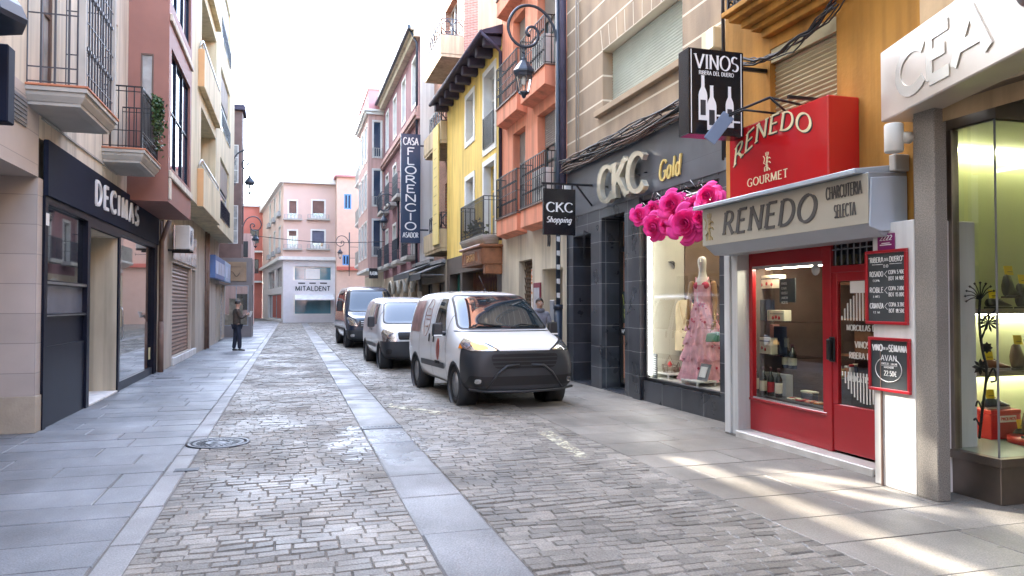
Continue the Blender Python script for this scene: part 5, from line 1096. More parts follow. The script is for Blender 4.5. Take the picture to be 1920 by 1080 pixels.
# awnings
def awning(y0, y1, z, X0, dout, label):
    t = thing('awning', label, 'awning', (X0, y0, z)); m = MB(); Fq = FR(X0)
    m.prism([Fq(y0, 0, z+.45), Fq(y0, dout, z+.05), Fq(y0, dout, z-.0), Fq(y0, 0, z+.38)], (0, y1-y0, 0)); m.build('canvas', mat('black_canvas', (.03, .034, .042), .7, .1), t)
    m = MB(); m.prism([Fq(y0, dout, z+.05), Fq(y0, dout+.02, z+.05), Fq(y0, dout+.02, z-.2), Fq(y0, dout, z-.2)], (0, y1-y0, 0)); m.build('valance', mat('black_canvas', (.03, .034, .042), .7, .1), t)
    m = MB(); m.fbox(Fq, y0, y1, 0, .15, z+.46, z+.6); m.bar(Fq(y0+.2, 0, z), Fq(y0+.2, dout, z-.02), .03); m.bar(Fq(y1-.2, 0, z), Fq(y1-.2, dout, z-.02), .03); m.build('casing', M_galv, t)
awning(y9a+.3, y9a+3.2, 2.75, XT, .95, 'dark folding awning with a pale edge over the shop beside the wood sign')
awning(y9b-3.4, y9b+1.4, 2.9, XT, 1.0, 'long dark awning farther along, below the tan boxed balcony')
# ---------------- mauve house
y10a, y10b = y9b+.01, yy(719, XT)
h10 = thing('mauve_house', 'mauve house with white window surrounds and a white blank gable', 'house', (XT, y10a, 0))
holes = []; nW = 4
for z in (3.9, 7.3, 11.2):
    for k in range(nW): a = y10a+(y10b-y10a)*(k+.5)/nW; holes.append((a-.6, a+.6, z+.02, z+2.2, .2))
m = MB(); wall(m, FT, y10a, y10b, 3.2, 14.4, holes); m.build('upper_wall', M_purple, h10)
for i, h in enumerate(holes): window(h10, FT, h, M_wframe, M_cglass if i > 7 else M_dglass, .16, 1, 1, .07, surround=M_wframe, sw=.14)
m = MB(); m.quad((XT-.001, y10a, 0), (15, y10a, 0), (15, y10a, 16), (XT-.001, y10a, 14.4)); m.build('gable', M_white2, h10)
m = MB(); m.fbox(FT, y10a+.01, y10b, .002, .26, 10.3, 10.45); m.fbox(FT, y10a+.01, y10b, .002, .18, 10.15, 10.298); m.fbox(FT, y10a+.01, y10b, .002, .14, 10.45, 10.75); m.build('cornice', M_pink, h10, bevel=.01)
m = MB(); m.fbox(FT, y10a, y10b, .002, .45, 14.25, 14.4); m.fbox(FT, y10a, y10b, .002, .3, 13.95, 14.248); m.build('eave', M_lightcream, h10); m = MB(); m.fbox(FT, y10a, y10b, .451, .6, 14.28, 14.45); m.tube([FT(y10a+.2, .45, 14.3), FT(y10a+.25, .12, 13.7), FT(y10a+.3, .1, 3.3)], .06, 8); m.build('gutter', M_lampblue, h10)
for k in range(nW):
    for z in (3.9, 7.3):
        a = y10a+(y10b-y10a)*(k+.5)/nW; b = MB(); b.fbox(FT, a-1.0, a+1.0, 0, .5, z-.2, z-.002); bb = b.build('balcony', M_moulding, h10, bevel=.02); railing(bb, FT, a-.96, a+.96, .46, z, z+1.1, M_lampblue, .16, .012, (.5,))
m = MB(); hs2 = [(y10a+.6+k*2.9, y10a+2.5+k*2.9, .02, 2.6, .4) for k in range(4)]; wall(m, FT, y10a, y10b, 0, 3.2, hs2); m.build('ground_floor_wall', mat('sand_stone', (.50, .40, .30), .8, .15, 2), h10)
for k, h in enumerate(hs2): window(h10, FT, h, M_bframe, M_dglass, .35, 1, 1, .08, name='shop_window')
# stone shop surround with arches
m = MB()
for k in range(5):
    a = y10a+.3+k*2.4
    m.tube([FT(a+.9*math.cos(R(180-j*15)), .06, 2.2+.7*math.sin(R(j*15))) for j in range(13)], .09, 6)
m.build('arch_moulding', M_moulding, h10)
shell(h10, M_purple, XT+.1, y10a+.02, y10b, 14.3, 9, z0=0, eave=-.05)
# tall vertical restaurant sign
Xs0 = 4.62; YSg = y10a-.6
sx0, sz1 = ony(752, 250, YSg); sx1, sz0 = ony(788, 456, YSg)
t = thing('restaurant_sign', 'tall narrow navy sign with white uncial letters running down it', 'sign', ((sx0+sx1)/2, YSg, sz0))
m = MB(); m.box(sx0, sx1, YSg, YSg+.14, sz0, sz1); m.build('board', mat('sign_navy', (.012, .035, .085), .35, .1), t, bevel=.01)
m = MB(); m.bar((sx1, YSg+.07, sz1-.5), (XT+.3, YSg+.07, sz1-.5), .07); m.bar((sx1, YSg+.07, sz0+.6), (XT+.3, YSg+.07, sz0+.6), .07); m.build('bracket', M_lampblue, t)
H = sz1-sz0; W_ = sx1-sx0; cxs = (sx0+sx1)/2
def vtxt(mb, s, pz, h, wf, thick=.15):
    letters(mb, s, (cxs-wf*W_/2, YSg-.002, sz1-pz*H-h), (1, 0, 0), (0, 0, 1), h, thick, thick*.7, .012, fit=wf*W_)
m = MB(); vtxt(m, 'CASA', .035, H*.065, .76); vtxt(m, 'ASADOR', .905, H*.045, .78)
for k, ch in enumerate('FLORENCIO'):
    wf = {'I': .09, 'L': .36, 'F': .36, 'E': .42}.get(ch, .54); vtxt(m, ch, .128+k*.0855, H*.067, wf, .2)
m.build('lettering', M_letterw, t)
# ---------------- pink house with projecting bay
y11a, y11b = y10b+.01, 60.5; XBY = 4.66; FBY = FR(XBY)
h11 = thing('pink_bay_house', 'pale pink house with a tall projecting window bay and stone balconies', 'house', (XT, y11a, 0))
bz0, bz1, yba, ybb = 3.9, 13.7, y11a+.02, y11a+7
hb = [(yba+.8+k*2.2, yba+2.0+k*2.2, z, z+2.2, .12) for k in range(3) for z in (4.7, 7.9, 11.0)]
m = MB(); wall(m, FBY, yba, ybb, bz0, bz1, hb)
hc = [(XBY+.3, XBY+.82, z, z+2.3, .1) for z in (4.7, 7.9, 11.0)]
wall(m, FS(yba), XBY, XT+.2, bz0, bz1, hc); wall(m, FS(ybb), XBY, XT, bz0, bz1); m.quad((XBY, yba, bz0), (XT, yba, bz0), (XT, ybb, bz0), (XBY, ybb, bz0)); m.build('bay', M_pink, h11)
for h in hb: window(h11, FBY, h, M_wframe, M_bglass, .08, 1, 0, .06, surround=M_wframe)
for h in hc:
    window(h11, FS(yba), h, M_wframe, M_bglass, .08, 0, 0, .05, surround=M_wframe, sw=.07); railing(h11, FS(yba), h[0]-.05, h[1]+.05, .12, h[2]-.05, h[2]+.55, M_moulding, .12, .014)
m = MB(); m.box(XBY-.16, XT+.1, yba-.16, ybb+.1, bz1, bz1+.16); m.box(XBY-.3, XT+.1, yba-.3, ybb+.2, bz1+.161, bz1+.3); m.box(XBY-.1, XT+.1, yba-.12, ybb, bz0-.2, bz0-.002); m.build('cornice', M_wframe, h11, bevel=.02)
m = MB(); m.box(XBY+.02, XT+3, yba+.02, ybb, bz1+.302, bz1+1.6); m.build('attic', M_pinkd, h11); m = MB(); m.box(XBY-.02, XT+3.1, yba-.03, ybb+.05, bz1+1.602, bz1+1.78); m.build('coping', M_pink, h11)
hd = [(ybb+.8+k*2.2, ybb+2+k*2.2, z, z+2.2, .15) for k in range(2) for z in (4.7, 7.9, 11.0)]
m = MB(); wall(m, FT, y11a, y11b, 3.7, 15.3, hd); m.build('upper_wall', M_pink, h11)
m = MB(); wall(m, FT, y11a, y11b, 0, 3.7, [(y11a+1, y11a+4, .02, 2.8, .3), (y11a+5, y11a+8, .02, 2.8, .3)]); m.build('ground_floor_wall', M_lightcream, h11)
for z in (4.6, 7.8, 10.9):
    b = MB(); b.prism([FT(ybb+.3, 0, z), FT(ybb+.3, .9, z), FT(ybb+.3, .9, z-.15), FT(ybb+.3, 0, z-.6)], (0, 4.2, 0)); bb = b.build('balcony', M_wframe, h11, bevel=.02)
    railing(bb, FT, ybb+.35, ybb+4.4, .85, z+.01, z+1.0, M_moulding, .2, .03)
shell(h11, M_pink, XT+.1, y11a+.02, y11b, 15.2, 9, z0=0, eave=-.05)
t = thing('projecting_sign', 'small black hanging sign beyond the dark blue van under the pink bay', 'sign', (4.6, y11a-1, 3)); ps0, ps1 = ony(692, 522, y11a-1.2), ony(709, 503, y11a-1.2); m = MB(); m.box(ps0[0], ps1[0], y11a-1.2, y11a-1.08, ps0[1], ps1[1]); m.build('board', M_black, t, bevel=.01)
m = MB(); m.bar((ps1[0], y11a-1.14, ps1[1]-.1), (XT, y11a-1.14, ps1[1]-.1), .05); m.build('bracket', M_black, t)
m = MB(); letters(m, 'PLATERIA', (ps0[0]+.05, y11a-1.202, (ps0[1]+ps1[1])/2-.1), (1, 0, 0), (0, 0, 1), .2, .16, .16, .01, fit=ps1[0]-ps0[0]-.1); m.build('lettering', M_letterw, t)
# ---------------- end of the street: rounded pale pink house with the dental clinic
YE = 68.5; FE = FS(YE); ex0, _ = ony(541, 500, YE); ex1 = 8.2
zr = ony(600, 346, YE)[1]; zg1 = ony(600, 482, YE)[1]
h12 = thing('clinic_house', 'pale pink corner house closing the street above the white dental clinic', 'house', (ex0, YE, 0))
def ew(p0, p1, q0, q1): a = ony(p0, q1, YE); b = ony(p1, q0, YE); return (a[0], b[0], a[1], b[1], .2)
he = [ew(542, 556, 377, 407), ew(586, 608, 377, 407), ew(541, 556, 433, 463), ew(585, 608, 433, 463)]
bx0 = ony(531, 500, YE)[0]
m = MB(); wall(m, FE, bx0, ex1, zg1, zr, he); 
# chamfer towards the side street
CE = Vector((bx0, YE, 0)); d9 = ray(490, 540); d9 = d9*89; ce2 = Vector((d9.x, d9.y, 0)); u = (ce2-CE).normalized(); FX = Fr(CE, u, Vector((-u.y, u.x, 0)) if Vector((-u.y, u.x, 0)).y < 0 else Vector((u.y, -u.x, 0)))
Lc = (ce2-CE).length; hx = [(2.5+k*5.2, 4.1+k*5.2, z, z+2.2, .2) for k in range(3) for z in (zg1+.7, zg1+4.0)]
wall(m, FX, 0, Lc, zg1, zr, hx); m.build('upper_wall', M_endpink, h12)
for i, h in enumerate(he):
    window(h12, FE, h, M_wframe, M_dglass, .16, 1, 0, .08, surround=M_wframe, sw=.14, blind=.75 if i != 2 else .3, blindm=mat('brown_blind', (.22, .13, .11), .6) if i < 3 else mat('grey_blue_blind', (.16, .17, .24), .6))
    m = MB(); m.fbox(FE, h[0]-.5, h[1]+.5, .0, .35, h[2]-.28, h[2]-.16); b_ = m.build('window_ledge', M_moulding, h12); railing(b_, FE, h[0]-.4, h[1]+.4, .3, h[2]-.16, h[2]+.2, M_galv, .25, .02)
for h in hx:
    window(h12, FX, h, M_wframe, M_dglass, .16, 1, 0, .07, surround=M_wframe, sw=.12); m = MB(); m.fbox(FX, h[0]-.3, h[1]+.3, 0, .3, h[2]-.2, h[2]-.1); m.fbox(FX, h[0]-.2, h[1]+.2, .1, .28, h[2]-.1, h[2]+.25); m.build('flower_box', M_galv, h12)
m = MB(); m.fbox(FE, bx0-.3, ex1, .0, .5, zr, zr+.35); m.fbox(FE, bx0-.2, ex1, .0, .3, zr+.35, zr+.8); m.build('cornice', M_wframe, h12); m = MB(); m.fbox(FX, 0, Lc, .0, .4, zr+.003, zr+.803); m.build('cornice', M_wframe, h12)
m = MB(); m.fbox(FE, bx0-.2, ex1, .0, .4, zg1-.3, zg1-.002); m.fbox(FX, 0, Lc, .0, .4, zg1-.303, zg1-.005); m.build('string_course', M_wframe, h12)
m = MB(); hgf = [ew(551, 622, 500, 526), ew(551, 622, 553, 590)]; hgf = [(h[0], h[1], max(h[2], .3), h[3], .3) for h in hgf]
wall(m, FE, bx0, ex1, 0, zg1-.3, hgf); hxg = [(1.2, 7, 3.2, 5.0, .3), (8.5, 15.5, 3.2, 5.0, .3), (1.5, 15.5, .2, 2.6, .5)]; wall(m, FX, 0, Lc, 0, zg1-.3, hxg); m.build('ground_floor_wall', mat('clinic_white', (.68, .66, .67), .6, .04), h12)
M_clinic = mat('clinic_glass', (.10, .24, .30), .05, .3, .5, spec=1)
for h in hgf: window(h12, FE, h, M_wframe, M_clinic, .2, 0, 0, .08, name='shop_window')
for h in hxg: window(h12, FX, h, M_galv, M_cglass if h[2] > 1 else M_dglass, .25, 1, 0, .08, name='shop_window')
p0_, p1_ = ony(573, 523, YE), ony(600, 504, YE); m = MB(); m.fbox(FE, p0_[0], p1_[0], -.15, -.13, p0_[1], p1_[1]); m.build('poster', M_paper, h12)
t = thing('clinic_sign', 'dark wide lettering on the white front of the dental clinic at the street end', 'sign', (ex0, YE, 4)); l0 = ony(554, 545, YE); l1 = ony(619, 537, YE)
m = MB(); letters(m, 'MITALDENT', (l0[0], YE-.02, l0[1]), (1, 0, 0), (0, 0, 1), l1[1]-l0[1], .17, .17, .03, fit=l1[0]-l0[0]); m.build('lettering', M_cable, t)
m = MB(); 
for q0, q1 in ((559, 572), (580, 592), (600, 613)): a_ = ony(q0, 531, YE); b_ = ony(q1, 530, YE); m.box(a_[0], b_[0], YE-.03, YE-.002, a_[1]-.05, a_[1]+.06)
m.build('small_lettering', M_cable, t)
aw0 = ony(553, 560, YE-1.6); aw1 = ony(627, 553, YE-1.6)
m = MB(); m.prism([(aw0[0], YE, aw0[1]+.35), (aw0[0], YE-1.6, aw0[1]), (aw0[0], YE-1.6, aw0[1]-.12), (aw0[0], YE, aw0[1]+.22)], (aw1[0]-aw0[0], 0, 0)); tag(m.build('awning', mat('white_canvas', (.72, .74, .76), .7)), 'white canvas awning across the dental clinic front', 'awning')
m = MB(); m.prism([(bx0+.3, YE+.4, zr-.2), (ex1, YE+.4, zr-.2), (ex1, YE+18, zr-.2), (ce2.x+.3, ce2.y, zr-.2)], (0, 0, .5)); m.build('roof', M_tileroof, h12)
m = MB(); c_ = ony(556, 335, YE); m.box(c_[0]-.3, c_[0]+.3, YE+1, YE+1.6, zr, c_[1]+.5); m.build('chimney', M_moulding, h12)
# orange-pink house behind with blue window, between clinic and bay
h13 = thing('peach_house', 'peach house with a blue shuttered window squeezed beside the clinic house', 'house', (6.5, 66, 0)); YQ = 66.5; FQ = FS(YQ)
qa, qb = ony(631, 500, YQ)[0], 12; z13 = ony(640, 332, YQ)[1]; hq = ony(645, 392, YQ), ony(659, 364, YQ); hq2 = ony(642, 497, YQ), ony(655, 478, YQ)
hqs = [(hq[0][0], hq[1][0], hq[0][1], hq[1][1], .1), (hq2[0][0], hq2[1][0], hq2[0][1], hq2[1][1], .1)]
m = MB(); wall(m, FQ, qa, qb, 0, z13, hqs); m.quad((qa, YQ, 0), (qa, YQ+6, 0), (qa, YQ+6, z13), (qa, YQ, z13)); m.build('front_wall', mat('peach_render', (.60, .44, .36), .85, .05), h13)
for h in hqs: window(h13, FQ, h, mat('blue_frame', (.10, .30, .62), .4), M_bglass, .06, 1, 0, .1)
m = MB(); m.box(qa-.2, qb, YQ-.3, YQ+6, z13, z13+.2); m.build('roof', M_pinkd, h13); m = MB(); m.fbox(FQ, qa, qb, 0, .3, 4.6, 4.9); m.build('string_course', M_redren, h13)
# red house at the far left end
YR_ = 92; FRd = FS(YR_); r0, r1 = ony(440, 500, YR_)[0], ony(492, 500, YR_)[0]; zrr = ony(480, 388, YR_)[1]
h14 = thing('red_house', 'distant red house with white banded balconies beyond the clinic corner', 'house', (r1, YR_, 0)); XRr = r1
hrr = [(r1-3.2+k*1.8, r1-2.2+k*1.8, z, z+2.3, .15) for k in range(2) for z in (4.6, 8.1)]
m = MB(); wall(m, FRd, r0, r1, 0, zrr, hrr); m.build('front_wall', M_redren, h14)
for h in hrr: window(h14, FRd, h, M_bframe, M_dglass, .1, 1, 0, .08)
for z in (4.4, 7.9): m = MB(); m.fbox(FRd, r1-3.6, r1, 0, .8, z-.25, z-.05); bb = m.build('balcony', M_wframe, h14); m = MB(); m.fbox(FRd, r1-3.6, r1, .7, .8, z-.05, z+.8); m.build('parapet', M_redren, bb)
m = MB(); m.box(r0, r1+.3, YR_-.5, YR_+8, zrr, zrr+.3); m.build('roof', M_wframe, h14)
h15 = thing('cream_end_house', 'far cream house front behind the street lamp at the left end', 'house', (r0-3, YR_-8, 0)); YQ2 = 60; c0, c1 = ony(452, 500, YQ2)[0]-6, ony(470, 500, YQ2)[0]
m = MB(); m.box(c0, c1, YQ2, YQ2+6, 0, 7); m.build('wall', M_pink, h15)
for k in range(3):
    m = MB(); m.fbox(FS(YQ2), c1-1.0, c1-.2, .0, .05, 1.2+k*2, 2.4+k*2); m.build('window', M_dglass, h15)
# ================================================================ street lamps
SCROLL = [(1046, 330), (1046, 230), (1046, 120), (1043, 70), (1030, 36), (1010, 17), (986, 11), (964, 18), (949, 36), (943, 58), (949, 78), (963, 91), (980, 94), (996, 88), (1004, 74), (1003, 60), (994, 53), (984, 56), (980, 66), (985, 70)]
def smooth(pts, k=4):
    out = []; P = [Vector(p) for p in pts]
    for i in range(len(P)-1):
        a, b, c, d = P[max(i-1, 0)], P[i], P[i+1], P[min(i+2, len(P)-1)]
        for j in range(k):
            t = j/k; out.append(.5*((2*b)+(c-a)*t+(2*a-5*b+4*c-d)*t*t+(3*b-a-3*c+d)*t**3))
    return out+[P[-1]]
M_lglass = glass_mat('lamp_glass', (.93, .94, .93), 1.2)
def lamp(X, Y, zbot, side, label, pole0, pole1, wallX, s=.0108):
    """zbot: height of the scroll's lowest point; side=-1: arm reaches towards -x"""
    t = thing('street_lamp', label, 'street lamp', (X, Y, pole0), 'scroll arm street lamps')
    P = lambda px, py: Vector((X+side*(1046-px)*s, Y, zbot+(94-py)*s))
    m = MB(); m.tube(smooth([P(*q) for q in SCROLL]), .032, 8); e = P(985, 70); m.lathe([(.0, -.04), (.045, 0), (0, .04)], e, (0, 1, 0), 10); m.build('scroll_arm', M_lampblue, t)
    m = MB(); m.tube([(X-side*.0, Y, pole0), (X, Y, pole1)], .05, 10)
    if pole0 < .1: m.tube([(X, Y, 0), (X, Y, 1.5)], .095, 8); m.tube([(X, Y, 1.5), (X, Y, 1.6)], .11, 8)
    m.build('pole', M_lampblue, t)
    m = MB()
    for z in (zbot-.05, zbot-1.0) if side < 0 else (zbot+.3, zbot-.6):
        m.bar((X, Y, z), (wallX, Y, z), .035); m.bar((wallX, Y, z-.1), (wallX, Y, z+.12), .04)
    m.build('wall_bracket', M_lampblue, t)
    c = P(975, 94); x, z = c.x, c.z-.17
    m = MB(); m.lathe([(.016, .17), (.016, .04), (.035, .03), (.02, .0), (.03, -.06), (.055, -.08), (.055, -.13), (.08, -.15), (.20, -.30), (.235, -.36), (.235, -.40), (.20, -.42), (.19, -.47), (.165, -.475)], (x, Y, z), n=8); m.build('lantern_cap', M_lampblue, t)
    m = MB(); m.lathe([(.175, -.476), (.105, -.80)], (x, Y, z), n=6, cap=False); m.build('lantern_glass', M_lglass, t)
    m = MB()
    for k in range(6):
        a = k*math.pi/3; u, v = math.cos(a), math.sin(a); m.bar((x+.18*v, Y+.18*u, z-.47), (x+.108*v, Y+.108*u, z-.81), .016)
    m.lathe([(.085, -.80), (.12, -.80), (.12, -.83), (.06, -.86), (.03, -.92), (0, -.94)], (x, Y, z), n=6); m.build('lantern_frame', M_lampblue, t)
    m = MB(); m.lathe([(.03, -.47), (.045, -.52), (.045, -.62), (0, -.66)], (x, Y, z), n=10); m.build('bulb', M_letterw, t)
    return t
def lampat(px, py, w): # pixel of scroll bottom / pole, axis depth
    d = ray(px, py); return d*w
YLN = 15.0; pl = ony(1046, 94, YLN)
lamp(pl[0], YLN, CAMH+(pl[1]-CAMH), -1, 'big scroll lamp on a tall pole in front of the salmon house', 0, 9.3, XT)
for (pp, pb, w, side, wx, lb) in (((747, 380), (716, 396), 39.7, -1, XT, 'scroll lamp with blue cap between the pink bay and the tall navy sign'), ((655, 445), (637, 462), 64, -1, XT, 'smallest scroll lamp, seen against the far peach house'),
                              ((434, 300), (455, 318), 33.0, 1, XC, 'scroll lamp on the cream apartment house wall on the left'), ((455, 420), (467, 432), 47, 1, -3.6, 'far left scroll lamp in front of the red house')):
    a = lampat(pp[0], pb[1], w); lamp(a.x, a.y, CAMH+a.z, side, lb, CAMH+a.z-2.0, CAMH+a.z+1.2, wx)
pipe = MB(); yq = yy(1056, XT-.1); pipe.tube([(XT-.1, yq, 3.3), (XT-.1, yq, 12)], .075, 10); pipe.build('downpipe', M_eave, h7)
# pole stickers
m = MB(); rnd = random.Random(4)
for k in range(5): z = 1.75+k*.30; m.hexa([(pl[0]-.052, YLN-.05, z), (pl[0]-.052+.07, YLN-.056, z+rnd.uniform(-.02, .02)), (pl[0]+.02, YLN-.058, z), (pl[0]-.04, YLN-.058, z), (pl[0]-.052, YLN-.05, z+.1), (pl[0]+.02, YLN-.056, z+.09), (pl[0]+.02, YLN-.058, z+.1), (pl[0]-.04, YLN-.058, z+.1)])
tag(m.build('sticker_strip', M_paper), 'torn white stickers up the lower part of the big lamp pole', 'stickers')
a = lampat(470, 441, 47); b = lampat(742, 452, 47)
m = MB(); m.tube([a.lerp(b, k/20)+Vector((0, 0, CAMH-.25*math.sin(math.pi*k/20))) for k in range(21)], .022, 5); tag(m.build('overhead_cable', M_cable), 'thin dark cable strung across the far end of the street', 'cable')
# ================================================================ hanging signs
YV = yy(1430, XR); vx0, vz0 = ony(1291, 250, YV-.22); vx1, vz1 = ony(1394, 99, YV-.22)
t = thing('wine_sign', 'black hanging box sign with three white wine bottles over the red delicatessen', 'sign', ((vx0+vx1)/2, YV, vz0))
m = MB(); m.box(vx0, vx1, YV-.22, YV+.0, vz0, vz1); m.build('box', mat('sign_black', (.010, .011, .014), .22, .1), t, bevel=.008)
Ys = YV-.222; W_ = vx1-vx0; H_ = vz1-vz0
m = MB(); 
for x in (vx0+.05*W_, vx1-.05*W_): m.box(x-.005, x+.005, Ys-.002, Ys, vz0+.01, vz1-.02)
m.build('trim_line', M_letterw, t)
m = MB(); letters(m, 'VINOS', (vx0+.12*W_, Ys, vz1-.235*H_), (1, 0, 0), (0, 0, 1), .165*H_, .15, .045, .004, serif=.12, fit=.77*W_)
letters(m, 'RIBERA DEL DUERO', (vx0+.19*W_, Ys, vz1-.305*H_), (1, 0, 0), (0, 0, 1), .045*H_, .13, .08, .004, serif=.08, fit=.62*W_); m.build('lettering', M_letterw, t)
def bottle_shape(cx, z0, h, w, cut=0):
    hw = w/2; pr = [(-hw, 0), (hw, 0), (hw, .55), (hw*.85, .63), (hw*.38, .74), (hw*.34, .97), (hw*.38, .985), (hw*.38, 1), (-hw*.38, 1), (-hw*.38, .985), (-hw*.34, .97), (-hw*.38, .74), (-hw*.85, .63), (-hw, .55)]
    return [(cx+a*1.0, b*h+z0) for a, b in pr]
for (fx, fz, fh, fw_b, lay_) in ((.255, .165, .52, .155, 0), (.41, .055, .52, .165, 1), (.735, .10, .48, .145, 0)):
    cx = vx0+fx*W_; z0 = vz0+fz*H_; h_ = fh*H_; w9 = fw_b*W_
    m = MB(); m.prism([(x, Ys-.001-.002*lay_, z) for x, z in bottle_shape(cx, z0, h_, w9)], (0, -.003, 0)); bt = m.build('bottle_emblem', M_letterw, t)
    m = MB(); m.box(cx-w9*.3, cx+w9*.3, Ys-.0065-.002*lay_, Ys-.0045-.002*lay_, z0+.11*h_, z0+.45*h_); m.build('bottle_label', M_cable, bt)
m = MB(); m.box(vx0+.5*W_, vx0+.93*W_, Ys-.003, Ys-.001, vz0+.16*H_, vz0+.18*H_); m.box(vx0+.5*W_, vx0+.66*W_, Ys-.003, Ys-.001, vz0+.22*H_, vz0+.24*H_); m.build('shelf_line', M_letterw, t)
m = MB()
for z in (vz0+.12, vz1-.14): m.bar((vx1, YV-.1, z), (XR+.0, YV-.1, z), .04)
m.build('bracket', M_black, t)
# dress shop hanging sign
YK_ = yy(1112, XT); kx0, kz0 = ony(1018, 440, YK_); kx1, kz1 = ony(1078, 356, YK_)
t = thing('hanging_sign', 'small black square sign with white letters on an iron arm by the salmon house', 'sign', ((kx0+kx1)/2, YK_, kz0))
m = MB(); m.box(kx0, kx1, YK_-.03, YK_+.03, kz0, kz1); m.build('board', mat('sign_black', (.01, .011, .014)), t, bevel=.005)
W_ = kx1-kx0; H_ = kz1-kz0
m = MB(); letters(m, 'CKC', (kx0+.1*W_, YK_-.032, kz0+.50*H_), (1, 0, 0), (0, 0, 1), .2*H_, .2, .06, .005, serif=.12, fit=.8*W_); letters(m, 'Shopping', (kx0+.09*W_, YK_-.032, kz0+.27*H_), (1, 0, 0), (0, 0, 1), .125*H_, .17, .08, .005, shear=.3, fit=.76*W_); m.build('lettering', M_letterw, t)
m = MB(); m.bar((kx0-.03, YK_, kz1+.1), (XT, YK_, kz1+.1), .04)
m.bar((XT-.02, YK_, kz1-.3), (XT-.35, YK_, kz1+.1), .03)
for k in range(4): x = kx0+.1*W_+k*.27*W_; m.bar((x, YK_, kz1), (x, YK_, kz1+.1), .02)
m.build('iron_arm', M_black, t)
# big letters on the slate fascia
fx = XT-.013
t = thing('fascia_letters', 'tall gilded box letters standing off the slate fascia', 'sign', (fx, yy(1180, fx), 3.6))
ya, yb = yy(1135, fx), yy(1221, fx); zbL = zz(1180, 368, fx)
M_chrome = mat('gilt_chrome', (.80, .74, .58), .16, .15, 4, metal=.6)
m = MB(); 
letters(m, 'CKC', (fx-.05, ya, zbL+.0), (0, -1, 0), (0, 0, 1), .63, .27, .09, .09, serif=.15, fit=abs(yb-ya), sp=.06); m.build('lettering', M_chrome, t)
m = MB()
for k in range(7): a = ya+(yb-ya)*(k+.5)/7; m.bar((fx, a, zbL+.3), (fx-.05, a, zbL+.3), .02)
m.build('stud', M_black, t)
t = thing('fascia_script', 'smaller yellow italic letters to the right on the slate fascia', 'sign', (fx, yy(1255, fx), 3.7))
ya, yb = yy(1238, fx), yy(1277, fx); zbG = zz(1238, 342, fx); m = MB(); letters(m, 'Gold', (fx, ya, zbG+.02), (0, -1, 0), (0, 0, 1), .31, .17, .07, .02, shear=.18, serif=.09, fit=abs(yb-ya)); m.build('lettering', mat('yellow_gilt', (.85, .66, .22), .3, .05, 3, metal=.3), t)
# red delicatessen box sign
XS_ = 4.88; ra0, ra1 = yy(1555, XS_), yy(1369, XS_); rz0, rz1 = 2.85, 3.60
t = thing('delicatessen_sign', 'glossy red box sign with arched gold letters above the delicatessen shutter box', 'shop sign', (XS_, ra0, rz0))
m = MB(); m.box(XS_, XR, ra0, ra1, rz0-.35, rz1); m.build('box', M_redsign, t, bevel=.012)
M_goldp = mat('gold_print', (.80, .70, .42), .4, .1, 8); M_shadow = mat('black_print', (.02, .012, .012), .5, 0)
wR = ra1-ra0; cR = ra1-.5*wR
def arch(x, y):   # bends the line up in the middle
    u = x-.62; return (x, y+.22-.42*u*u+.10*u)
for (mm, o_, dd) in ((M_shadow, .014, .003), (M_goldp, 0, .006)):
    m = MB(); letters(m, 'RENEDO', (XS_, ra1-.10-o_, rz0+.34-o_), (0, -1, 0), (0, 0, 1), .185, .19, .06, dd, sp=.26, serif=.12, shear=.22, lay=arch, fit=1.30); m.build('lettering' if dd > .004 else 'letter_shadow', mm, t)
m = MB(); letters(m, 'GOURMET', (XS_, ra1-.36, rz0+.06), (0, -1, 0), (0, 0, 1), .085, .18, .07, .003, sp=.22, serif=.12, fit=.70); m.build('small_lettering', M_goldp, t)
def crest(O, u, n, h, mtl, parent):
    """little heraldic beast: crown, rearing body, tail and paws as ribbons"""
    O, u = Vector(O), Vector(u); up = Vector((0, 0, 1)); m = MB(); rnd = random.Random(2)
    for pts, r in (([(0, .0), (.02, .2), (-.05, .4), (.02, .6), (.0, .8)], .10), ([(0, .6), (.2, .7), (.3, .62)], .05), ([(0, .45), (.22, .48), (.3, .38)], .05), ([(0, .2), (.2, .1), (.25, 0)], .05), ([(-.05, .3), (-.22, .2), (-.2, 0)], .055), ([(-.05, .35), (-.3, .45), (-.2, .7), (-.32, .85)], .035), ([(-.1, .85), (-.12, 1.0)], .03), ([(.0, .85), (.0, 1.02)], .03), ([(.1, .85), (.12, 1.0)], .03), ([(-.12, .84), (.12, .84)], .05)):
        P = [O+u*(a*h)+up*(b*h)+n*.003 for a, b in pts]
        for p, q in zip(P, P[1:]): m.bar(p, q, r*h*1.5, .004 if abs(n.x) > .5 else r*h)
    m.build('crest', mtl, parent)
crest((XS_, ra1-.72, rz0+.18), (0, -1, 0), Vector((-1, 0, 0)), .20, M_goldp, t)
m = MB(); m.fbox(FR(XR), ra0+.4, ra0+.43, 0, .5, rz1+.06, rz1+.09); m.tube([(XR, ra0+.75, rz1+.1), (XS_-.1, ra0+.75, rz1+.16), (XS_-.45, ra1+.0, rz1+.02)], .014, 6); m.tube([(XS_+.1, ra0+.72, rz1), (XS_-.1, ra0+.75, rz1+.16)], .012, 6); m.tube([(XS_+.02, ra1-.25, rz1), (XS_-.35, ra1-.15, rz1+.05)], .012, 6)
m.build('floodlight_arm', M_black, t)
fy, fzz = onx(1348, 240, 4.42); t = thing('floodlight', 'slim blue-grey floodlight on an arm in front of the black wine sign', 'floodlight', (4.42, fy, fzz))
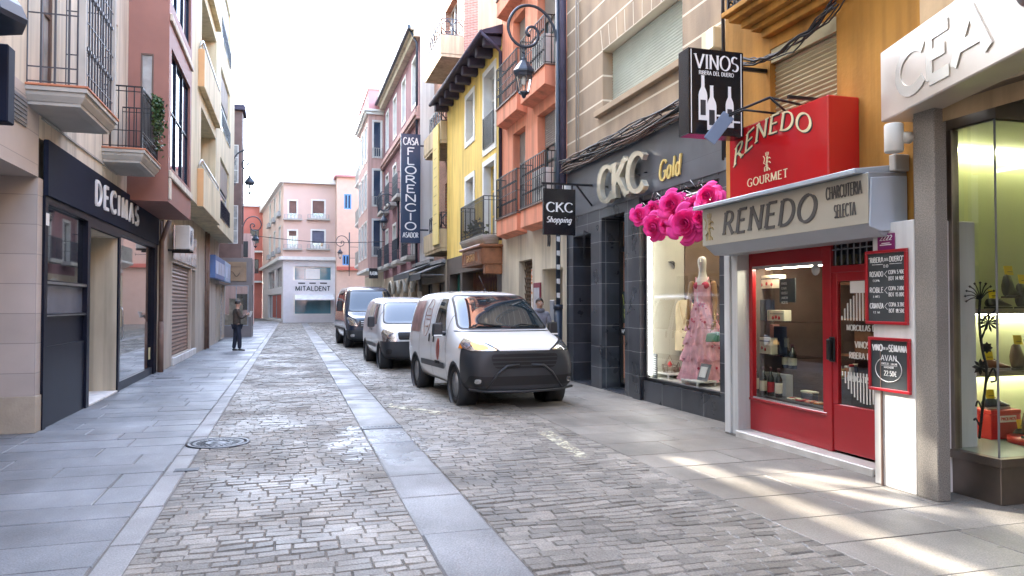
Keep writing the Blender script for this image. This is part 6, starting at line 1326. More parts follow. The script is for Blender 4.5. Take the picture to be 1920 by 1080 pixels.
m = MB(); c = Vector((4.42, fy, fzz)); u = Vector((-.35, .25, -.55)).normalized(); s_ = Vector((.8, -.2, -.6)); s_ = (s_-u*s_.dot(u)).normalized(); k_ = u.cross(s_)
m.hexa([c-u*.17-s_*.07-k_*.015, c-u*.17+s_*.07-k_*.015, c+u*.17+s_*.07-k_*.015, c+u*.17-s_*.07-k_*.015, c-u*.17-s_*.07+k_*.015, c-u*.17+s_*.07+k_*.015, c+u*.17+s_*.07+k_*.015, c+u*.17-s_*.07+k_*.015]); m.build('housing', mat('bluegrey_metal', (.16, .22, .32), .35, .05), t, bevel=.006)
m = MB(); m.tube([c-u*.15, c-u*.15+Vector((.1, -.15, .04)), c+Vector((.5, -.3, .12))], .012, 6); m.build('yoke', M_black, t)
# shutter box with the delicatessen name
XH = 4.82; ha0, ha1 = yy(1629, XH), yy(1318, XH); hz0, hz1 = 2.28, 2.76
t = thing('shutter_box', 'silver shutter box with dark italic shop lettering above the delicatessen entrance', 'shop sign', (XH, ha0, hz0))
m = MB(); m.prism([(XH+.012, ha0+.004, hz0+.04), (XH+.012, ha0+.004, hz1), (XR+.0, ha0+.004, hz1+.02), (XR+.0, ha0+.004, hz0-.08), (XH+.16, ha0+.004, hz0-.08)], (0, ha1-ha0-.01, 0)); m.build('casing', mat('box_steel', (.36, .38, .41), .4, .08, 2, metal=.4), t, bevel=.005)
m = MB(); m.box(XH, XH+.010, ha0, ha1, hz0+.03, hz1-.01); m.build('front_panel', mat('champagne_metal', (.52, .49, .40), .35, .06, 1.5, metal=.45), t, bevel=.002)
m = MB(); m.prism([(XH-.09, ha0+.06, hz1-.01), (XH-.09, ha0+.06, hz1+.035), (XR, ha0+.06, hz1+.10), (XR, ha0+.06, hz1+.03)], (0, ha1-ha0+.02, 0)); m.build('rain_cap', mat('pale_blue_steel', (.50, .56, .62), .3, .06, 2, metal=.4), t, bevel=.006)
m = MB(); m.prism([(XH+.0, ha0-.02, hz0+.0), (XH+.02, ha0-.02, hz1-.05), (XR-.02, ha0-.02, hz1-.02), (XR-.02, ha0-.02, hz0-.02), (XH+.12, ha0-.02, hz0-.04)], (0, .018, 0)); m.build('end_cap', mat('bluegrey_enamel', (.42, .47, .53), .4, .08, 2), t, bevel=.005)
m = MB(); m.box(XR-.16, XR, ha0-.03, ha0+.05, hz1+.02, hz1+.17); m.build('motor_cover', M_moulding, t, bevel=.01)
M_darkl = mat('dark_grey_lettering', (.07, .065, .06), .4, .1)
P_ = lambda px: yy(px, XH)
m = MB(); za = hz0+.13; letters(m, 'RENEDO', (XH, P_(1357), za), (0, -1, 0), (0, 0, 1), .255, .21, .085, .006, sp=.26, serif=.12, shear=.2, fit=abs(P_(1357)-P_(1528))); m.build('lettering', M_darkl, t)
m = MB(); letters(m, 'CHARCUTERIA', (XH, P_(1551), hz0+.30), (0, -1, 0), (0, 0, 1), .115, .13, .07, .004, serif=.08, fit=abs(P_(1551)-P_(1618))); letters(m, 'SELECTA', (XH, P_(1566), hz0+.12), (0, -1, 0), (0, 0, 1), .115, .13, .07, .004, serif=.08, fit=abs(P_(1566)-P_(1606))); m.build('small_lettering', M_darkl, t)
crest((XH, P_(1331), hz0+.09), (0, -1, 0), Vector((-1, 0, 0)), .32, mat('old_gold', (.42, .33, .16), .4, .2, 9, metal=.3), t)
# chalk boards on the white panel
XBd = 5.038; FBd = FR(XBd)
def chalkboard(px0, px1, py0, py1, label):
    a1, z1 = onx(px0, py0, XBd-.02); a0, z0 = onx(px1, py1, XBd-.02)
    t = thing('chalkboard', label, 'chalkboard', (XBd, (a0+a1)/2, z0), 'red framed chalkboards')
    m = MB(); f = .028
    for q in ((a0, a1, z0, z0+f), (a0, a1, z1-f, z1), (a0, a0+f, z0+f, z1-f), (a1-f, a1, z0+f, z1-f)): m.fbox(FBd, q[0], q[1], .0, .028, q[2], q[3])
    m.build('frame', M_red, t, bevel=.004); m = MB(); m.fbox(FBd, a0+f, a1-f, 0, .014, z0+f, z1-f); m.build('board', M_board, t)
    return t, a0+f, a1-f, z0+f, z1-f
def chalk(m, s, a1, z, h, wid, thick=.13, wob=.03): letters(m, s, (XBd-.0145, a1, z), (0, -1, 0), (0, 0, 1), h, thick, thick*.8, .0015, sp=.22, wob=wob, fit=wid)
t, a0, a1, z0, z1 = chalkboard(1622, 1702, 472, 610, 'upper red framed chalkboard listing three wines with their prices'); W_ = a1-a0; H_ = z1-z0
m = MB(); L_ = lambda fx: a1-fx*W_
ZZ = lambda f: z1-f*H_
chalk(m, '"RIBERA', L_(.03), ZZ(.13), .075*H_, .40*W_); chalk(m, 'DEL', L_(.46), ZZ(.115), .04*H_, .12*W_); chalk(m, 'DUERO"', L_(.60), ZZ(.13), .075*H_, .36*W_); chalk(m, 'D.O', L_(.44), ZZ(.21), .04*H_, .12*W_)
for f0, f1 in ((.12, .42), (.60, .92)): m.fbox(FBd, L_(f1), L_(f0), .0145, .016, ZZ(.165), ZZ(.158))
for k, (nm_, sub, p1_, p2_) in enumerate((('ROSADO', 'COPA', 'COPA 5,90€', 'BOT 14,90€'), ('ROBLE', '6 MES', 'COPA 2,80€', 'BOT 15,00€'), ('CRIANZA', '12 M', 'COPA 3,20€'.replace(',', '.'), 'BOT 18,50€'))):
    p1_, p2_ = p1_.replace(',', '.'), p2_.replace(',', '.')
    f = .34+k*.235; chalk(m, nm_, L_(.05), ZZ(f), .075*H_, .37*W_); chalk(m, sub, L_(.14), ZZ(f+.075), .03*H_, .18*W_); chalk(m, '<', L_(.45), ZZ(f+.03), .12*H_, .09*W_, .06); chalk(m, p1_, L_(.57), ZZ(f-.03), .055*H_, .4*W_); chalk(m, p2_, L_(.57), ZZ(f+.06), .055*H_, .4*W_)
m.build('chalk_writing', M_chalk, t)
t, a0, a1, z0, z1 = chalkboard(1628, 1707, 631, 741, 'lower red framed chalkboard announcing the wine of the week at 22.50'); W_ = a1-a0; H_ = z1-z0
m = MB(); chalk(m, 'VINO', L_(.04), ZZ(.22), .13*H_, .28*W_, .2); chalk(m, 'DE LA', L_(.35), ZZ(.19), .05*H_, .13*W_); chalk(m, 'SEMANA', L_(.50), ZZ(.22), .13*H_, .48*W_, .2)
chalk(m, 'AVAN', L_(.28), ZZ(.42), .12*H_, .42*W_); chalk(m, 'CONCEJO - LAGAR', L_(.26), ZZ(.50), .04*H_, .46*W_); chalk(m, 'MAGNUM', L_(.36), ZZ(.575), .04*H_, .26*W_); chalk(m, '22.50€', L_(.36), ZZ(.73), .1*H_, .34*W_)
ring = [FBd(L_(.48+.36*math.cos(R(125+k*12.0))), .0155, ZZ(.60-.26*math.sin(R(125+k*12)))) for k in range(25)]
m.tube(ring, .004, 4); m.fbox(FBd, L_(.72), L_(.28), .0145, .016, ZZ(.525), ZZ(.519)); m.build('chalk_writing', M_chalk, t)
a1, z1 = onx(1645, 440, XBd-.01); a0, z0 = onx(1677, 467, XBd-.01); t = thing('plaque', 'small magenta plaque fixed above the upper chalkboard', 'plaque', (XBd, a0, z0)); m = MB(); m.fbox(FBd, a0, a1, 0, .012, z0, z1); m.build('plate', mat('magenta_plate', (.20, .015, .12), .3, .05), t, bevel=.003)
m = MB(); letters(m, '2222', (XBd-.0125, a1-.03, z0+.085), (0, -1, 0), (0, 0, 1), .04, .22, .15, .001, shear=.2, fit=a1-a0-.06); m.fbox(FBd, a0+.03, a1-.03, .0125, .013, z0+.04, z0+.048); m.fbox(FBd, a0+.05, a1-.05, .0125, .013, z0+.055, z0+.062); m.build('lettering', M_letterw, t)
# dark hanging box sign at the extreme left
t = thing('dark_sign', 'dark projecting box sign cut by the left picture edge near the first balcony', 'sign', (-2.4, 6.9, 3.1)); q0 = ony(14, 228, 6.9); q1 = ony(14, 82, 6.9); m = MB(); m.box(XL+.15, q0[0], 6.9, 7.06, q0[1], q1[1]); m.build('box', M_navyfascia, t, bevel=.01); m = MB(); m.bar((XL, 6.98, q1[1]-.1), (XL+.2, 6.98, q1[1]-.1), .05); m.build('bracket', M_black, t)
t = thing('lantern', 'dark wall lantern hood cut by the top left corner of the picture', 'lantern', (-2.5, 6.4, 3.9)); q0 = ony(18, 45, 6.4); m = MB(); m.lathe([(.02, .55), (.06, .5), (.10, .35), (.30, .10), (.34, .0), (.33, -.04), (.26, -.04)], (q0[0]-.22, 6.4, q0[1]+.04), n=8); m.build('hood', M_lampblue, t); m = MB(); m.tube([(q0[0]-.22, 6.4, q0[1]+.55), (q0[0]-.3, 6.4, q0[1]+.75), (XL, 6.4, q0[1]+.6)], .025, 8); m.build('arm', M_black, t)
# ================================================================ paper roses over the dress shop window
M_rose = mat('magenta_paper', (.90, .05, .34), .7, .10, 9)
M_rose.node_tree.nodes['Principled BSDF'].inputs['Subsurface Weight'].default_value = .0
def rose(c, n, r, label, rnd):
    t = thing('paper_rose', label, 'paper flower', tuple(c), 'paper roses over the show window')
    n = Vector(n).normalized(); u = n.cross(Vector((0, 0, 1))).normalized(); v = u.cross(n); c = Vector(c); ph = rnd.uniform(0, 6)
    for lay in range(6):
        m = MB(); m.smooth = True; npt = (3, 4, 5, 5, 6, 7)[lay]; R0 = r*(.17, .30, .46, .64, .84, 1.02)[lay]; hgt = r*(.66, .62, .54, .42, .26, .10)[lay]
        for k in range(npt):
            a0 = ph+lay*1.1+2*math.pi*k/npt+rnd.uniform(-.15, .15); da = (1.5, 1.35, 1.25, 1.2, 1.15, 1.1)[lay]*math.pi/npt*1.05; N_, M_ = 7, 7; vs = []; jw = rnd.uniform(.9, 1.12); tw = rnd.uniform(.06, .16)
            for i in range(N_+1):
                s_ = i/N_
                for j in range(M_+1):
                    tt = j/M_*2-1; a = a0+tt*da*(.45+.55*s_**.6); edge = 1-.22*tt*tt*s_
                    cup = math.sin(s_*math.pi*.5)
                    rad = R0*jw*(.12+.88*cup*edge)*(1+tw*tt)          # each petal laps over its neighbour
                    if lay < 2: rad *= 1-.35*max(0, s_-.5)
                    hh = hgt*(.15+.85*s_**1.3)*edge-(.10*r*max(0, s_-.72)*lay)+.012*r*math.sin(tt*8+k*2)*s_
                    vs.append(c+u*(rad*math.cos(a))+v*(rad*math.sin(a))+n*hh)
            W2 = M_+1; m.add(vs, [(i*W2+j, i*W2+j+1, (i+1)*W2+j+1, (i+1)*W2+j) for i in range(N_) for j in range(M_)])
        m.build('petal_ring', M_rose, t)
    return t
rnd = random.Random(12)
for (px, py, r, X, lb) in ((1200, 405, .21, 5.50, 'leftmost small magenta paper rose of the garland'), (1226, 392, .17, 5.55, 'small magenta paper rose tucked above the left end of the garland'), (1229, 426, .27, 5.42, 'large left magenta paper rose hanging lowest on its side'), (1263, 388, .30, 5.45, 'large magenta paper rose at the top middle of the garland'),
                       (1288, 421, .33, 5.36, 'largest magenta paper rose hanging lowest in the middle'), (1305, 388, .20, 5.50, 'small magenta paper rose right of the top middle one'), (1331, 372, .26, 5.46, 'rightmost magenta paper rose above the shutter box'), (1316, 412, .22, 5.48, 'magenta paper rose partly behind the shutter box corner'), (1250, 424, .16, 5.5, 'small magenta rose filling the gap between the two big hanging ones')):
    y_, z_ = onx(px, py, X); rose((X, y_, z_), (-.72, -.66+rnd.uniform(-.2, .2), .05+rnd.uniform(-.2, .15)), r*.88, lb, rnd)
m = MB(); rnd = random.Random(5)
for k in range(30):
    a = wy[0]+(wy[1]-wy[0])*rnd.random(); z = 3.22+rnd.uniform(-.08, .08); m.tube([(XT-.08, a, z), (XT-.12, a+rnd.uniform(-.2, .2), z+rnd.uniform(-.12, .12))], .006, 4)
m.tube([(XT-.06, wy[0]+.05, 3.2), (XT-.06, wy[1]-.05, 3.2)], .02, 6); tag(m.build('wire_garland', M_steel), 'silvery wire rail holding the magenta paper roses', 'wire rail')
# ================================================================ vans
def clip_patch(bm0, planes, off, name, mtl, parent, smooth=True, keep=None):
    bm = bm0.copy()
    for co, no in planes:
        bmesh.ops.bisect_plane(bm, geom=bm.verts[:]+bm.edges[:]+bm.faces[:], plane_co=co, plane_no=no, clear_outer=True)
    if keep:
        bmesh.ops.delete(bm, geom=[f for f in bm.faces if not keep(f.calc_center_median(), f.normal)], context='FACES')
    if not bm.faces: bm.free(); return None
    bm.normal_update()
    for v in bm.verts: v.co += v.normal*off
    me = bpy.data.meshes.new(name); bm.to_mesh(me); bm.free(); me.materials.clear(); me.materials.append(mtl)
    for p in me.polygons: p.use_smooth = smooth; p.material_index = 0
    ob = bpy.data.objects.new(name, me); COL.objects.link(ob)
    if parent: ob.parent = parent; LOC[ob.name] = Vector((0, 0, 0))
    return ob
def roundpoly(P, r=.05, n=4):
    out = []; N = len(P)
    for i in range(N):
        a, b, c = Vector(P[i-1]), Vector(P[i]), Vector(P[(i+1) % N]); rr = min(r, (a-b).length*.45, (c-b).length*.45)
        p, q = b+(a-b).normalized()*rr, b+(c-b).normalized()*rr
        for k in range(n+1): t = k/n; out.append(tuple((1-t)**2*p+2*t*(1-t)*b+t*t*q))
    return out
def poly_planes(P, axis):      # convex outline -> planes; axis 'y': outline in (x,z); axis 'x': outline in (y,z)
    n = len(P); cx = sum(p[0] for p in P)/n; cz = sum(p[1] for p in P)/n; out = []
    for i in range(n):
        (a, b), (c, d) = P[i], P[(i+1) % n]
        nx, nz = d-b, a-c
        if abs(nx)+abs(nz) < 1e-7: continue
        if nx*((a+c)/2-cx)+nz*((b+d)/2-cz) < 0: nx, nz = -nx, -nz
        out.append(((a, 0, b), (nx, 0, nz)) if axis == 'y' else ((0, a, b), (0, nx, nz)))
    return out
M_vanwhite = mat('van_white_paint', (.84, .84, .83), .22, .02, 1, coat=.6, grime=.05)
M_vanblue = mat('van_dark_blue_paint', (.016, .028, .055), .2, .05, 1, coat=.7)
M_plast = mat('grey_black_plastic', (.026, .028, .032), .45, .12, 4)
M_vglass = mat('van_glass', (.012, .02, .025), .015, 0, spec=1.0, coat=.5)
M_seal = mat('rubber_seal', (.005, .005, .006), .5)
M_lens = mat('lamp_reflector', (.62, .62, .62), .12, .35, 25, metal=.9)
M_lensglint = mat('lamp_glint', (1, .55, .18), .5, 0, spec=.2, emit=.09)  # warm glow standing in for the daylight glint on a headlamp
M_orange_l = mat('amber_lens', (.75, .22, .02), .2, .1)
M_rimm = mat('wheel_steel', (.42, .43, .44), .35, .15, 5, metal=.7)
def van(name, label, st, paint, wheels, wr, feat, loc, rot):
    """st: stations (y, z_bottom, z_top, half width, half width at the roof edge, shoulder drop)"""
    root = thing(name, label, 'van'); LOC[root.name] = Vector((0, 0, 0))
    rows = []
    for (y, zb, zt, w, wt, sd_, belt) in st:
        zm = zb+(belt-zb)*.5
        half = [(0, zb), (w*.80, zb), (w*.96, zb+.10), (w, zm), (w*.995, belt), (wt, zt-sd_), (wt*.80, zt-sd_*.22), (wt*.4, zt-.008), (0, zt)]
        ring = [(x, y, z) for x, z in half]+[(-x, y, z) for x, z in half[-2:0:-1]]
        rows.append(ring)
    n = len(rows[0]); vs = [p for r in rows for p in r]; fs = [(i*n+k, i*n+(k+1) % n, (i+1)*n+(k+1) % n, (i+1)*n+k) for i in range(len(rows)-1) for k in range(n)]
    for o, fl in ((0, 1), ((len(rows)-1)*n, 0)):      # end caps as quad strips
        for k in range(n//2):
            a, b, c, d = k, k+1, (n-k-1) % n, (n-k) % n
            f = (o+a, o+b, o+c, o+d); f = tuple(dict.fromkeys(f))
            if len(f) > 2: fs.append(f if fl else f[::-1])
    me = bpy.data.meshes.new('t'); me.from_pydata(vs, [], fs); bm = bmesh.new(); bm.from_mesh(me); bmesh.ops.recalc_face_normals(bm, faces=bm.faces); bm.to_mesh(me); bm.free()
    tmp = bpy.data.objects.new('t', me); COL.objects.link(tmp); md = tmp.modifiers.new('s', 'SUBSURF'); md.levels = 3; md.render_levels = 3
    dg = bpy.context.evaluated_depsgraph_get(); ev = bpy.data.meshes.new_from_object(tmp.evaluated_get(dg)); bpy.data.objects.remove(tmp)
    bm0 = bmesh.new(); bm0.from_mesh(ev); bm0.normal_update()
    # painted body with wheel openings: clear the faces inside the arch cylinders
    body = bm0.copy()
    for wy_ in wheels:
        n_ = 16
        for k in range(n_):    # score the arch outline into the surface
            a0, a1 = 2*math.pi*k/n_, 2*math.pi*(k+1)/n_; R_ = wr+.065
            p0 = (0, wy_+R_*math.cos(a0), wr+R_*math.sin(a0)); p1 = (0, wy_+R_*math.cos(a1), wr+R_*math.sin(a1))
            d = Vector(p1)-Vector(p0); no = Vector((0, -d.z, d.y))
            g_ = [f for f in body.faces if abs(f.calc_center_median().y-wy_) < R_+.25 and f.calc_center_median().z < wr+R_+.25]
            ge = list({e for f in g_ for e in f.edges}); gv = list({v for f in g_ for v in f.verts})
            bmesh.ops.bisect_plane(body, geom=gv+ge+g_, plane_co=p0, plane_no=no)
        R_ = wr+.065; dl = []
        for f in body.faces:
            c = f.calc_center_median()
            if (c.y-wy_)**2+(c.z-wr)**2 < (R_*.985)**2 and abs(c.x) > .3: dl.append(f)
        bmesh.ops.delete(body, geom=dl, context='FACES')
    m2 = bpy.data.meshes.new('body'); body.to_mesh(m2); body.free(); m2.materials.clear(); m2.materials.append(paint)
    for p in m2.polygons: p.use_smooth = True
    ob = bpy.data.objects.new('body', m2); COL.objects.link(ob); ob.parent = root; LOC[ob.name] = Vector((0, 0, 0))
    # wheels and dark wells
    W = max(s[3] for s in st)
    for sx in (-1, 1):
        for wy_ in wheels:
            m = MB(); m.lathe([(wr+.075, .30), (wr+.07, .0), (wr+.03, -.015), (wr+.02, .0), (wr+.02, .30)], (sx*(W-.015), wy_, wr), (-sx, 0, 0), 28, cap=True); m.build('wheel_arch', M_plast, root)
            m = MB(); m.lathe([(wr*.62, .02), (wr*.70, -.005), (wr*.93, .0), (wr, .03), (wr, .17), (wr*.9, .2), (wr*.5, .2)], (sx*(W-.035), wy_, wr), (-sx, 0, 0), 28); tw = m.build('wheel', M_rubber, root)
            m = MB(); m.lathe([(wr*.64, .01), (wr*.60, .035), (wr*.48, .05), (wr*.40, .02), (wr*.2, .012), (wr*.14, -.005), (0, -.005)], (sx*(W-.035), wy_, wr), (-sx, 0, 0), 24)
            m.build('rim', M_rimm, tw)
            m = MB()
            for k in range(10):
                a = k*.6283; m.lathe([(wr*.065, 0), (wr*.065, .004), (0, .004)], (sx*(W-.063), wy_+wr*.5*math.cos(a), wr+wr*.5*math.sin(a)), (sx, 0, 0), 8)
            m.build('rim_holes', M_seal, tw)
    m = MB(); m.box(-W+.32, W-.32, st[1][0]+.5, st[-1][0]-.4, .2, .34); m.build('underbody', M_seal, root)
    feat(root, bm0, W)
    bm0.free(); root.location = loc; root.rotation_euler = (0, 0, rot)
    return root
front = lambda c, n: n.y < -.05
def doblo(root, bm, W):
    cp = lambda P, off, name, mt, axis='y', keep=None, r=.05: clip_patch(bm, poly_planes(roundpoly(P, r) if r else P, axis), off, name, mt, root, keep=keep)
    # black bumper wraps round the nose and rises in a V under the lamps
    clip_patch(bm, [((0, .50, 0), (0, 1, 0)), ((0, .0, .885), (0, -.12, 1)), ((0, .60, .30), (0, .55, -1)) if 0 else ((0, 0, .20), (0, 0, -1))], .012, 'bumper', M_plast, root, )
    cp([(-.70, .36), (.70, .36), (.72, .50), (-.72, .50)], .018, 'lower_grille', M_seal, keep=front, r=.06)
    cp([(-.50, .62), (.50, .62), (.56, .84), (-.56, .84)], .018, 'grille', M_seal, keep=front, r=.08)
    for z in (.655, .715, .775): cp([(-.53, z), (.53, z), (.53, z+.018), (-.53, z+.018)], .024, 'grille_slat', M_plast, keep=front, r=0)
    for s_ in (-1, 1): cp([(s_*.78, .40), (s_*.70, .40), (s_*.70, .47), (s_*.78, .47)], .024, 'fog_lamp', M_lens, keep=front, r=.03)
    m = MB(); m.tube([(-.86, .16, .30), (-.55, .03, .27), (0, -.02, .26), (.55, .03, .27), (.86, .16, .30)], .022, 6)
    for s_ in (-1, 1): m.tube([(s_*.62, .03, .31), (s_*.44, -.015, .55), (s_*.30, -.015, .66), (s_*.1, -.02, .67)], .022, 6)
    m.build('bumper_bars', M_plast, root)
    for s_ in (-1, 1):
        P = [(s_*.86, .36), (s_*.66, .36), (s_*.64, .50), (s_*.84, .52)]; cp(P, .02, 'fog_lamp_recess', M_seal, keep=front, r=.03)
        P = [(s_*.40, .885), (s_*.56, .985), (s_*.80, 1.09), (s_*.915, 1.10), (s_*.915, .93), (s_*.82, .865)]
        h = cp(P, .014, 'headlight_surround', M_seal, keep=lambda c, n: c.y < .62 and n.z < .93, r=.03)
        P = [(s_*.44, .893), (s_*.58, .972), (s_*.80, 1.068), (s_*.90, 1.075), (s_*.90, .94), (s_*.81, .88)]
        h = cp(P, .018, 'headlight', M_lens, keep=lambda c, n: c.y < .60 and n.z < .93, r=.03)
        cp([(s_*.86, .90), (s_*.90, .91), (s_*.90, 1.03), (s_*.86, 1.03)], .021, 'indicator', M_orange_l, keep=lambda c, n: c.y < .6 and n.z < .93, r=.02)
        if s_ < 0: cp([(s_*.56, .905), (s_*.76, .90), (s_*.78, 1.0), (s_*.60, .965)], .022, 'headlight_glint', M_lensglint, keep=lambda c, n: c.y < .6 and n.z < .93, r=.03)  # glowing patch put in for the glint on this headlamp
    cp([(-.80, 1.185), (.80, 1.185), (.665, 1.765), (-.665, 1.765)], .004, 'windscreen_seal', M_seal, keep=lambda c, n: .5 < c.y < 2.2 and n.y < -.15, r=.09)
    cp([(-.765, 1.21), (.765, 1.21), (.64, 1.735), (-.64, 1.735)], .008, 'windscreen', M_vglass, keep=lambda c, n: .5 < c.y < 2.2 and n.y < -.15, r=.08)
    for s_ in (-1, 1):
        side = lambda c, n, s_=s_: c.x*s_ > .3 and n.z < .85
        cp([(1.42, 1.12), (2.24, 1.08), (2.20, 1.70), (1.86, 1.70)], .006, 'door_window', M_vglass, 'x', side, .05)
        cp([(2.42, 1.10), (3.22, 1.10), (3.20, 1.70), (2.42, 1.70)], .005, 'side_panel', mat('van_picture_panel', (.30, .17, .15), .35, .45, 5) if s_ < 0 else M_vglass, 'x', (lambda c, n: c.x < -.3 and n.z < .85 and False) if s_ < 0 else side, .05)
        cp([(3.30, 1.08), (4.12, 1.08), (4.08, 1.68), (3.30, 1.68)], .005, 'rear_picture' if s_ < 0 else 'rear_window', mat('van_picture_panel', (.30, .17, .15), .35, .5, 5) if s_ < 0 else M_vglass, 'x', side, .04)
        for y0 in (1.34, 2.32, 3.26): cp([(y0, .36), (y0+.012, .36), (y0+.012, 1.72), (y0, 1.72)], .003, 'door_gap', M_seal, 'x', side, 0)
        cp([(1.42, .52), (3.1, .50), (3.1, .60), (1.42, .62)], .014, 'rub_strip', M_plast, 'x', side, .03)
        cp([(1.6, .31), (3.2, .31), (3.2, .325), (1.6, .325)], .003, 'sill_gap', M_seal, 'x', side, 0)
        for y0 in (2.10, 2.42): cp([(y0, .93), (y0+.10, .93), (y0+.10, 1.08), (y0, 1.08)], .016, 'door_handle', M_seal, 'x', side, .045)
        m = MB(); xm = s_*(W+.05); m.hexa([(xm-.13*s_*-.0-.0, 1.30, 1.06), (xm+s_*.17, 1.32, 1.06), (xm+s_*.17, 1.42, 1.08), (xm, 1.44, 1.08), (xm, 1.30, 1.30), (xm+s_*.16, 1.32, 1.30), (xm+s_*.16, 1.42, 1.28), (xm, 1.44, 1.28)]); mi = m.build('mirror', M_plast, root, bevel=.03, segs=2)
        m = MB(); m.tube([(s_*(W-.10), 1.50, 1.10), (xm+s_*.03, 1.40, 1.12)], .035, 8); m.build('mirror_arm', M_plast, mi)
        m = MB(); m.box(min(xm, xm+s_*.165)+.01, max(xm, xm+s_*.165)-.01, 1.294, 1.31, 1.075, 1.10); m.build('mirror_strip', M_vanwhite, mi)
    # marks on the near side: round red badge and an oval
    side = lambda c, n: c.x < -.3
    P = [(1.86+.115*math.cos(k*.3927), .83+.19*math.sin(k*.3927)) for k in range(16)]; cp(P, .005, 'badge', mat('badge_red', (.50, .07, .03), .4, .15, 20), 'x', side, 0)
    P = [(1.86+.085*math.cos(k*.3927), .83+.155*math.sin(k*.3927)) for k in range(16)]; cp(P, .0065, 'badge_centre', mat('badge_dark', (.28, .06, .04), .4, .5, 40), 'x', side, 0)
    m = MB(); letters(m, 'SERVICIO', (-W-.004, 2.02, .585), (0, -1, 0), (0, 0, 1), .045, .16, .12, .006, fit=.32); m.build('side_lettering', M_seal, root)
    M_ov = mat('van_oval_brown', (.34, .20, .15), .5)
    m = MB(); pts = []
    def sidepoint(y, z):
        best = None
        for f in sidefaces:
            c = f.calc_center_median()
            if best is None or (c.y-y)**2+(c.z-z)**2 < best[0]: best = ((c.y-y)**2+(c.z-z)**2, c)
        return Vector((best[1].x-.012, y, z))
    sidefaces = [f for f in bm.faces if f.calc_center_median().x < -.5]
    for k in range(25): pts.append(sidepoint(2.80+.22*math.cos(k*.2618), 1.36+.34*math.sin(k*.2618)))
    m.tube(pts, .006, 4)
    for z, w_ in ((1.52, .14), (1.40, .26), (1.33, .26), (1.2, .18)): m.bar(sidepoint(2.8-w_/2, z), sidepoint(2.8+w_/2, z), .010, .022)
    m.build('oval_mark', M_ov, root)
    # bonnet gap, wiper, aerial, roof ribs
    cp([(-.84, 1.155), (.84, 1.155), (.84, 1.172), (-.84, 1.172)], .003, 'bonnet_gap', M_seal, keep=lambda c, n: c.y < 1.2 and n.z > .2, r=0)
    m = MB(); m.tube([(-.62, .93, 1.215), (-.45, 1.0, 1.285), (-.05, .97, 1.235)], .012, 5); m.tube([(.10, .93, 1.215), (.30, .99, 1.275), (.62, .96, 1.23)], .012, 5); m.build('wiper', M_seal, root)
    m = MB(); m.lathe([(.03, 0), (.02, .03), (.006, .05)], (0, 2.0, 1.835), n=10); m.tube([(0, 2.0, 1.87), (-.04, 2.22, 2.12)], .006, 5); m.build('aerial', M_seal, root)
    for k in (-2, -1, 0, 1, 2): m = None
    for k in (-.5, -.25, .25, .5): cp([(k-.025, 1.70), (k+.025, 1.70), (k+.025, 2.0), (k-.025, 2.0)], .010, 'roof_rib', M_vanwhite, keep=lambda c, n: c.y > 2.35 and c.y < 4.0 and n.z > .5, r=0)
    m = MB(); m.box(-.3, .1, 1.1, 1.25, 1.215, 1.22); m.build('dashboard_paper', M_paper, root)
ST1 = [(0.00, .30, .86, .62, .50, .05, .66), (.06, .25, .99, .80, .66, .06, .72), (.22, .23, 1.06, .88, .76, .06, .82), (.55, .22, 1.125, .91, .80, .05, .92), (.92, .22, 1.19, .915, .83, .05, .98), (1.02, .22, 1.25, .915, .835, .06, 1.0), (1.35, .22, 1.50, .915, .80, .08, 1.04), (1.68, .22, 1.73, .915, .76, .09, 1.06), (1.90, .22, 1.815, .915, .745, .10, 1.07), (2.4, .22, 1.855, .915, .745, .11, 1.07), (3.3, .22, 1.86, .915, .745, .11, 1.07), (4.0, .23, 1.845, .91, .74, .11, 1.07), (4.30, .26, 1.80, .89, .73, .11, 1.05), (4.40, .32, 1.66, .84, .70, .08, 1.0)]
w0 = gnd(862, 757); w1 = gnd(779, 720)
ang = math.atan2(w0[0]-w1[0], w1[1]-w0[1])
cxl = -.80; fl = Vector((w0[0], w0[1], 0))
def place(fl, ang, lx, ly): # front-left wheel footprint -> root location for local wheel (lx, ly)
    c, s = math.cos(ang), math.sin(ang); return (fl.x-(lx*c-ly*s), fl.y-(lx*s+ly*c), 0)
van('white_van', 'white delivery van with black bumper and a red round badge on its door, parked nearest', ST1, M_vanwhite, (.86, 3.62), .315, doblo, place(fl, ang, -.80, .86), ang)
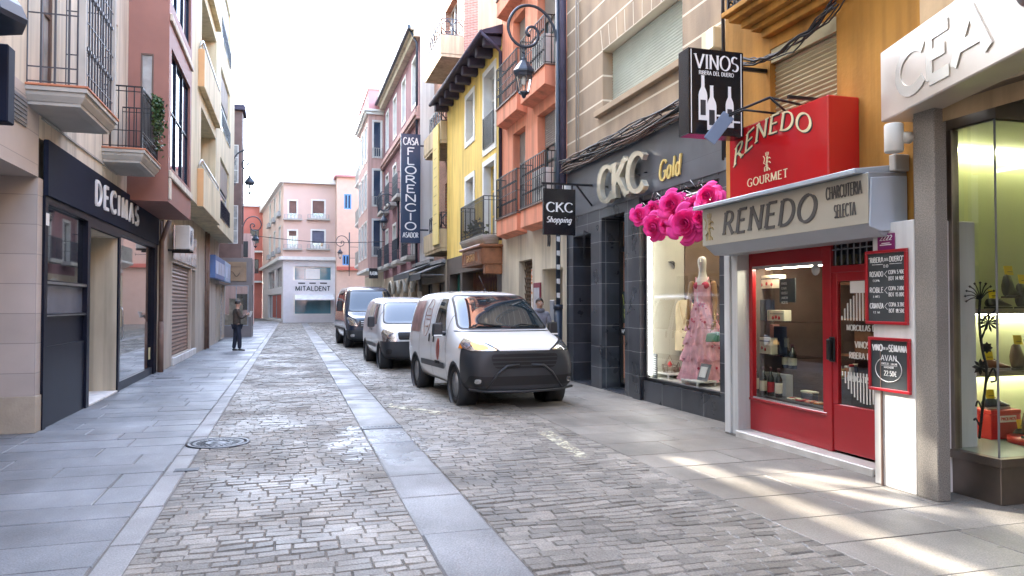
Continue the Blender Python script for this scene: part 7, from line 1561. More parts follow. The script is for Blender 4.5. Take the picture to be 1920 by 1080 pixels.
def connect(root, bm, W):
    cp = lambda P, off, name, mt, axis='y', keep=None, r=.05: clip_patch(bm, poly_planes(roundpoly(P, r) if r else P, axis), off, name, mt, root, keep=keep)
    clip_patch(bm, [((0, .50, 0), (0, 1, 0)), ((0, .0, .70), (0, 0, 1))], .014, 'bumper', M_plast, root, keep=lambda c, n: not (c.y > .42 and c.z < .6))
    cp([(-.52, .74), (.52, .74), (.54, .92), (-.54, .92)], .012, 'grille', M_seal, keep=front, r=.05)
    for s_ in (-1, 1):
        cp([(s_*.58, .70), (s_*.86, .70), (s_*.87, .98), (s_*.58, .97)], .012, 'headlight', M_lens, keep=lambda c, n: c.y < .5 and n.z < .9, r=.05)
        cp([(s_*.80, .70), (s_*.86, .70), (s_*.87, .98), (s_*.80, .98)], .014, 'indicator', M_lens, keep=lambda c, n: c.y < .5 and n.z < .9, r=.02)
        cp([(s_*.80, .40), (s_*.68, .40), (s_*.68, .52), (s_*.80, .52)], .02, 'fog_lamp', M_seal, keep=front, r=.05)
        side = lambda c, n, s_=s_: c.x*s_ > .3 and n.z < .85
        cp([(1.30, 1.10), (2.08, 1.06), (2.06, 1.62), (1.68, 1.62)], .006, 'door_window', M_vglass, 'x', side, .05)
        cp([(2.25, 1.06), (3.0, 1.06), (3.0, 1.62), (2.25, 1.62)], .005, 'side_picture', mat('van_pale_picture', (.58, .52, .42), .4, .4, 5), 'x', side, .05)
        for y0 in (1.22, 2.14, 3.08): cp([(y0, .36), (y0+.014, .36), (y0+.014, 1.66), (y0, 1.66)], .003, 'door_gap', M_seal, 'x', side, 0)
        cp([(1.3, .50), (3.0, .50), (3.0, .60), (1.3, .60)], .014, 'rub_strip', M_plast, 'x', side, .03)
        for y0 in (1.95, 2.26): cp([(y0, .92), (y0+.15, .92), (y0+.15, .99), (y0, .99)], .016, 'door_handle', M_seal, 'x', side, .03)
        m = MB(); xm = s_*(W+.04); m.hexa([(xm, 1.16, 1.02), (xm+s_*.18, 1.18, 1.02), (xm+s_*.18, 1.30, 1.04), (xm, 1.32, 1.04), (xm, 1.16, 1.30), (xm+s_*.17, 1.18, 1.30), (xm+s_*.17, 1.30, 1.28), (xm, 1.32, 1.28)]); m.build('mirror', M_plast, root, bevel=.03, segs=2)
    cp([(-.78, 1.10), (.78, 1.10), (.66, 1.66), (-.66, 1.66)], .004, 'windscreen_seal', M_seal, keep=lambda c, n: .4 < c.y < 2.2 and n.y < -.15, r=.1)
    cp([(-.75, 1.13), (.75, 1.13), (.64, 1.63), (-.64, 1.63)], .008, 'windscreen', M_vglass, keep=lambda c, n: .4 < c.y < 2.2 and n.y < -.15, r=.1)
    m = MB(); m.tube([(-.60, .85, 1.13), (-.35, .92, 1.18), (.1, .86, 1.15)], .012, 5); m.build('wiper', M_seal, root)
    m = MB(); m.tube([(.1, 1.85, 1.78), (.1, 2.05, 2.0)], .007, 5); m.build('aerial', M_seal, root)
ST2 = [(0.0, .32, .84, .64, .52, .06, .62), (.06, .27, .96, .80, .66, .07, .70), (.22, .25, 1.0, .87, .76, .06, .78), (.50, .24, 1.05, .895, .81, .05, .88), (.80, .24, 1.11, .90, .82, .05, .95), (.90, .24, 1.20, .90, .82, .06, .97), (1.2, .24, 1.46, .90, .79, .08, 1.0), (1.5, .24, 1.68, .90, .76, .09, 1.02), (1.75, .24, 1.77, .90, .745, .10, 1.03), (2.4, .24, 1.82, .90, .745, .11, 1.03), (3.4, .24, 1.82, .90, .745, .11, 1.03), (4.0, .25, 1.80, .895, .74, .11, 1.03), (4.20, .28, 1.74, .87, .72, .10, 1.0), (4.28, .34, 1.6, .82, .70, .08, .95)]
w0 = gnd(718, 690); w1 = gnd(697, 675); fl2 = Vector((w0[0], w0[1], 0)); van('white_van', 'older white van with grey bumper parked second, behind the van with the red badge', ST2, M_vanwhite, (.82, 3.48), .31, connect, place(fl2, ang*.5, -.78, .82), ang*.5)
def sprinter(root, bm, W):
    cp = lambda P, off, name, mt, axis='y', keep=None, r=.05: clip_patch(bm, poly_planes(roundpoly(P, r) if r else P, axis), off, name, mt, root, keep=keep)
    clip_patch(bm, [((0, .45, 0), (0, 1, 0)), ((0, .0, .66), (0, 0, 1))], .014, 'bumper', M_plast, root, keep=lambda c, n: not (c.y > .4 and c.z < .6))
    cp([(-.50, .76), (.50, .76), (.56, 1.02), (-.56, 1.02)], .014, 'grille', M_seal, keep=front, r=.05)
    for z in (.82, .89, .96): cp([(-.48, z), (.48, z), (.48, z+.02), (-.48, z+.02)], .02, 'grille_bar', M_steel, keep=front, r=0)
    for s_ in (-1, 1):
        cp([(s_*.60, .80), (s_*.90, .86), (s_*.93, 1.14), (s_*.70, 1.04)], .012, 'headlight', M_lens, keep=lambda c, n: c.y < .7 and n.z < .9, r=.05)
        cp([(s_*.84, .42), (s_*.70, .42), (s_*.70, .52), (s_*.84, .52)], .02, 'fog_lamp', M_lens, keep=front, r=.04)
        side = lambda c, n, s_=s_: c.x*s_ > .3 and n.z < .85
        cp([(1.30, 1.35), (2.15, 1.30), (2.13, 2.10), (1.75, 2.10)], .006, 'door_window', M_vglass, 'x', side, .06)
        for k in range(3): cp([(2.35+k*1.15, 1.32), (3.4+k*1.15, 1.32), (3.4+k*1.15, 2.08), (2.35+k*1.15, 2.08)], .006, 'side_window', M_vglass, 'x', side, .06)
        cp([(1.2, .62), (5.4, .62), (5.4, .72), (1.2, .72)], .014, 'rub_strip', M_plast, 'x', side, .03)
        m = MB(); xm = s_*(W+.06); m.hexa([(xm, 1.10, 1.35), (xm+s_*.2, 1.12, 1.35), (xm+s_*.2, 1.25, 1.38), (xm, 1.27, 1.38), (xm, 1.10, 1.75), (xm+s_*.19, 1.12, 1.75), (xm+s_*.19, 1.25, 1.72), (xm, 1.27, 1.72)]); m.build('mirror', M_plast, root, bevel=.03, segs=2)
    cp([(-.86, 1.32), (.86, 1.32), (.74, 2.14), (-.74, 2.14)], .004, 'windscreen_seal', M_seal, keep=lambda c, n: .4 < c.y < 2.4 and n.y < -.15, r=.1)
    cp([(-.82, 1.36), (.82, 1.36), (.71, 2.10), (-.71, 2.10)], .008, 'windscreen', M_vglass, keep=lambda c, n: .4 < c.y < 2.4 and n.y < -.15, r=.1)
    m = MB(); m.tube([(-.6, .93, 1.33), (-.3, 1.0, 1.40), (.1, .94, 1.35)], .014, 5); m.build('wiper', M_seal, root)
ST3 = [(0.0, .34, .98, .74, .60, .06, .70), (.07, .29, 1.12, .90, .74, .07, .80), (.25, .27, 1.18, .96, .84, .06, .90), (.55, .26, 1.26, .985, .90, .05, 1.02), (.85, .26, 1.33, .99, .92, .05, 1.12), (.95, .26, 1.42, .99, .92, .06, 1.15), (1.25, .26, 1.80, .99, .88, .08, 1.2), (1.55, .26, 2.14, .99, .84, .09, 1.22), (1.8, .26, 2.28, .99, .82, .10, 1.24), (2.6, .26, 2.34, .99, .82, .11, 1.24), (4.6, .26, 2.34, .99, .82, .11, 1.24), (5.5, .27, 2.33, .985, .82, .11, 1.24), (5.8, .30, 2.25, .96, .80, .11, 1.2), (5.9, .36, 2.1, .92, .78, .08, 1.15)]
w0 = gnd(652, 651); fl3 = Vector((w0[0], w0[1], 0)); van('dark_blue_van', 'tall dark blue passenger van parked third and farthest along the row', ST3, M_vanblue, (.95, 4.4), .34, sprinter, place(fl3, ang*.4, -.86, .95), ang*.4)
# ================================================================ people
M_skin = mat('skin', (.52, .31, .22), .55, .06, 6); M_hair = mat('dark_hair', (.03, .02, .016), .6, .2, 20)
M_jack = mat('brown_jacket', (.075, .055, .042), .85, .2, 14, .3, 60); M_trous = mat('dark_blue_trousers', (.022, .026, .045), .85, .15, 10); M_shoe = mat('black_shoe', (.02, .02, .022), .5)
M_gjack = mat('grey_jacket', (.22, .22, .25), .85, .2, 14)
def hand(wrist, dirn, palm_n, curl, mtl, parent, sidev):
    """palm, four bent fingers and a thumb grown as one skin"""
    w, d = Vector(wrist), Vector(dirn).normalized(); n = Vector(palm_n).normalized(); s = Vector(sidev).normalized()
    vs = [w, w+d*.045, w+d*.085]; ed = [(0, 1), (1, 2)]; rd = [(.022, .018), (.032, .015), (.034, .013)]
    for k, (o, L) in enumerate(((-.027, .070), (-.009, .080), (.009, .075), (.026, .058))):
        b = w+d*.09+s*o; i = len(vs); p = b; vs.append(b); ed.append((2, i)); rd.append((.010, .010)); dd = d.copy()
        for j in range(3):
            dd = (dd+n*curl).normalized(); p = p+dd*L*(.42, .33, .25)[j]; vs.append(p); ed.append((i+j, i+j+1)); rd.append((.0092-.001*j,)*2)
    i = len(vs); t0 = w+d*.035-s*.03; vs += [t0, t0-s*.025+d*.025+n*.012, t0-s*.03+d*.055+n*.03]; ed += [(1, i), (i, i+1), (i+1, i+2)]; rd += [(.012, .012), (.0105, .0105), (.009, .009)]
    return skin(vs, ed, rd, 1, mtl, 'hand', parent)
def person(label, loc, face, arms, jm, tm, stance=.10, lean=0.0, hood=False):
    """standing figure about 1.72 m tall; face = heading angle; arms = (left elbow, left wrist, right elbow, right wrist) in body axes (side, ahead, up)"""
    t = thing('person', label, 'person', tuple(loc)); f = Vector((math.sin(face), math.cos(face), 0)); s = Vector((f.y, -f.x, 0)); O = Vector(loc); U = Vector((0, 0, 1))
    P = lambda a, b, c: O+s*a+f*b+U*c
    sh = 1.42
    # body: head, neck, trunk, legs as one surface (clothes lie over it)
    vs = [P(0, 0, .95), P(0, -.01, 1.15), P(0, -.01, 1.36), P(0, .0, 1.46), P(0, .02, 1.54), P(0, .035, 1.63), P(0, .03, 1.70)]
    ed = [(0, 1), (1, 2), (2, 3), (3, 4), (4, 5), (5, 6)]; rd = [(.14, .11), (.125, .10), (.14, .10), (.055, .055), (.062, .070), (.078, .098), (.055, .07)]
    for q, sg in ((0, -1), (1, 1)):
        i = len(vs); b = stance*(1 if sg > 0 else -1); vs += [P(sg*.095, 0, .88), P(sg*.10, b*.5+.02, .48), P(sg*.10, b, .09)]; ed += [(0, i), (i, i+1), (i+1, i+2)]; rd += [(.085, .085), (.055, .06), (.04, .04)]
        e, w_ = arms[2*q], arms[2*q+1]; i = len(vs); vs += [P(sg*.17, -.01, sh-.02), P(*e), P(*w_)]; ed += [(2, i), (i, i+1), (i+1, i+2)]; rd += [(.055, .055), (.042, .042), (.028, .026)]
    skin(vs, ed, rd, 2, M_skin, 'body', t)
    # face
    m = MB(); hc = P(0, .035, 1.62)
    for sg in (-1, 1): m.lathe([(0, -.011), (.011, 0), (0, .011)], hc+s*(.030*sg)+f*.082+U*.012, f, 8)
    m.build('eyes', M_letterw, t)
    m = MB()
    for sg in (-1, 1): m.lathe([(0, -.004), (.006, 0), (0, .004)], hc+s*(.030*sg)+f*.092+U*.012, f, 8)
    m.build('pupils', M_hair, t)
    m = MB(); m.hexa([hc+s*a+f*b+U*c for a, b, c in ((-.016, .075, -.035), (.016, .075, -.035), (.012, .115, -.030), (-.012, .115, -.030), (-.008, .075, .02), (.008, .075, .02), (.005, .092, .018), (-.005, .092, .018))])
    for sg in (-1, 1): m.lathe([(0, -.012), (.022, -.006), (.026, .006), (0, .012)], hc+s*(.078*sg)-U*.005, s*sg, 8)
    m.build('nose_and_ears', M_skin, t)
    m = MB(); m.tube([hc+s*(-.025)+f*.083-U*.058, hc+f*.092-U*.06, hc+s*.025+f*.083-U*.058], .006, 6); m.build('mouth', mat('lips', (.35, .13, .11), .5), t)
    m = MB(); m.smooth = True; vs = []; N_, M_ = 8, 16
    for i in range(N_+1):
        th = R(100)*i/N_
        for j in range(M_):
            a = 2*math.pi*j/M_; fr = math.cos(a); cut = .62 if fr > .45 else 1.0; tt = th*cut
            vs.append(hc+U*(.02+.112*math.cos(tt))+f*(-.012+.108*math.sin(tt)*fr)+s*(.088*math.sin(tt)*math.sin(a)))
    m.add(vs, [(i*M_+j, i*M_+(j+1) % M_, (i+1)*M_+(j+1) % M_, (i+1)*M_+j) for i in range(N_) for j in range(M_)]); m.build('hair', M_hair, t)
    # jacket
    vs = [P(0, -.005, .84), P(0, -.01, 1.02), P(0, -.01, 1.20), P(0, -.01, 1.37), P(0, -.005, 1.455)]; ed = [(0, 1), (1, 2), (2, 3), (3, 4)]; rd = [(.185, .14), (.175, .135), (.17, .135), (.165, .125), (.075, .075)]
    for q, sg in ((0, -1), (1, 1)):
        e, w_ = Vector(arms[2*q]), Vector(arms[2*q+1]); c_ = w_+(e-w_)*.12; i = len(vs); vs += [P(sg*.175, -.01, sh-.03), P(*e), P(*c_)]; ed += [(3, i), (i, i+1), (i+1, i+2)]; rd += [(.078, .075), (.062, .062), (.05, .048)]
    skin(vs, ed, rd, 2, jm, 'jacket', t)
    if hood: m = MB(); m.lathe([(.10, 0), (.125, .03), (.12, .08), (.09, .09)], P(0, -.02, 1.43), n=16); m.build('collar', jm, t)
    # trousers, shoes, hands
    vs = [P(0, 0, .93)]; ed = []; rd = [(.155, .12)]
    for sg in (-1, 1): b = stance*sg; i = len(vs); vs += [P(sg*.095, 0, .84), P(sg*.10, b*.5+.02, .48), P(sg*.10, b-.005, .07)]; ed += [(0, i), (i, i+1), (i+1, i+2)]; rd += [(.105, .105), (.082, .085), (.068, .075)]
    skin(vs, ed, rd, 2, tm, 'trousers', t)
    for sg in (-1, 1):
        b = stance*sg; vs = [P(sg*.10, b-.06, .045), P(sg*.10, b, .05), P(sg*.105, b+.10, .035), P(sg*.11, b+.18, .028)]; skin(vs, [(0, 1), (1, 2), (2, 3)], [(.038, .04), (.042, .045), (.045, .032), (.038, .024)], 2, M_shoe, 'shoe', t)
    for q, sg in ((0, -1), (1, 1)):
        e, w_ = Vector(arms[2*q]), Vector(arms[2*q+1]); d = (w_-e).normalized(); d3 = s*d.x+f*d.y+U*d.z; inn = s*(-sg); inn = (inn-d3*inn.dot(d3)).normalized(); hand(P(*w_), d3, inn, .45, M_skin, t, d3.cross(inn)*(1))
    return t
gx, gy = gnd(444, 658)
ARM = ((-.27, .10, 1.14), (-.12, .32, 1.24), (.27, .06, 1.12), (.12, .30, 1.26))
person('person in a brown jacket and dark trousers standing on the left pavement holding white papers', (gx, gy, 0), R(70), ARM, M_jack, M_trous, .07)
pf = Vector((math.sin(R(70)), math.cos(R(70)), 0)); ps = Vector((pf.y, -pf.x, 0)); pc = Vector((gx, gy, 1.27))+pf*.41
m = MB(); m.hexa([pc+ps*a+pf*b+Vector((0, 0, c)) for a, b, c in ((-.12, 0, -.10), (.12, 0, -.10), (.12, .012, -.10), (-.12, .012, -.10), (-.12, .07, .10), (.12, .07, .10), (.12, .082, .10), (-.12, .082, .10))]); tag(m.build('paper_sheet', M_paper), 'white papers held up in the hands of the man in the brown jacket', 'papers')
pxy = ony(1003, 700, 15.6)
person('person in a grey jacket half hidden behind the nearest white van, by the cream wall', (pxy[0], 15.3, 0), R(185), ((-.24, .04, 1.12), (-.22, .12, .88), (.24, .04, 1.12), (.22, .12, .88)), M_gjack, M_trous, .05, hood=True)
# ================================================================ dress shop window display
zf = .366
M_bald = mat('mannequin_white', (.74, .71, .64), .25, .04, 3, coat=.4); M_dress = mat('pink_ruffle_fabric', (.84, .42, .47), .8, .2, 9, .1, 60); M_limb = mat('wooden_arm', (.42, .24, .10), .45, .15, 8)
Xm = 6.18; my, mz = onx(1318, 600, Xm); mtop = onx(1318, 471, Xm)[1]; mb_ = zf+.03; Hm = mtop-mb_
t = thing('mannequin', 'bald white shop mannequin in a tiered pink ruffle dress with one wooden arm', 'mannequin', (Xm, my, zf))
B = Vector((Xm, my, mb_)); fx_ = Vector((-.75, -.66, 0)); sx_ = Vector((fx_.y, -fx_.x, 0)); fx_.normalize(); sx_.normalize()
def MP(a, b, c): return B+sx_*a+fx_*b+Vector((0, 0, c*Hm))
vs = [MP(0, 0, .56), MP(0, 0, .66), MP(0, .0, .755), MP(0, .0, .80), MP(0, .01, .855), MP(0, .03, .91), MP(0, .03, .965)]
skin(vs, [(i, i+1) for i in range(6)], [(.14, .10), (.115, .09), (.155, .10), (.075, .065), (.052, .055), (.075, .095), (.060, .078)], 2, M_bald, 'body', t)
m = MB(); c = MP(0, .115, .925); m.hexa([c+sx_*a+fx_*b+Vector((0, 0, d)) for a, b, d in ((-.015, -.03, -.03), (.015, -.03, -.03), (.01, .02, -.025), (-.01, .02, -.025), (-.006, -.03, .03), (.006, -.03, .03), (.004, -.008, .03), (-.004, -.008, .03))]); m.build('nose', M_bald, t, bevel=.006)
for sg in (-1, 1):
    e = (.20*sg, .02, .62) if sg < 0 else (.20, .05, .62); w_ = (.21*sg, .10, .47)
    skin([MP(.165*sg, 0, .775), MP(*e), MP(*w_)], [(0, 1), (1, 2)], [(.05, .05), (.042, .042), (.03, .03)], 2, M_limb, 'arm', t)
    d3 = (MP(*w_)-MP(*e)).normalized(); inn = (sx_*-sg); inn = (inn-d3*inn.dot(d3)).normalized(); hand(MP(*w_), d3, inn, .3, M_limb, t, d3.cross(inn))
rnd = random.Random(9)
m = MB(); m.smooth = True
tiers = [(.74, .145, .60, .125), (.61, .13, .50, .20), (.51, .19, .40, .25), (.41, .235, .29, .29), (.30, .27, .17, .33), (.18, .30, .02, .37)]
for ti, (za, ra, zb2, rb) in enumerate(tiers):
    N_, M_ = 6, 72; vs = []; ph = rnd.uniform(0, 6); nn_ = 13+ti*2
    for i in range(N_+1):
        s_ = i/N_
        for j in range(M_):
            a = 2*math.pi*j/M_; ru = (.02+.17*s_*s_)*(math.sin(nn_*a+ph)+.5*math.sin(nn_*1.7*a+2*ph))*rb*(.35 if ti == 0 else .8)
            r = ra+(rb-ra)*s_+ru; hz_ = za+(zb2-za)*s_+.012*s_*math.sin(nn_*.5*a+ph)
            vs.append(MP(r*math.cos(a), r*.82*math.sin(a), hz_))
    m.add(vs, [(i*M_+j, i*M_+(j+1) % M_, (i+1)*M_+(j+1) % M_, (i+1)*M_+j) for i in range(N_) for j in range(M_)])
dr_ = m.build('dress', M_dress, t)
m = MB(); M_dr2 = mat('red_print', (.55, .05, .10), .8, .2, 9)
for k in range(46):
    a = rnd.uniform(-.3, 3.4); ti = rnd.randrange(1, 6); za, ra, zb2, rb = tiers[ti]; s_ = rnd.uniform(.1, .6); r = ra+(rb-ra)*s_+.035; p = MP(r*math.cos(a), r*.82*math.sin(a), za+(zb2-za)*s_)
    m.lathe([(.0, .004), (rnd.uniform(.010, .026), .0), (0, -.004)], p, (p-B)*Vector((1, 1, 0)), 7)
for sg in (-1, 1): m.lathe([(0, .03), (.055, .015), (.062, -.03), (0, -.05)], MP(.062*sg, .085, .735), fx_, 10)
m.build('print', M_dr2, dr_)
m = MB(); 
for sg in (-1, 1): m.tube([MP(.075*sg, .09, .74), MP(.10*sg, .03, .80), MP(.09*sg, -.07, .75)], .008, 5)
m.build('straps', M_dress, dr_)
m = MB(); m.lathe([(.20, 0), (.20, .012), (.03, .02), (.012, .04), (.012, .3)], (Xm, my, zf), n=24); m.build('stand', M_steel, t)
c = Vector((onx(1338, 630, 5.98)[0], 0, 0)); yb9, zb9 = onx(1336, 631, 5.95)
t = thing('handbag', 'small green clutch bag hanging beside the pink ruffle dress', 'handbag', (5.95, yb9, zb9)); m = MB(); m.hexa([(5.92, yb9-.17, zb9-.07), (5.98, yb9-.17, zb9-.07), (5.98, yb9+.17, zb9-.09), (5.92, yb9+.17, zb9-.09), (5.94, yb9-.17, zb9+.08), (5.97, yb9-.17, zb9+.08), (5.97, yb9+.15, zb9+.04), (5.94, yb9+.15, zb9+.04)]); m.build('pouch', mat('green_leather', (.015, .17, .07), .35, .1), t, bevel=.02); m = MB(); m.tube([(5.95, yb9-.1, zb9+.08), (5.96, yb9-.04, zb9+.35), (5.95, yb9+.06, zb9+.06)], .004, 4); m.build('chain', M_gold, t)
# clothes rail and garments
Xc = 6.55; y0_, zr_ = onx(1266, 556, Xc); y1_ = onx(1345, 556, Xc)[0]
t = thing('clothes_rail', 'dark metal clothes rail standing behind the mannequin', 'clothes rail', (Xc, y0_, zf)); m = MB(); m.tube([(Xc, y0_, zf), (Xc, y0_, zr_-.05), (Xc, y0_-.05, zr_), (Xc, y1_, zr_), (Xc, y1_-.05, zf)], .014, 8); m.bar((Xc-.25, y0_, zf+.02), (Xc+.25, y0_, zf+.02), .03); m.build('frame', M_rust, t)
M_beige = mat('beige_cloth', (.66, .55, .36), .9, .1, 6, .1, 80); M_blackc = mat('black_cloth', (.02, .02, .024), .9)
for (px, zb2, w_, mt, lb, Xo) in ((1262, .74, .44, M_beige, 'long beige sleeveless coat hanging at the front end of the rail', -.10), (1284, .82, .40, M_beige, 'second beige jacket with dark buttons hanging nearer the mannequin', -.12), (1300, .80, .34, M_blackc, 'black garment half hidden behind the beige jackets on the rail', 0)):
    yg = onx(px, 600, Xc+Xo)[0]; t = thing('garment', lb, 'garment', (Xc+Xo, yg, zb2), 'garments on the clothes rail')
    # cloth sheet with front opening, shoulders, folds: rings flattened along the viewing side
    N_, M_ = 14, 40; vs = []; top = zr_-.06
    uu = Vector((.62, -.78, 0)).normalized(); nn_ = Vector((-uu.y*-1, 0, 0)); nn_ = Vector((uu.y, -uu.x, 0)).normalized()
    for i in range(N_+1):
        s_ = i/N_; z = top-(top-zb2)*s_
        hw = w_/2*(.34+.66*min(1, s_*9)) * (1-.16*math.exp(-((s_-.55)/.12)**2)+.10*max(0, s_-.6))
        for j in range(M_):
            a = 2*math.pi*j/M_; fo = 1+.12*math.sin(a*9+px)*max(0, s_-.35)
            vs.append(Vector((Xc+Xo, yg, z))+uu*hw*math.cos(a)*1+nn_*(.055+.03*s_)*math.sin(a)*fo)
    m = MB(); m.smooth = True; m.add(vs, [(i*M_+j, i*M_+(j+1) % M_, (i+1)*M_+(j+1) % M_, (i+1)*M_+j) for i in range(N_) for j in range(M_)]); g_ = m.build('cloth', mt, t)
    if mt is M_beige:
        m = MB(); sgn = -1 if nn_.x > 0 else 1
        for q in (1, -1): m.bar(Vector((Xc+Xo, yg, top-.02))+nn_*sgn*.06+uu*.09*q, Vector((Xc+Xo, yg, top-.42))+nn_*sgn*.085, .03, .012)
        m.build('lapel', M_beige, g_); m = MB()
        for k in range(3): m.lathe([(.014, 0), (.014, .006), (0, .008)], Vector((Xc+Xo, yg, top-.5-k*.14))+nn_*sgn*.085, nn_*sgn, 8)
        m.build('buttons', M_blackc, g_)
    m = MB(); m.tube([(Xc+Xo, yg, top-.02), (Xc, yg, zr_+.02)], .005, 4); m.build('hook', M_steel, t)
# stools, frame, box, basket, spotlight
def stool(px, py, X, w, h, lb, grp='low white display stools'):
    y_, z_ = onx(px, py, X); t = thing('display_stool', lb, 'stool', (X, y_, zf), grp); m = MB(); m.box(X-w/2, X+w/2, y_-w*.7, y_+w*.7, zf+h-.03, zf+h); m.build('top', M_wframe, t, bevel=.005)
    for sx in (-1, 1):
        for sy in (-1, 1): m = MB(); m.box(X+sx*(w/2-.02)-.012, X+sx*(w/2-.02)+.012, y_+sy*(w*.7-.02)-.012, y_+sy*(w*.7-.02)+.012, zf, zf+h-.031); m.build('leg', M_wframe, t)
    return y_, zf+h
ys1, zs1 = stool(1256, 712, 6.1, .30, .10, 'left low white stool under the wire basket'); ys2, zs2 = stool(1310, 722, 5.98, .34, .09, 'long low white stool carrying the grey picture frame')
t = thing('picture_frame', 'small grey frame with a white card leaning on the low stool', 'frame', (5.92, ys2-.16, zs2)); m = MB(); y_ = ys2-.17
m.prism([(5.93, y_-.14, zs2+.002), (5.93, y_+.14, zs2+.002), (6.01, y_+.14, zs2+.25), (6.01, y_-.14, zs2+.25)], (.015, 0, -.004)); m.build('frame', mat('frame_grey', (.20, .21, .22), .5, .1), t, bevel=.004); m = MB(); m.prism([(5.937, y_-.09, zs2+.05), (5.937, y_+.09, zs2+.05), (5.987, y_+.09, zs2+.205), (5.987, y_-.09, zs2+.205)], (-.006, 0, .001)); m.build('card', M_paper, t)
t = thing('wire_basket', 'little wire basket with a red trinket on the left white stool', 'basket', (6.1, ys1, zs1)); m = MB()
for k in range(10): a = k*.628; m.tube([(6.1+.10*math.cos(a), ys1+.13*math.sin(a), zs1), (6.1+.12*math.cos(a), ys1+.16*math.sin(a), zs1+.12)], .004, 4)
for z in (.005, .06, .12): m.tube([(6.1+(.10+z*.17)*math.cos(k*.314), ys1+(.13+z*.25)*math.sin(k*.314), zs1+z) for k in range(21)], .005, 4)
m.tube([(6.1, ys1-.15, zs1+.12), (6.1, ys1, zs1+.28), (6.1, ys1+.15, zs1+.12)], .005, 5); m.build('wire', M_rust, t); m = MB(); m.lathe([(0, 0), (.03, .01), (.04, .05), (.015, .09), (0, .1)], (6.08, ys1-.04, zs1+.09), n=10); tr = m.build('trinket', mat('trinket_red', (.6, .03, .03), .3), t)
t = thing('handbag', 'small brown handbag standing beside the clothes rail foot', 'handbag', (6.3, ys1+.1, zs1+.0)); m = MB(); m.box(6.24, 6.34, ys1-.06, ys1+.16, zf, zf+.17); m.build('pouch', mat('brown_leather', (.13, .07, .035), .4, .2), t, bevel=.03, segs=2); m = MB(); m.tube([(6.29, ys1-.02, zf+.17), (6.29, ys1+.05, zf+.26), (6.29, ys1+.12, zf+.17)], .007, 5); m.build('handle', mat('brown_leather', (.13, .07, .035)), t)
t = thing('price_list', 'narrow dark price list standing in the lower left corner of the show window', 'price list', (XT+.2, wy[1]-.2, zf)); m = MB(); m.box(XT+.14, XT+.155, wy[1]-.24, wy[1]-.10, zf+.02, zf+.42); m.build('card', M_board, t); m = MB()
for k in range(9): m.box(XT+.138, XT+.139, wy[1]-.22, wy[1]-.13, zf+.07+k*.035, zf+.085+k*.035)
m.build('writing', M_chalk, t)
yl, zl = onx(1262, 497, 6.3); t = thing('spotlight', 'black spotlight hanging from the dress shop ceiling', 'spotlight', (6.3, yl, zl)); m = MB(); m.tube([(6.3, yl, 3.38), (6.3, yl, zl+.08)], .012, 6); m.build('rod', M_black, t); m = MB(); m.lathe([(.05, 0), (.09, .12), (.085, .12), (.045, .01)], (6.3, yl, zl+.06), (-.7, -.3, -.65), 16); m.build('shade', M_black, t)
# ================================================================ shoe shop display
M_tag = mat('yellow_tag', (.85, .62, .02), .5, .03)
def shoe(pos, ang, mt, lb, L=.29, boot=0.0, sole=None, tagged=True):
    t = thing('shoe', lb, 'shoe', tuple(pos), 'shoes on the display shelves'); c, s = math.cos(ang), math.sin(ang); O = Vector(pos)
    T = lambda a, b, z: O+Vector((a*c-b*s, a*s+b*c, z))
    # sections from heel to toe: (along, half width, height)
    sec = [(0, .030, .09+boot), (.03, .036, .10+boot), (.09, .036, .098+boot*.95), (.13, .036, .095+boot*.25), (.18, .042, .075), (.23, .044, .055), (.27, .038, .045), (.295, .02, .035)]
    m = MB(); m.smooth = True; vs = []; n = 12
    for (a, w, h) in sec:
        for k in range(n):
            th = 2*math.pi*k/n; x = w*math.cos(th); z = .018+(h-.018)*(.5+.5*math.sin(th))
            if math.sin(th) > .3: x *= .82
            vs.append(T(a*L/.295, x, z))
    fs = [(i*n+k, i*n+(k+1) % n, (i+1)*n+(k+1) % n, (i+1)*n+k) for i in range(len(sec)-1) for k in range(n)]+[tuple(range(n)), tuple((len(sec)-1)*n+k for k in range(n))]
    m.add(vs, fs); m.build('upper', mt, t)
    m = MB(); pts = [(-.004, .032), (.06, .038), (.16, .045), (.23, .048), (.28, .038), (.302, .015)]; out = [T(a*L/.295, w, 0) for a, w in pts]+[T(a*L/.295, -w, 0) for a, w in pts[::-1]]; m.prism(out, (0, 0, .017)); m.build('sole', sole or M_rubber, t)
    m = MB(); 
    for k in range(4): a = .12+k*.022; z = (.098-.012*k)*1.0; m.bar(T(a*L/.295, -.022, z+.002), T(a*L/.295, .022, z+.002), .006)
    m.build('laces', M_seal, t)
    if tagged: m = MB(); p = T(.07*L/.295, 0, .10+boot); m.hexa([p+Vector(q) for q in ((-.05, -.012, -.01), (.05, -.012, -.01), (.05, -.009, -.01), (-.05, -.009, -.01), (-.045, .008, .075), (.055, .008, .075), (.055, .011, .075), (-.045, .011, .075))]); m.build('price_tag', M_tag, t); m = MB(); m.bar(p+Vector((-.02, -.012, .02)), p+Vector((.03, -.012, .02)), .012, .004); m.build('tag_print', M_seal, t)
    return t
M_sblk = mat('black_leather', (.018, .018, .02), .28, .2, 12); M_sbrn = mat('brown_suede', (.10, .055, .03), .6, .25, 10); M_stan = mat('tan_leather', (.20, .075, .03), .35, .2, 8); M_sblue = mat('slate_blue_leather', (.03, .045, .06), .45, .2, 10); M_solew = mat('pale_sole', (.45, .40, .32), .7)
def sp(px, py, Y): x, z = ony(px, py, Y); return x, z
Ysh = 5.36
x_, _ = sp(1848, 560, Ysh); shoe((x_+.02, Ysh, shz[0]+.002), .05, M_sblk, 'black leather shoe lying flat at the left of the upper shelf')
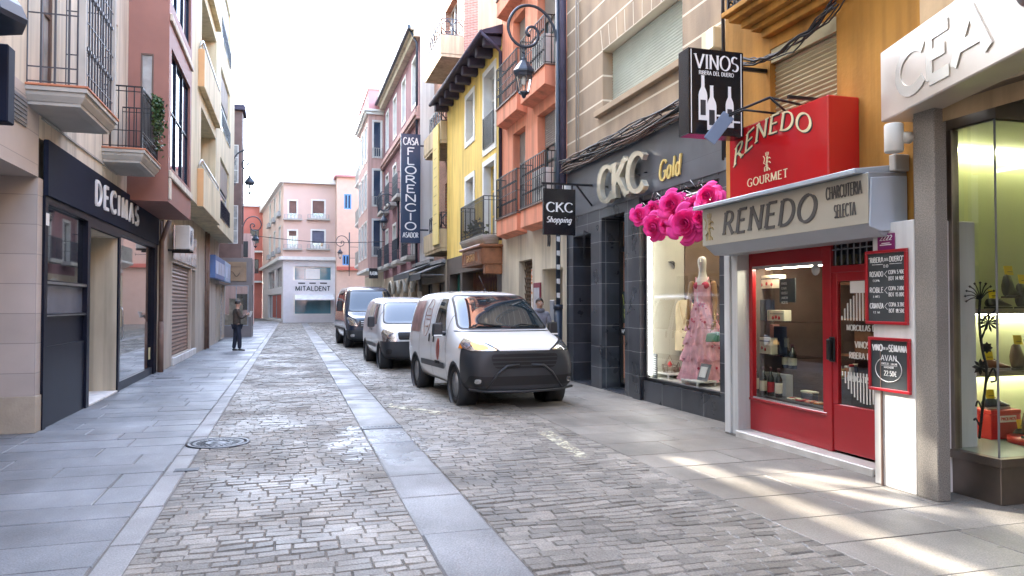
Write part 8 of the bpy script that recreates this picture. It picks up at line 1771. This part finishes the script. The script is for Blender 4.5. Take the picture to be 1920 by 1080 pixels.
x_, _ = sp(1856, 560, Ysh); t = shoe((x_+.06, Ysh-.10, shz[0]+.10), .2, M_sblk, 'black shoe stood on its heel with a yellow tag above the flat one', L=.25, boot=.12)
x_, _ = sp(1893, 560, Ysh); shoe((x_, Ysh-.08, shz[0]+.002), .1, M_sblk, 'black boot at the right of the upper shelf', boot=.14)
x_, _ = sp(1832, 690, Ysh); shoe((x_, Ysh-.05, shz[1]+.002), -.1, M_stan, 'reddish tan shoe at the left of the middle shelf', sole=M_solew)
x_, _ = sp(1875, 690, Ysh); shoe((x_+.01, Ysh-.12, shz[1]+.004), .15, M_sbrn, 'brown suede ankle boot with a yellow tag on the middle shelf', L=.31, boot=.14)
x_, _ = sp(1848, 760, Ysh); bx_ = x_
t = thing('shoe_box', 'bright red shoe box with a white end label on the display floor', 'box', (bx_, Ysh, .38)); m = MB(); m.box(bx_-.05, bx_+.30, Ysh-.1, Ysh+.12, .378, .60); m.build('carton', mat('box_red', (.55, .02, .02), .5, .05), t, bevel=.004); m = MB(); m.box(bx_-.052, bx_+.302, Ysh-.102, Ysh+.122, .602, .64); m.build('lid', mat('box_red', (.55, .02, .02)), t, bevel=.004); m = MB(); m.box(bx_+.05, bx_+.24, Ysh-.1035, Ysh-.1005, .53, .59); lb_ = m.build('label', M_paper, t); m = MB(); letters(m, 'PIKOLINOS', (bx_+.06, Ysh-.1036, .548), (1, 0, 0), (0, 0, 1), .026, .2, .2, .001, fit=.17); m.build('lettering', mat('box_red', (.55, .02, .02)), lb_)
shoe((bx_-.02, Ysh+.0, .642), 0, M_sblue, 'slate blue shoe standing on the red shoe box', sole=M_solew)
t = thing('round_plinth', 'low round red display plinth on the shop window floor', 'plinth', (bx_+.25, 5.02, .38)); m = MB(); m.lathe([(.26, 0), (.26, .05), (.25, .055), (0, .055)], (bx_+.22, 5.0, .378), n=32); m.build('disc', mat('plinth_red', (.55, .02, .02), .3), t)
shoe((bx_-.0, 4.98, .435), .1, M_sbrn, 'dark brown boot with yellow tag on the low round red plinth', L=.31, boot=.14)
x_, _ = sp(1905, 800, 5.2); shoe((x_, 5.2, .382), .1, M_sblue, 'dark blue shoe at the right end of the display floor', tagged=True)
# black iron flower in the window corner
t = thing('iron_flower', 'tall black iron flower ornament with curled tendrils in the shoe window corner', 'ornament', (XW+.12, 5.0, .38)); m = MB(); Xf = XW+.10
def fl_(*pp): return smooth([Vector((Xf+.0, *onx(px, py, Xf))) for px, py in pp], 5)
m.tube(fl_((1836, 822), (1842, 770), (1848, 720), (1850, 690), (1842, 655), (1836, 600), (1838, 560)), .011, 6)
for pp in (((1848, 720), (1862, 690), (1868, 712), (1858, 716)), ((1842, 770), (1834, 752), (1830, 762)), ((1838, 800), (1830, 785), (1826, 788)), ((1836, 610), (1850, 592), (1862, 586), (1868, 578)), ((1838, 640), (1846, 620), (1852, 602))): m.tube(fl_(*pp), .008, 5)
m.build('stem', M_black, t)
m = MB()
for k in range(9):
    a = R(200-k*22); c = (1838, 562); e = (c[0]+28*math.cos(a), c[1]-26*math.sin(a)-6); m.tube(fl_(c, ((c[0]+e[0])/2, (c[1]+e[1])/2-5), e), .005, 5); m.lathe([(0, -.012), (.012, 0), (0, .012)], fl_(e, e)[0], n=8)
m.build('seed_head', M_black, t); m = MB()
for k in range(11):
    a = R(k*33+10); c = (1853, 605); e = (c[0]+22*math.cos(a), c[1]+18*math.sin(a)); P0, P1 = fl_(c, e)[0], fl_(c, e)[-1]; w9 = (P1-P0).cross(Vector((1, 0, 0))).normalized()*.011; m.prism([P0, P0.lerp(P1, .6)+w9, P1, P0.lerp(P1, .6)-w9], (.006, 0, 0))
for c, r in (((1850, 652), 11), ((1838, 688), 16)):
    for k in range(8): a = R(k*45); e = (c[0]+r*math.cos(a), c[1]+r*math.sin(a)); P0, P1 = fl_(c, e)[0], fl_(c, e)[-1]; w9 = (P1-P0).cross(Vector((1, 0, 0))).normalized()*.016; m.prism([P0, P0.lerp(P1, .6)+w9, P1, P0.lerp(P1, .6)-w9], (.006, 0, 0))
m.build('petals', M_black, t)
# ================================================================ delicatessen window display
t = thing('shop_counter', 'dark stepped display unit inside the delicatessen window', 'display unit', (XF+.4, yv, .4)); m = MB(); m.box(XF+.09, XF+.40, yv+.03, yb_-.04 if 0 else yy(1405, XF)-.08, .078, .50); yb5 = yy(1405, XF)-.08; m.box(XF+.34, XF+.60, yv+.03, yv+.5, .502, .80); m.build('steps', mat('black_shelf', (.03, .03, .033), .4), t, bevel=.006)
zsh = [.99, 1.40]
m = MB()
for z in zsh: m.box(XF+.20, XF+.50, yb5-.62, yb5, z-.012, z)
m.build('glass_shelf', M_glassr, t)
M_bott = mat('bottle_glass', (.012, .016, .012), .06, 0, spec=.8); M_lab = mat('cream_label', (.64, .60, .45), .6, .05); M_labr = mat('red_label', (.40, .02, .03), .6, .05); M_cap = mat('bottle_cap', (.06, .015, .02), .4)
def bottle(px, z, X, lab, lb, h=.31, r=.038):
    y_ = yy(px, X); t = thing('wine_bottle', lb, 'wine bottle', (X, y_, z), 'wine bottles in the delicatessen window'); m = MB(); m.lathe([(r*.9, 0), (r, .006), (r, h*.58), (r*.86, h*.66), (r*.40, h*.76), (r*.36, h*.86)], (X, y_, z), n=18); m.build('glass', M_bott, t); m = MB(); m.lathe([(r*.39, h*.86), (r*.39, h*.99), (r*.3, h)], (X, y_, z), n=12); m.build('capsule', M_cap, t); m = MB(); m.lathe([(r+.0012, h*.14), (r+.0012, h*.5)], (X, y_, z), n=18, cap=False); m.build('label', lab, t)
for px, lab, lb in ((1417, M_lab, 'slim dark bottle at the far left of the delicatessen window'), (1430, M_lab, 'wine bottle with a cream label beside the slim dark bottle'), (1444, M_labr, 'wine bottle with a red label between two cream labelled ones'), (1459, M_lab, 'wine bottle with a cream label to the right of the red labelled one')): bottle(px, .502, XF+.15, lab, lb, h=.34 if px > 1420 else .38, r=.041 if px > 1420 else .03)
for px, lb in ((1473, 'wide cream labelled bottle lying behind, left of a pair on the step'), (1485, 'wide cream labelled bottle behind, right of a pair on the step')): bottle(px, .82, XF+.46, M_lab, lb, .30, .05)
def dbox(px0, px1, z, h, X, d, mt, lb, strip=None, pic=False):
    y1_, y0_ = yy(px0, X), yy(px1, X); t = thing('gift_box', lb, 'box', (X, (y0_+y1_)/2, z), 'gift boxes in the delicatessen window'); m = MB(); m.box(X, X+d, y0_, y1_, z+.001, z+h); m.build('carton', mt, t, bevel=.003)
    if strip: m = MB(); m.box(X-.002, X-.0005, y1_-.045, y1_-.02, z+.01, z+h-.01); m.box(X-.002, X-.0005, y0_+.02, y1_-.06, z+h-.05, z+h-.035); m.build('print_band', strip, t)
    if pic:
        m = MB()
        for k in range(3): m.lathe([(.022, 0), (.022, .001), (0, .0015)], (X-.0005, y0_+(y1_-y0_)*(.3+.18*k), z+h*(.28+.08*(k % 2))), (-1, 0, 0), 10)
        m.build('picture', M_labr, t)
M_gcream = mat('carton_cream', (.62, .60, .46), .5, .08, 4); M_gyel = mat('carton_yellow', (.66, .48, .13), .5, .05); M_gnavy = mat('carton_navy', (.02, .03, .06), .4); M_gpink = mat('carton_pink', (.58, .27, .24), .5); M_ggreen = mat('carton_green', (.30, .36, .28), .5)
dbox(1411, 1463, 1.80, .16, XF+.24, .08, M_gcream, 'wide cream box with a food picture, highest in the delicatessen window', M_gnavy, True)
dbox(1408, 1415, 1.402, .26, XF+.22, .10, M_gyel, 'thin yellow box on the upper glass shelf', M_lab); dbox(1416, 1422, 1.402, .26, XF+.22, .10, M_gyel, 'second yellow box, beside the navy one on the upper shelf'); dbox(1423, 1437, 1.402, .26, XF+.22, .12, M_gnavy, 'tall navy box on the upper glass shelf'); dbox(1438, 1470, 1.402, .13, XF+.22, .10, M_gcream, 'pale cream box with grey print on the upper glass shelf', M_ggreen, True)
dbox(1411, 1444, .992, .20, XF+.21, .10, M_gcream, 'square cream box with red fruit on the lower glass shelf', M_gnavy, True); dbox(1418, 1428, .992, .36, XF+.34, .10, M_ggreen, 'grey green carton standing behind the cream box'); dbox(1430, 1448, .992, .36, XF+.36, .10, M_gpink, 'tall pink carton standing at the back of the lower shelf'); dbox(1450, 1462, .992, .34, XF+.34, .10, M_gnavy, 'dark blue carton right of the pink one')
dbox(1424, 1472, .502, .26, XF+.24, .1, mat('pale_case', (.52, .54, .52), .4), 'pale open wine case standing behind the three bottles')
rnd = random.Random(21)
cols = [mat('jar_amber', (.45, .22, .04), .2), M_gcream, M_labr, mat('jar_orange', (.55, .18, .03), .3), M_gold, M_gnavy, mat('tin_white', (.6, .6, .58), .3)]
PL = ['amber jar with a pale lid', 'cream tin', 'red topped jar', 'orange preserve jar', 'golden jar', 'dark jar', 'white tin']
PO = ['low on the black step at its left end', 'on the black step, second from its left end', 'in the middle of the black step', 'on the black step right of its middle', 'near the right end of the black step', 'at the right end of the black step', 'at the top back of the black step']
for k in range(7):
    y_ = yv+.46-.062*k; z_ = .802; t = thing('jar', PL[k]+' '+PO[k], 'jar', (XF+.40, y_, z_), 'jars on the black step'); h_ = rnd.uniform(.07, .16); m = MB(); m.lathe([(.024, 0), (.028, .01), (.028, h_*.8), (.02, h_*.9)], (XF+.39+.1*(k % 2), y_, z_), n=12); m.build('glass', cols[k], t); m = MB(); m.lathe([(.026, h_*.9), (.026, h_*1.08), (0, h_*1.08)], (XF+.39+.1*(k % 2), y_, z_), n=12); m.build('lid', cols[(k+3) % 7], t)
for k, (px, lb) in enumerate(((1487, 'flat packet of sliced sausage at the left of the window floor'), (1503, 'flat packet of red cured meat in the middle of the window floor'), (1520, 'striped packet of cured meat right of the middle of the window floor'), (1537, 'flat orange packet at the right end of the window floor'))):
    y_ = yy(px, XF+.18); t = thing('food_packet', lb, 'packet', (XF+.18, y_, .503), 'packets on the delicatessen window floor'); m = MB(); m.box(XF+.12, XF+.24, y_-.05, y_+.05, .502, .525); m.build('tray', (M_gcream, M_labr, mat('meat_stripe', (.5, .15, .10), .4, .6, 40), cols[3])[k], t, bevel=.006); m = MB(); m.box(XF+.135, XF+.18, y_-.035, y_+.035, .5252, .529); m.build('label', (M_labr, M_lab, M_lab, M_gcream)[k], t)
y_ = yy(1508, XF+.22); t = thing('gift_tin', 'dark tin with a golden lid stacked on the window floor', 'tin', (XF+.3, y_, .503)); m = MB(); m.box(XF+.24, XF+.32, y_-.1, y_+.1, .502, .59); m.build('tin', M_gnavy, t, bevel=.008); m = MB(); m.box(XF+.235, XF+.325, y_-.105, y_+.105, .592, .615); m.build('lid', M_gcream, t, bevel=.005)
y1_, z1 = onx(1461, 523, XF+.1); y0_, z0 = onx(1491, 567, XF+.1); t = thing('small_blackboard', 'small price blackboard hanging inside the delicatessen window', 'blackboard', (XF+.1, y1_, z0)); m = MB(); m.box(XF+.1, XF+.115, y0_, y1_, z0, z1); m.build('board', M_board, t); m = MB()
for k in range(5): letters(m, ('VINOS', 'CAVA', 'QUESO', 'JAMON', 'ACEITE')[k], (XF+.0995, y1_-.04, z1-.07-k*.055), (0, -1, 0), (0, 0, 1), .026, .15, .15, .001)
m.build('chalk_writing', M_chalk, t)
y_, z_ = onx(1527, 505, XF); m = MB(); m.lathe([(.065, 0), (.065, .002), (0, .002)], FF(y_, -.016, z_), (-1, 0, 0), 24); m.build('round_sticker', mat('sticker_grey', (.42, .44, .42), .5), jn)
t = thing('cured_ham', 'cured ham hanging in the back of the delicatessen window', 'ham', (XF+.9, yv+.18, 1.35)); skin([(XF+.9, yv+.15, 1.95), (XF+.9, yv+.15, 1.72), (XF+.9, yv+.16, 1.5), (XF+.9, yv+.17, 1.32)], [(0, 1), (1, 2), (2, 3)], [.025, .05, .11, .075], 2, mat('ham_brown', (.28, .15, .05), .5, .3, 8), 'ham', t); m = MB(); m.tube([(XF+.9, yv+.15, 1.97), (XF+.9, yv+.15, 2.3)], .006, 5); m.build('string', M_cable, t)
m = MB(); m.box(XF+.18, XF+.24, yv+.1, yb5, 2.03, 2.06); m.build('fill_strip', mat('deli_fill', (1, .9, .7), .5, 0, emit=6), h5)  # glowing fill strip added to brighten the display
m = MB(); m.box(XF+1.55, XF+1.62, ya_, yb_, .1, 2.4); m.build('back_shelving', mat('shelf_wood', (.16, .08, .045), .6, .5, 3), h5)
for k in range(4): m = MB(); m.box(XF+1.30, XF+1.55, ya_+.05, yb_-.05, .5+k*.45, .53+k*.45); m.build('back_shelf', mat('shelf_wood', (.16, .08, .045)), h5)
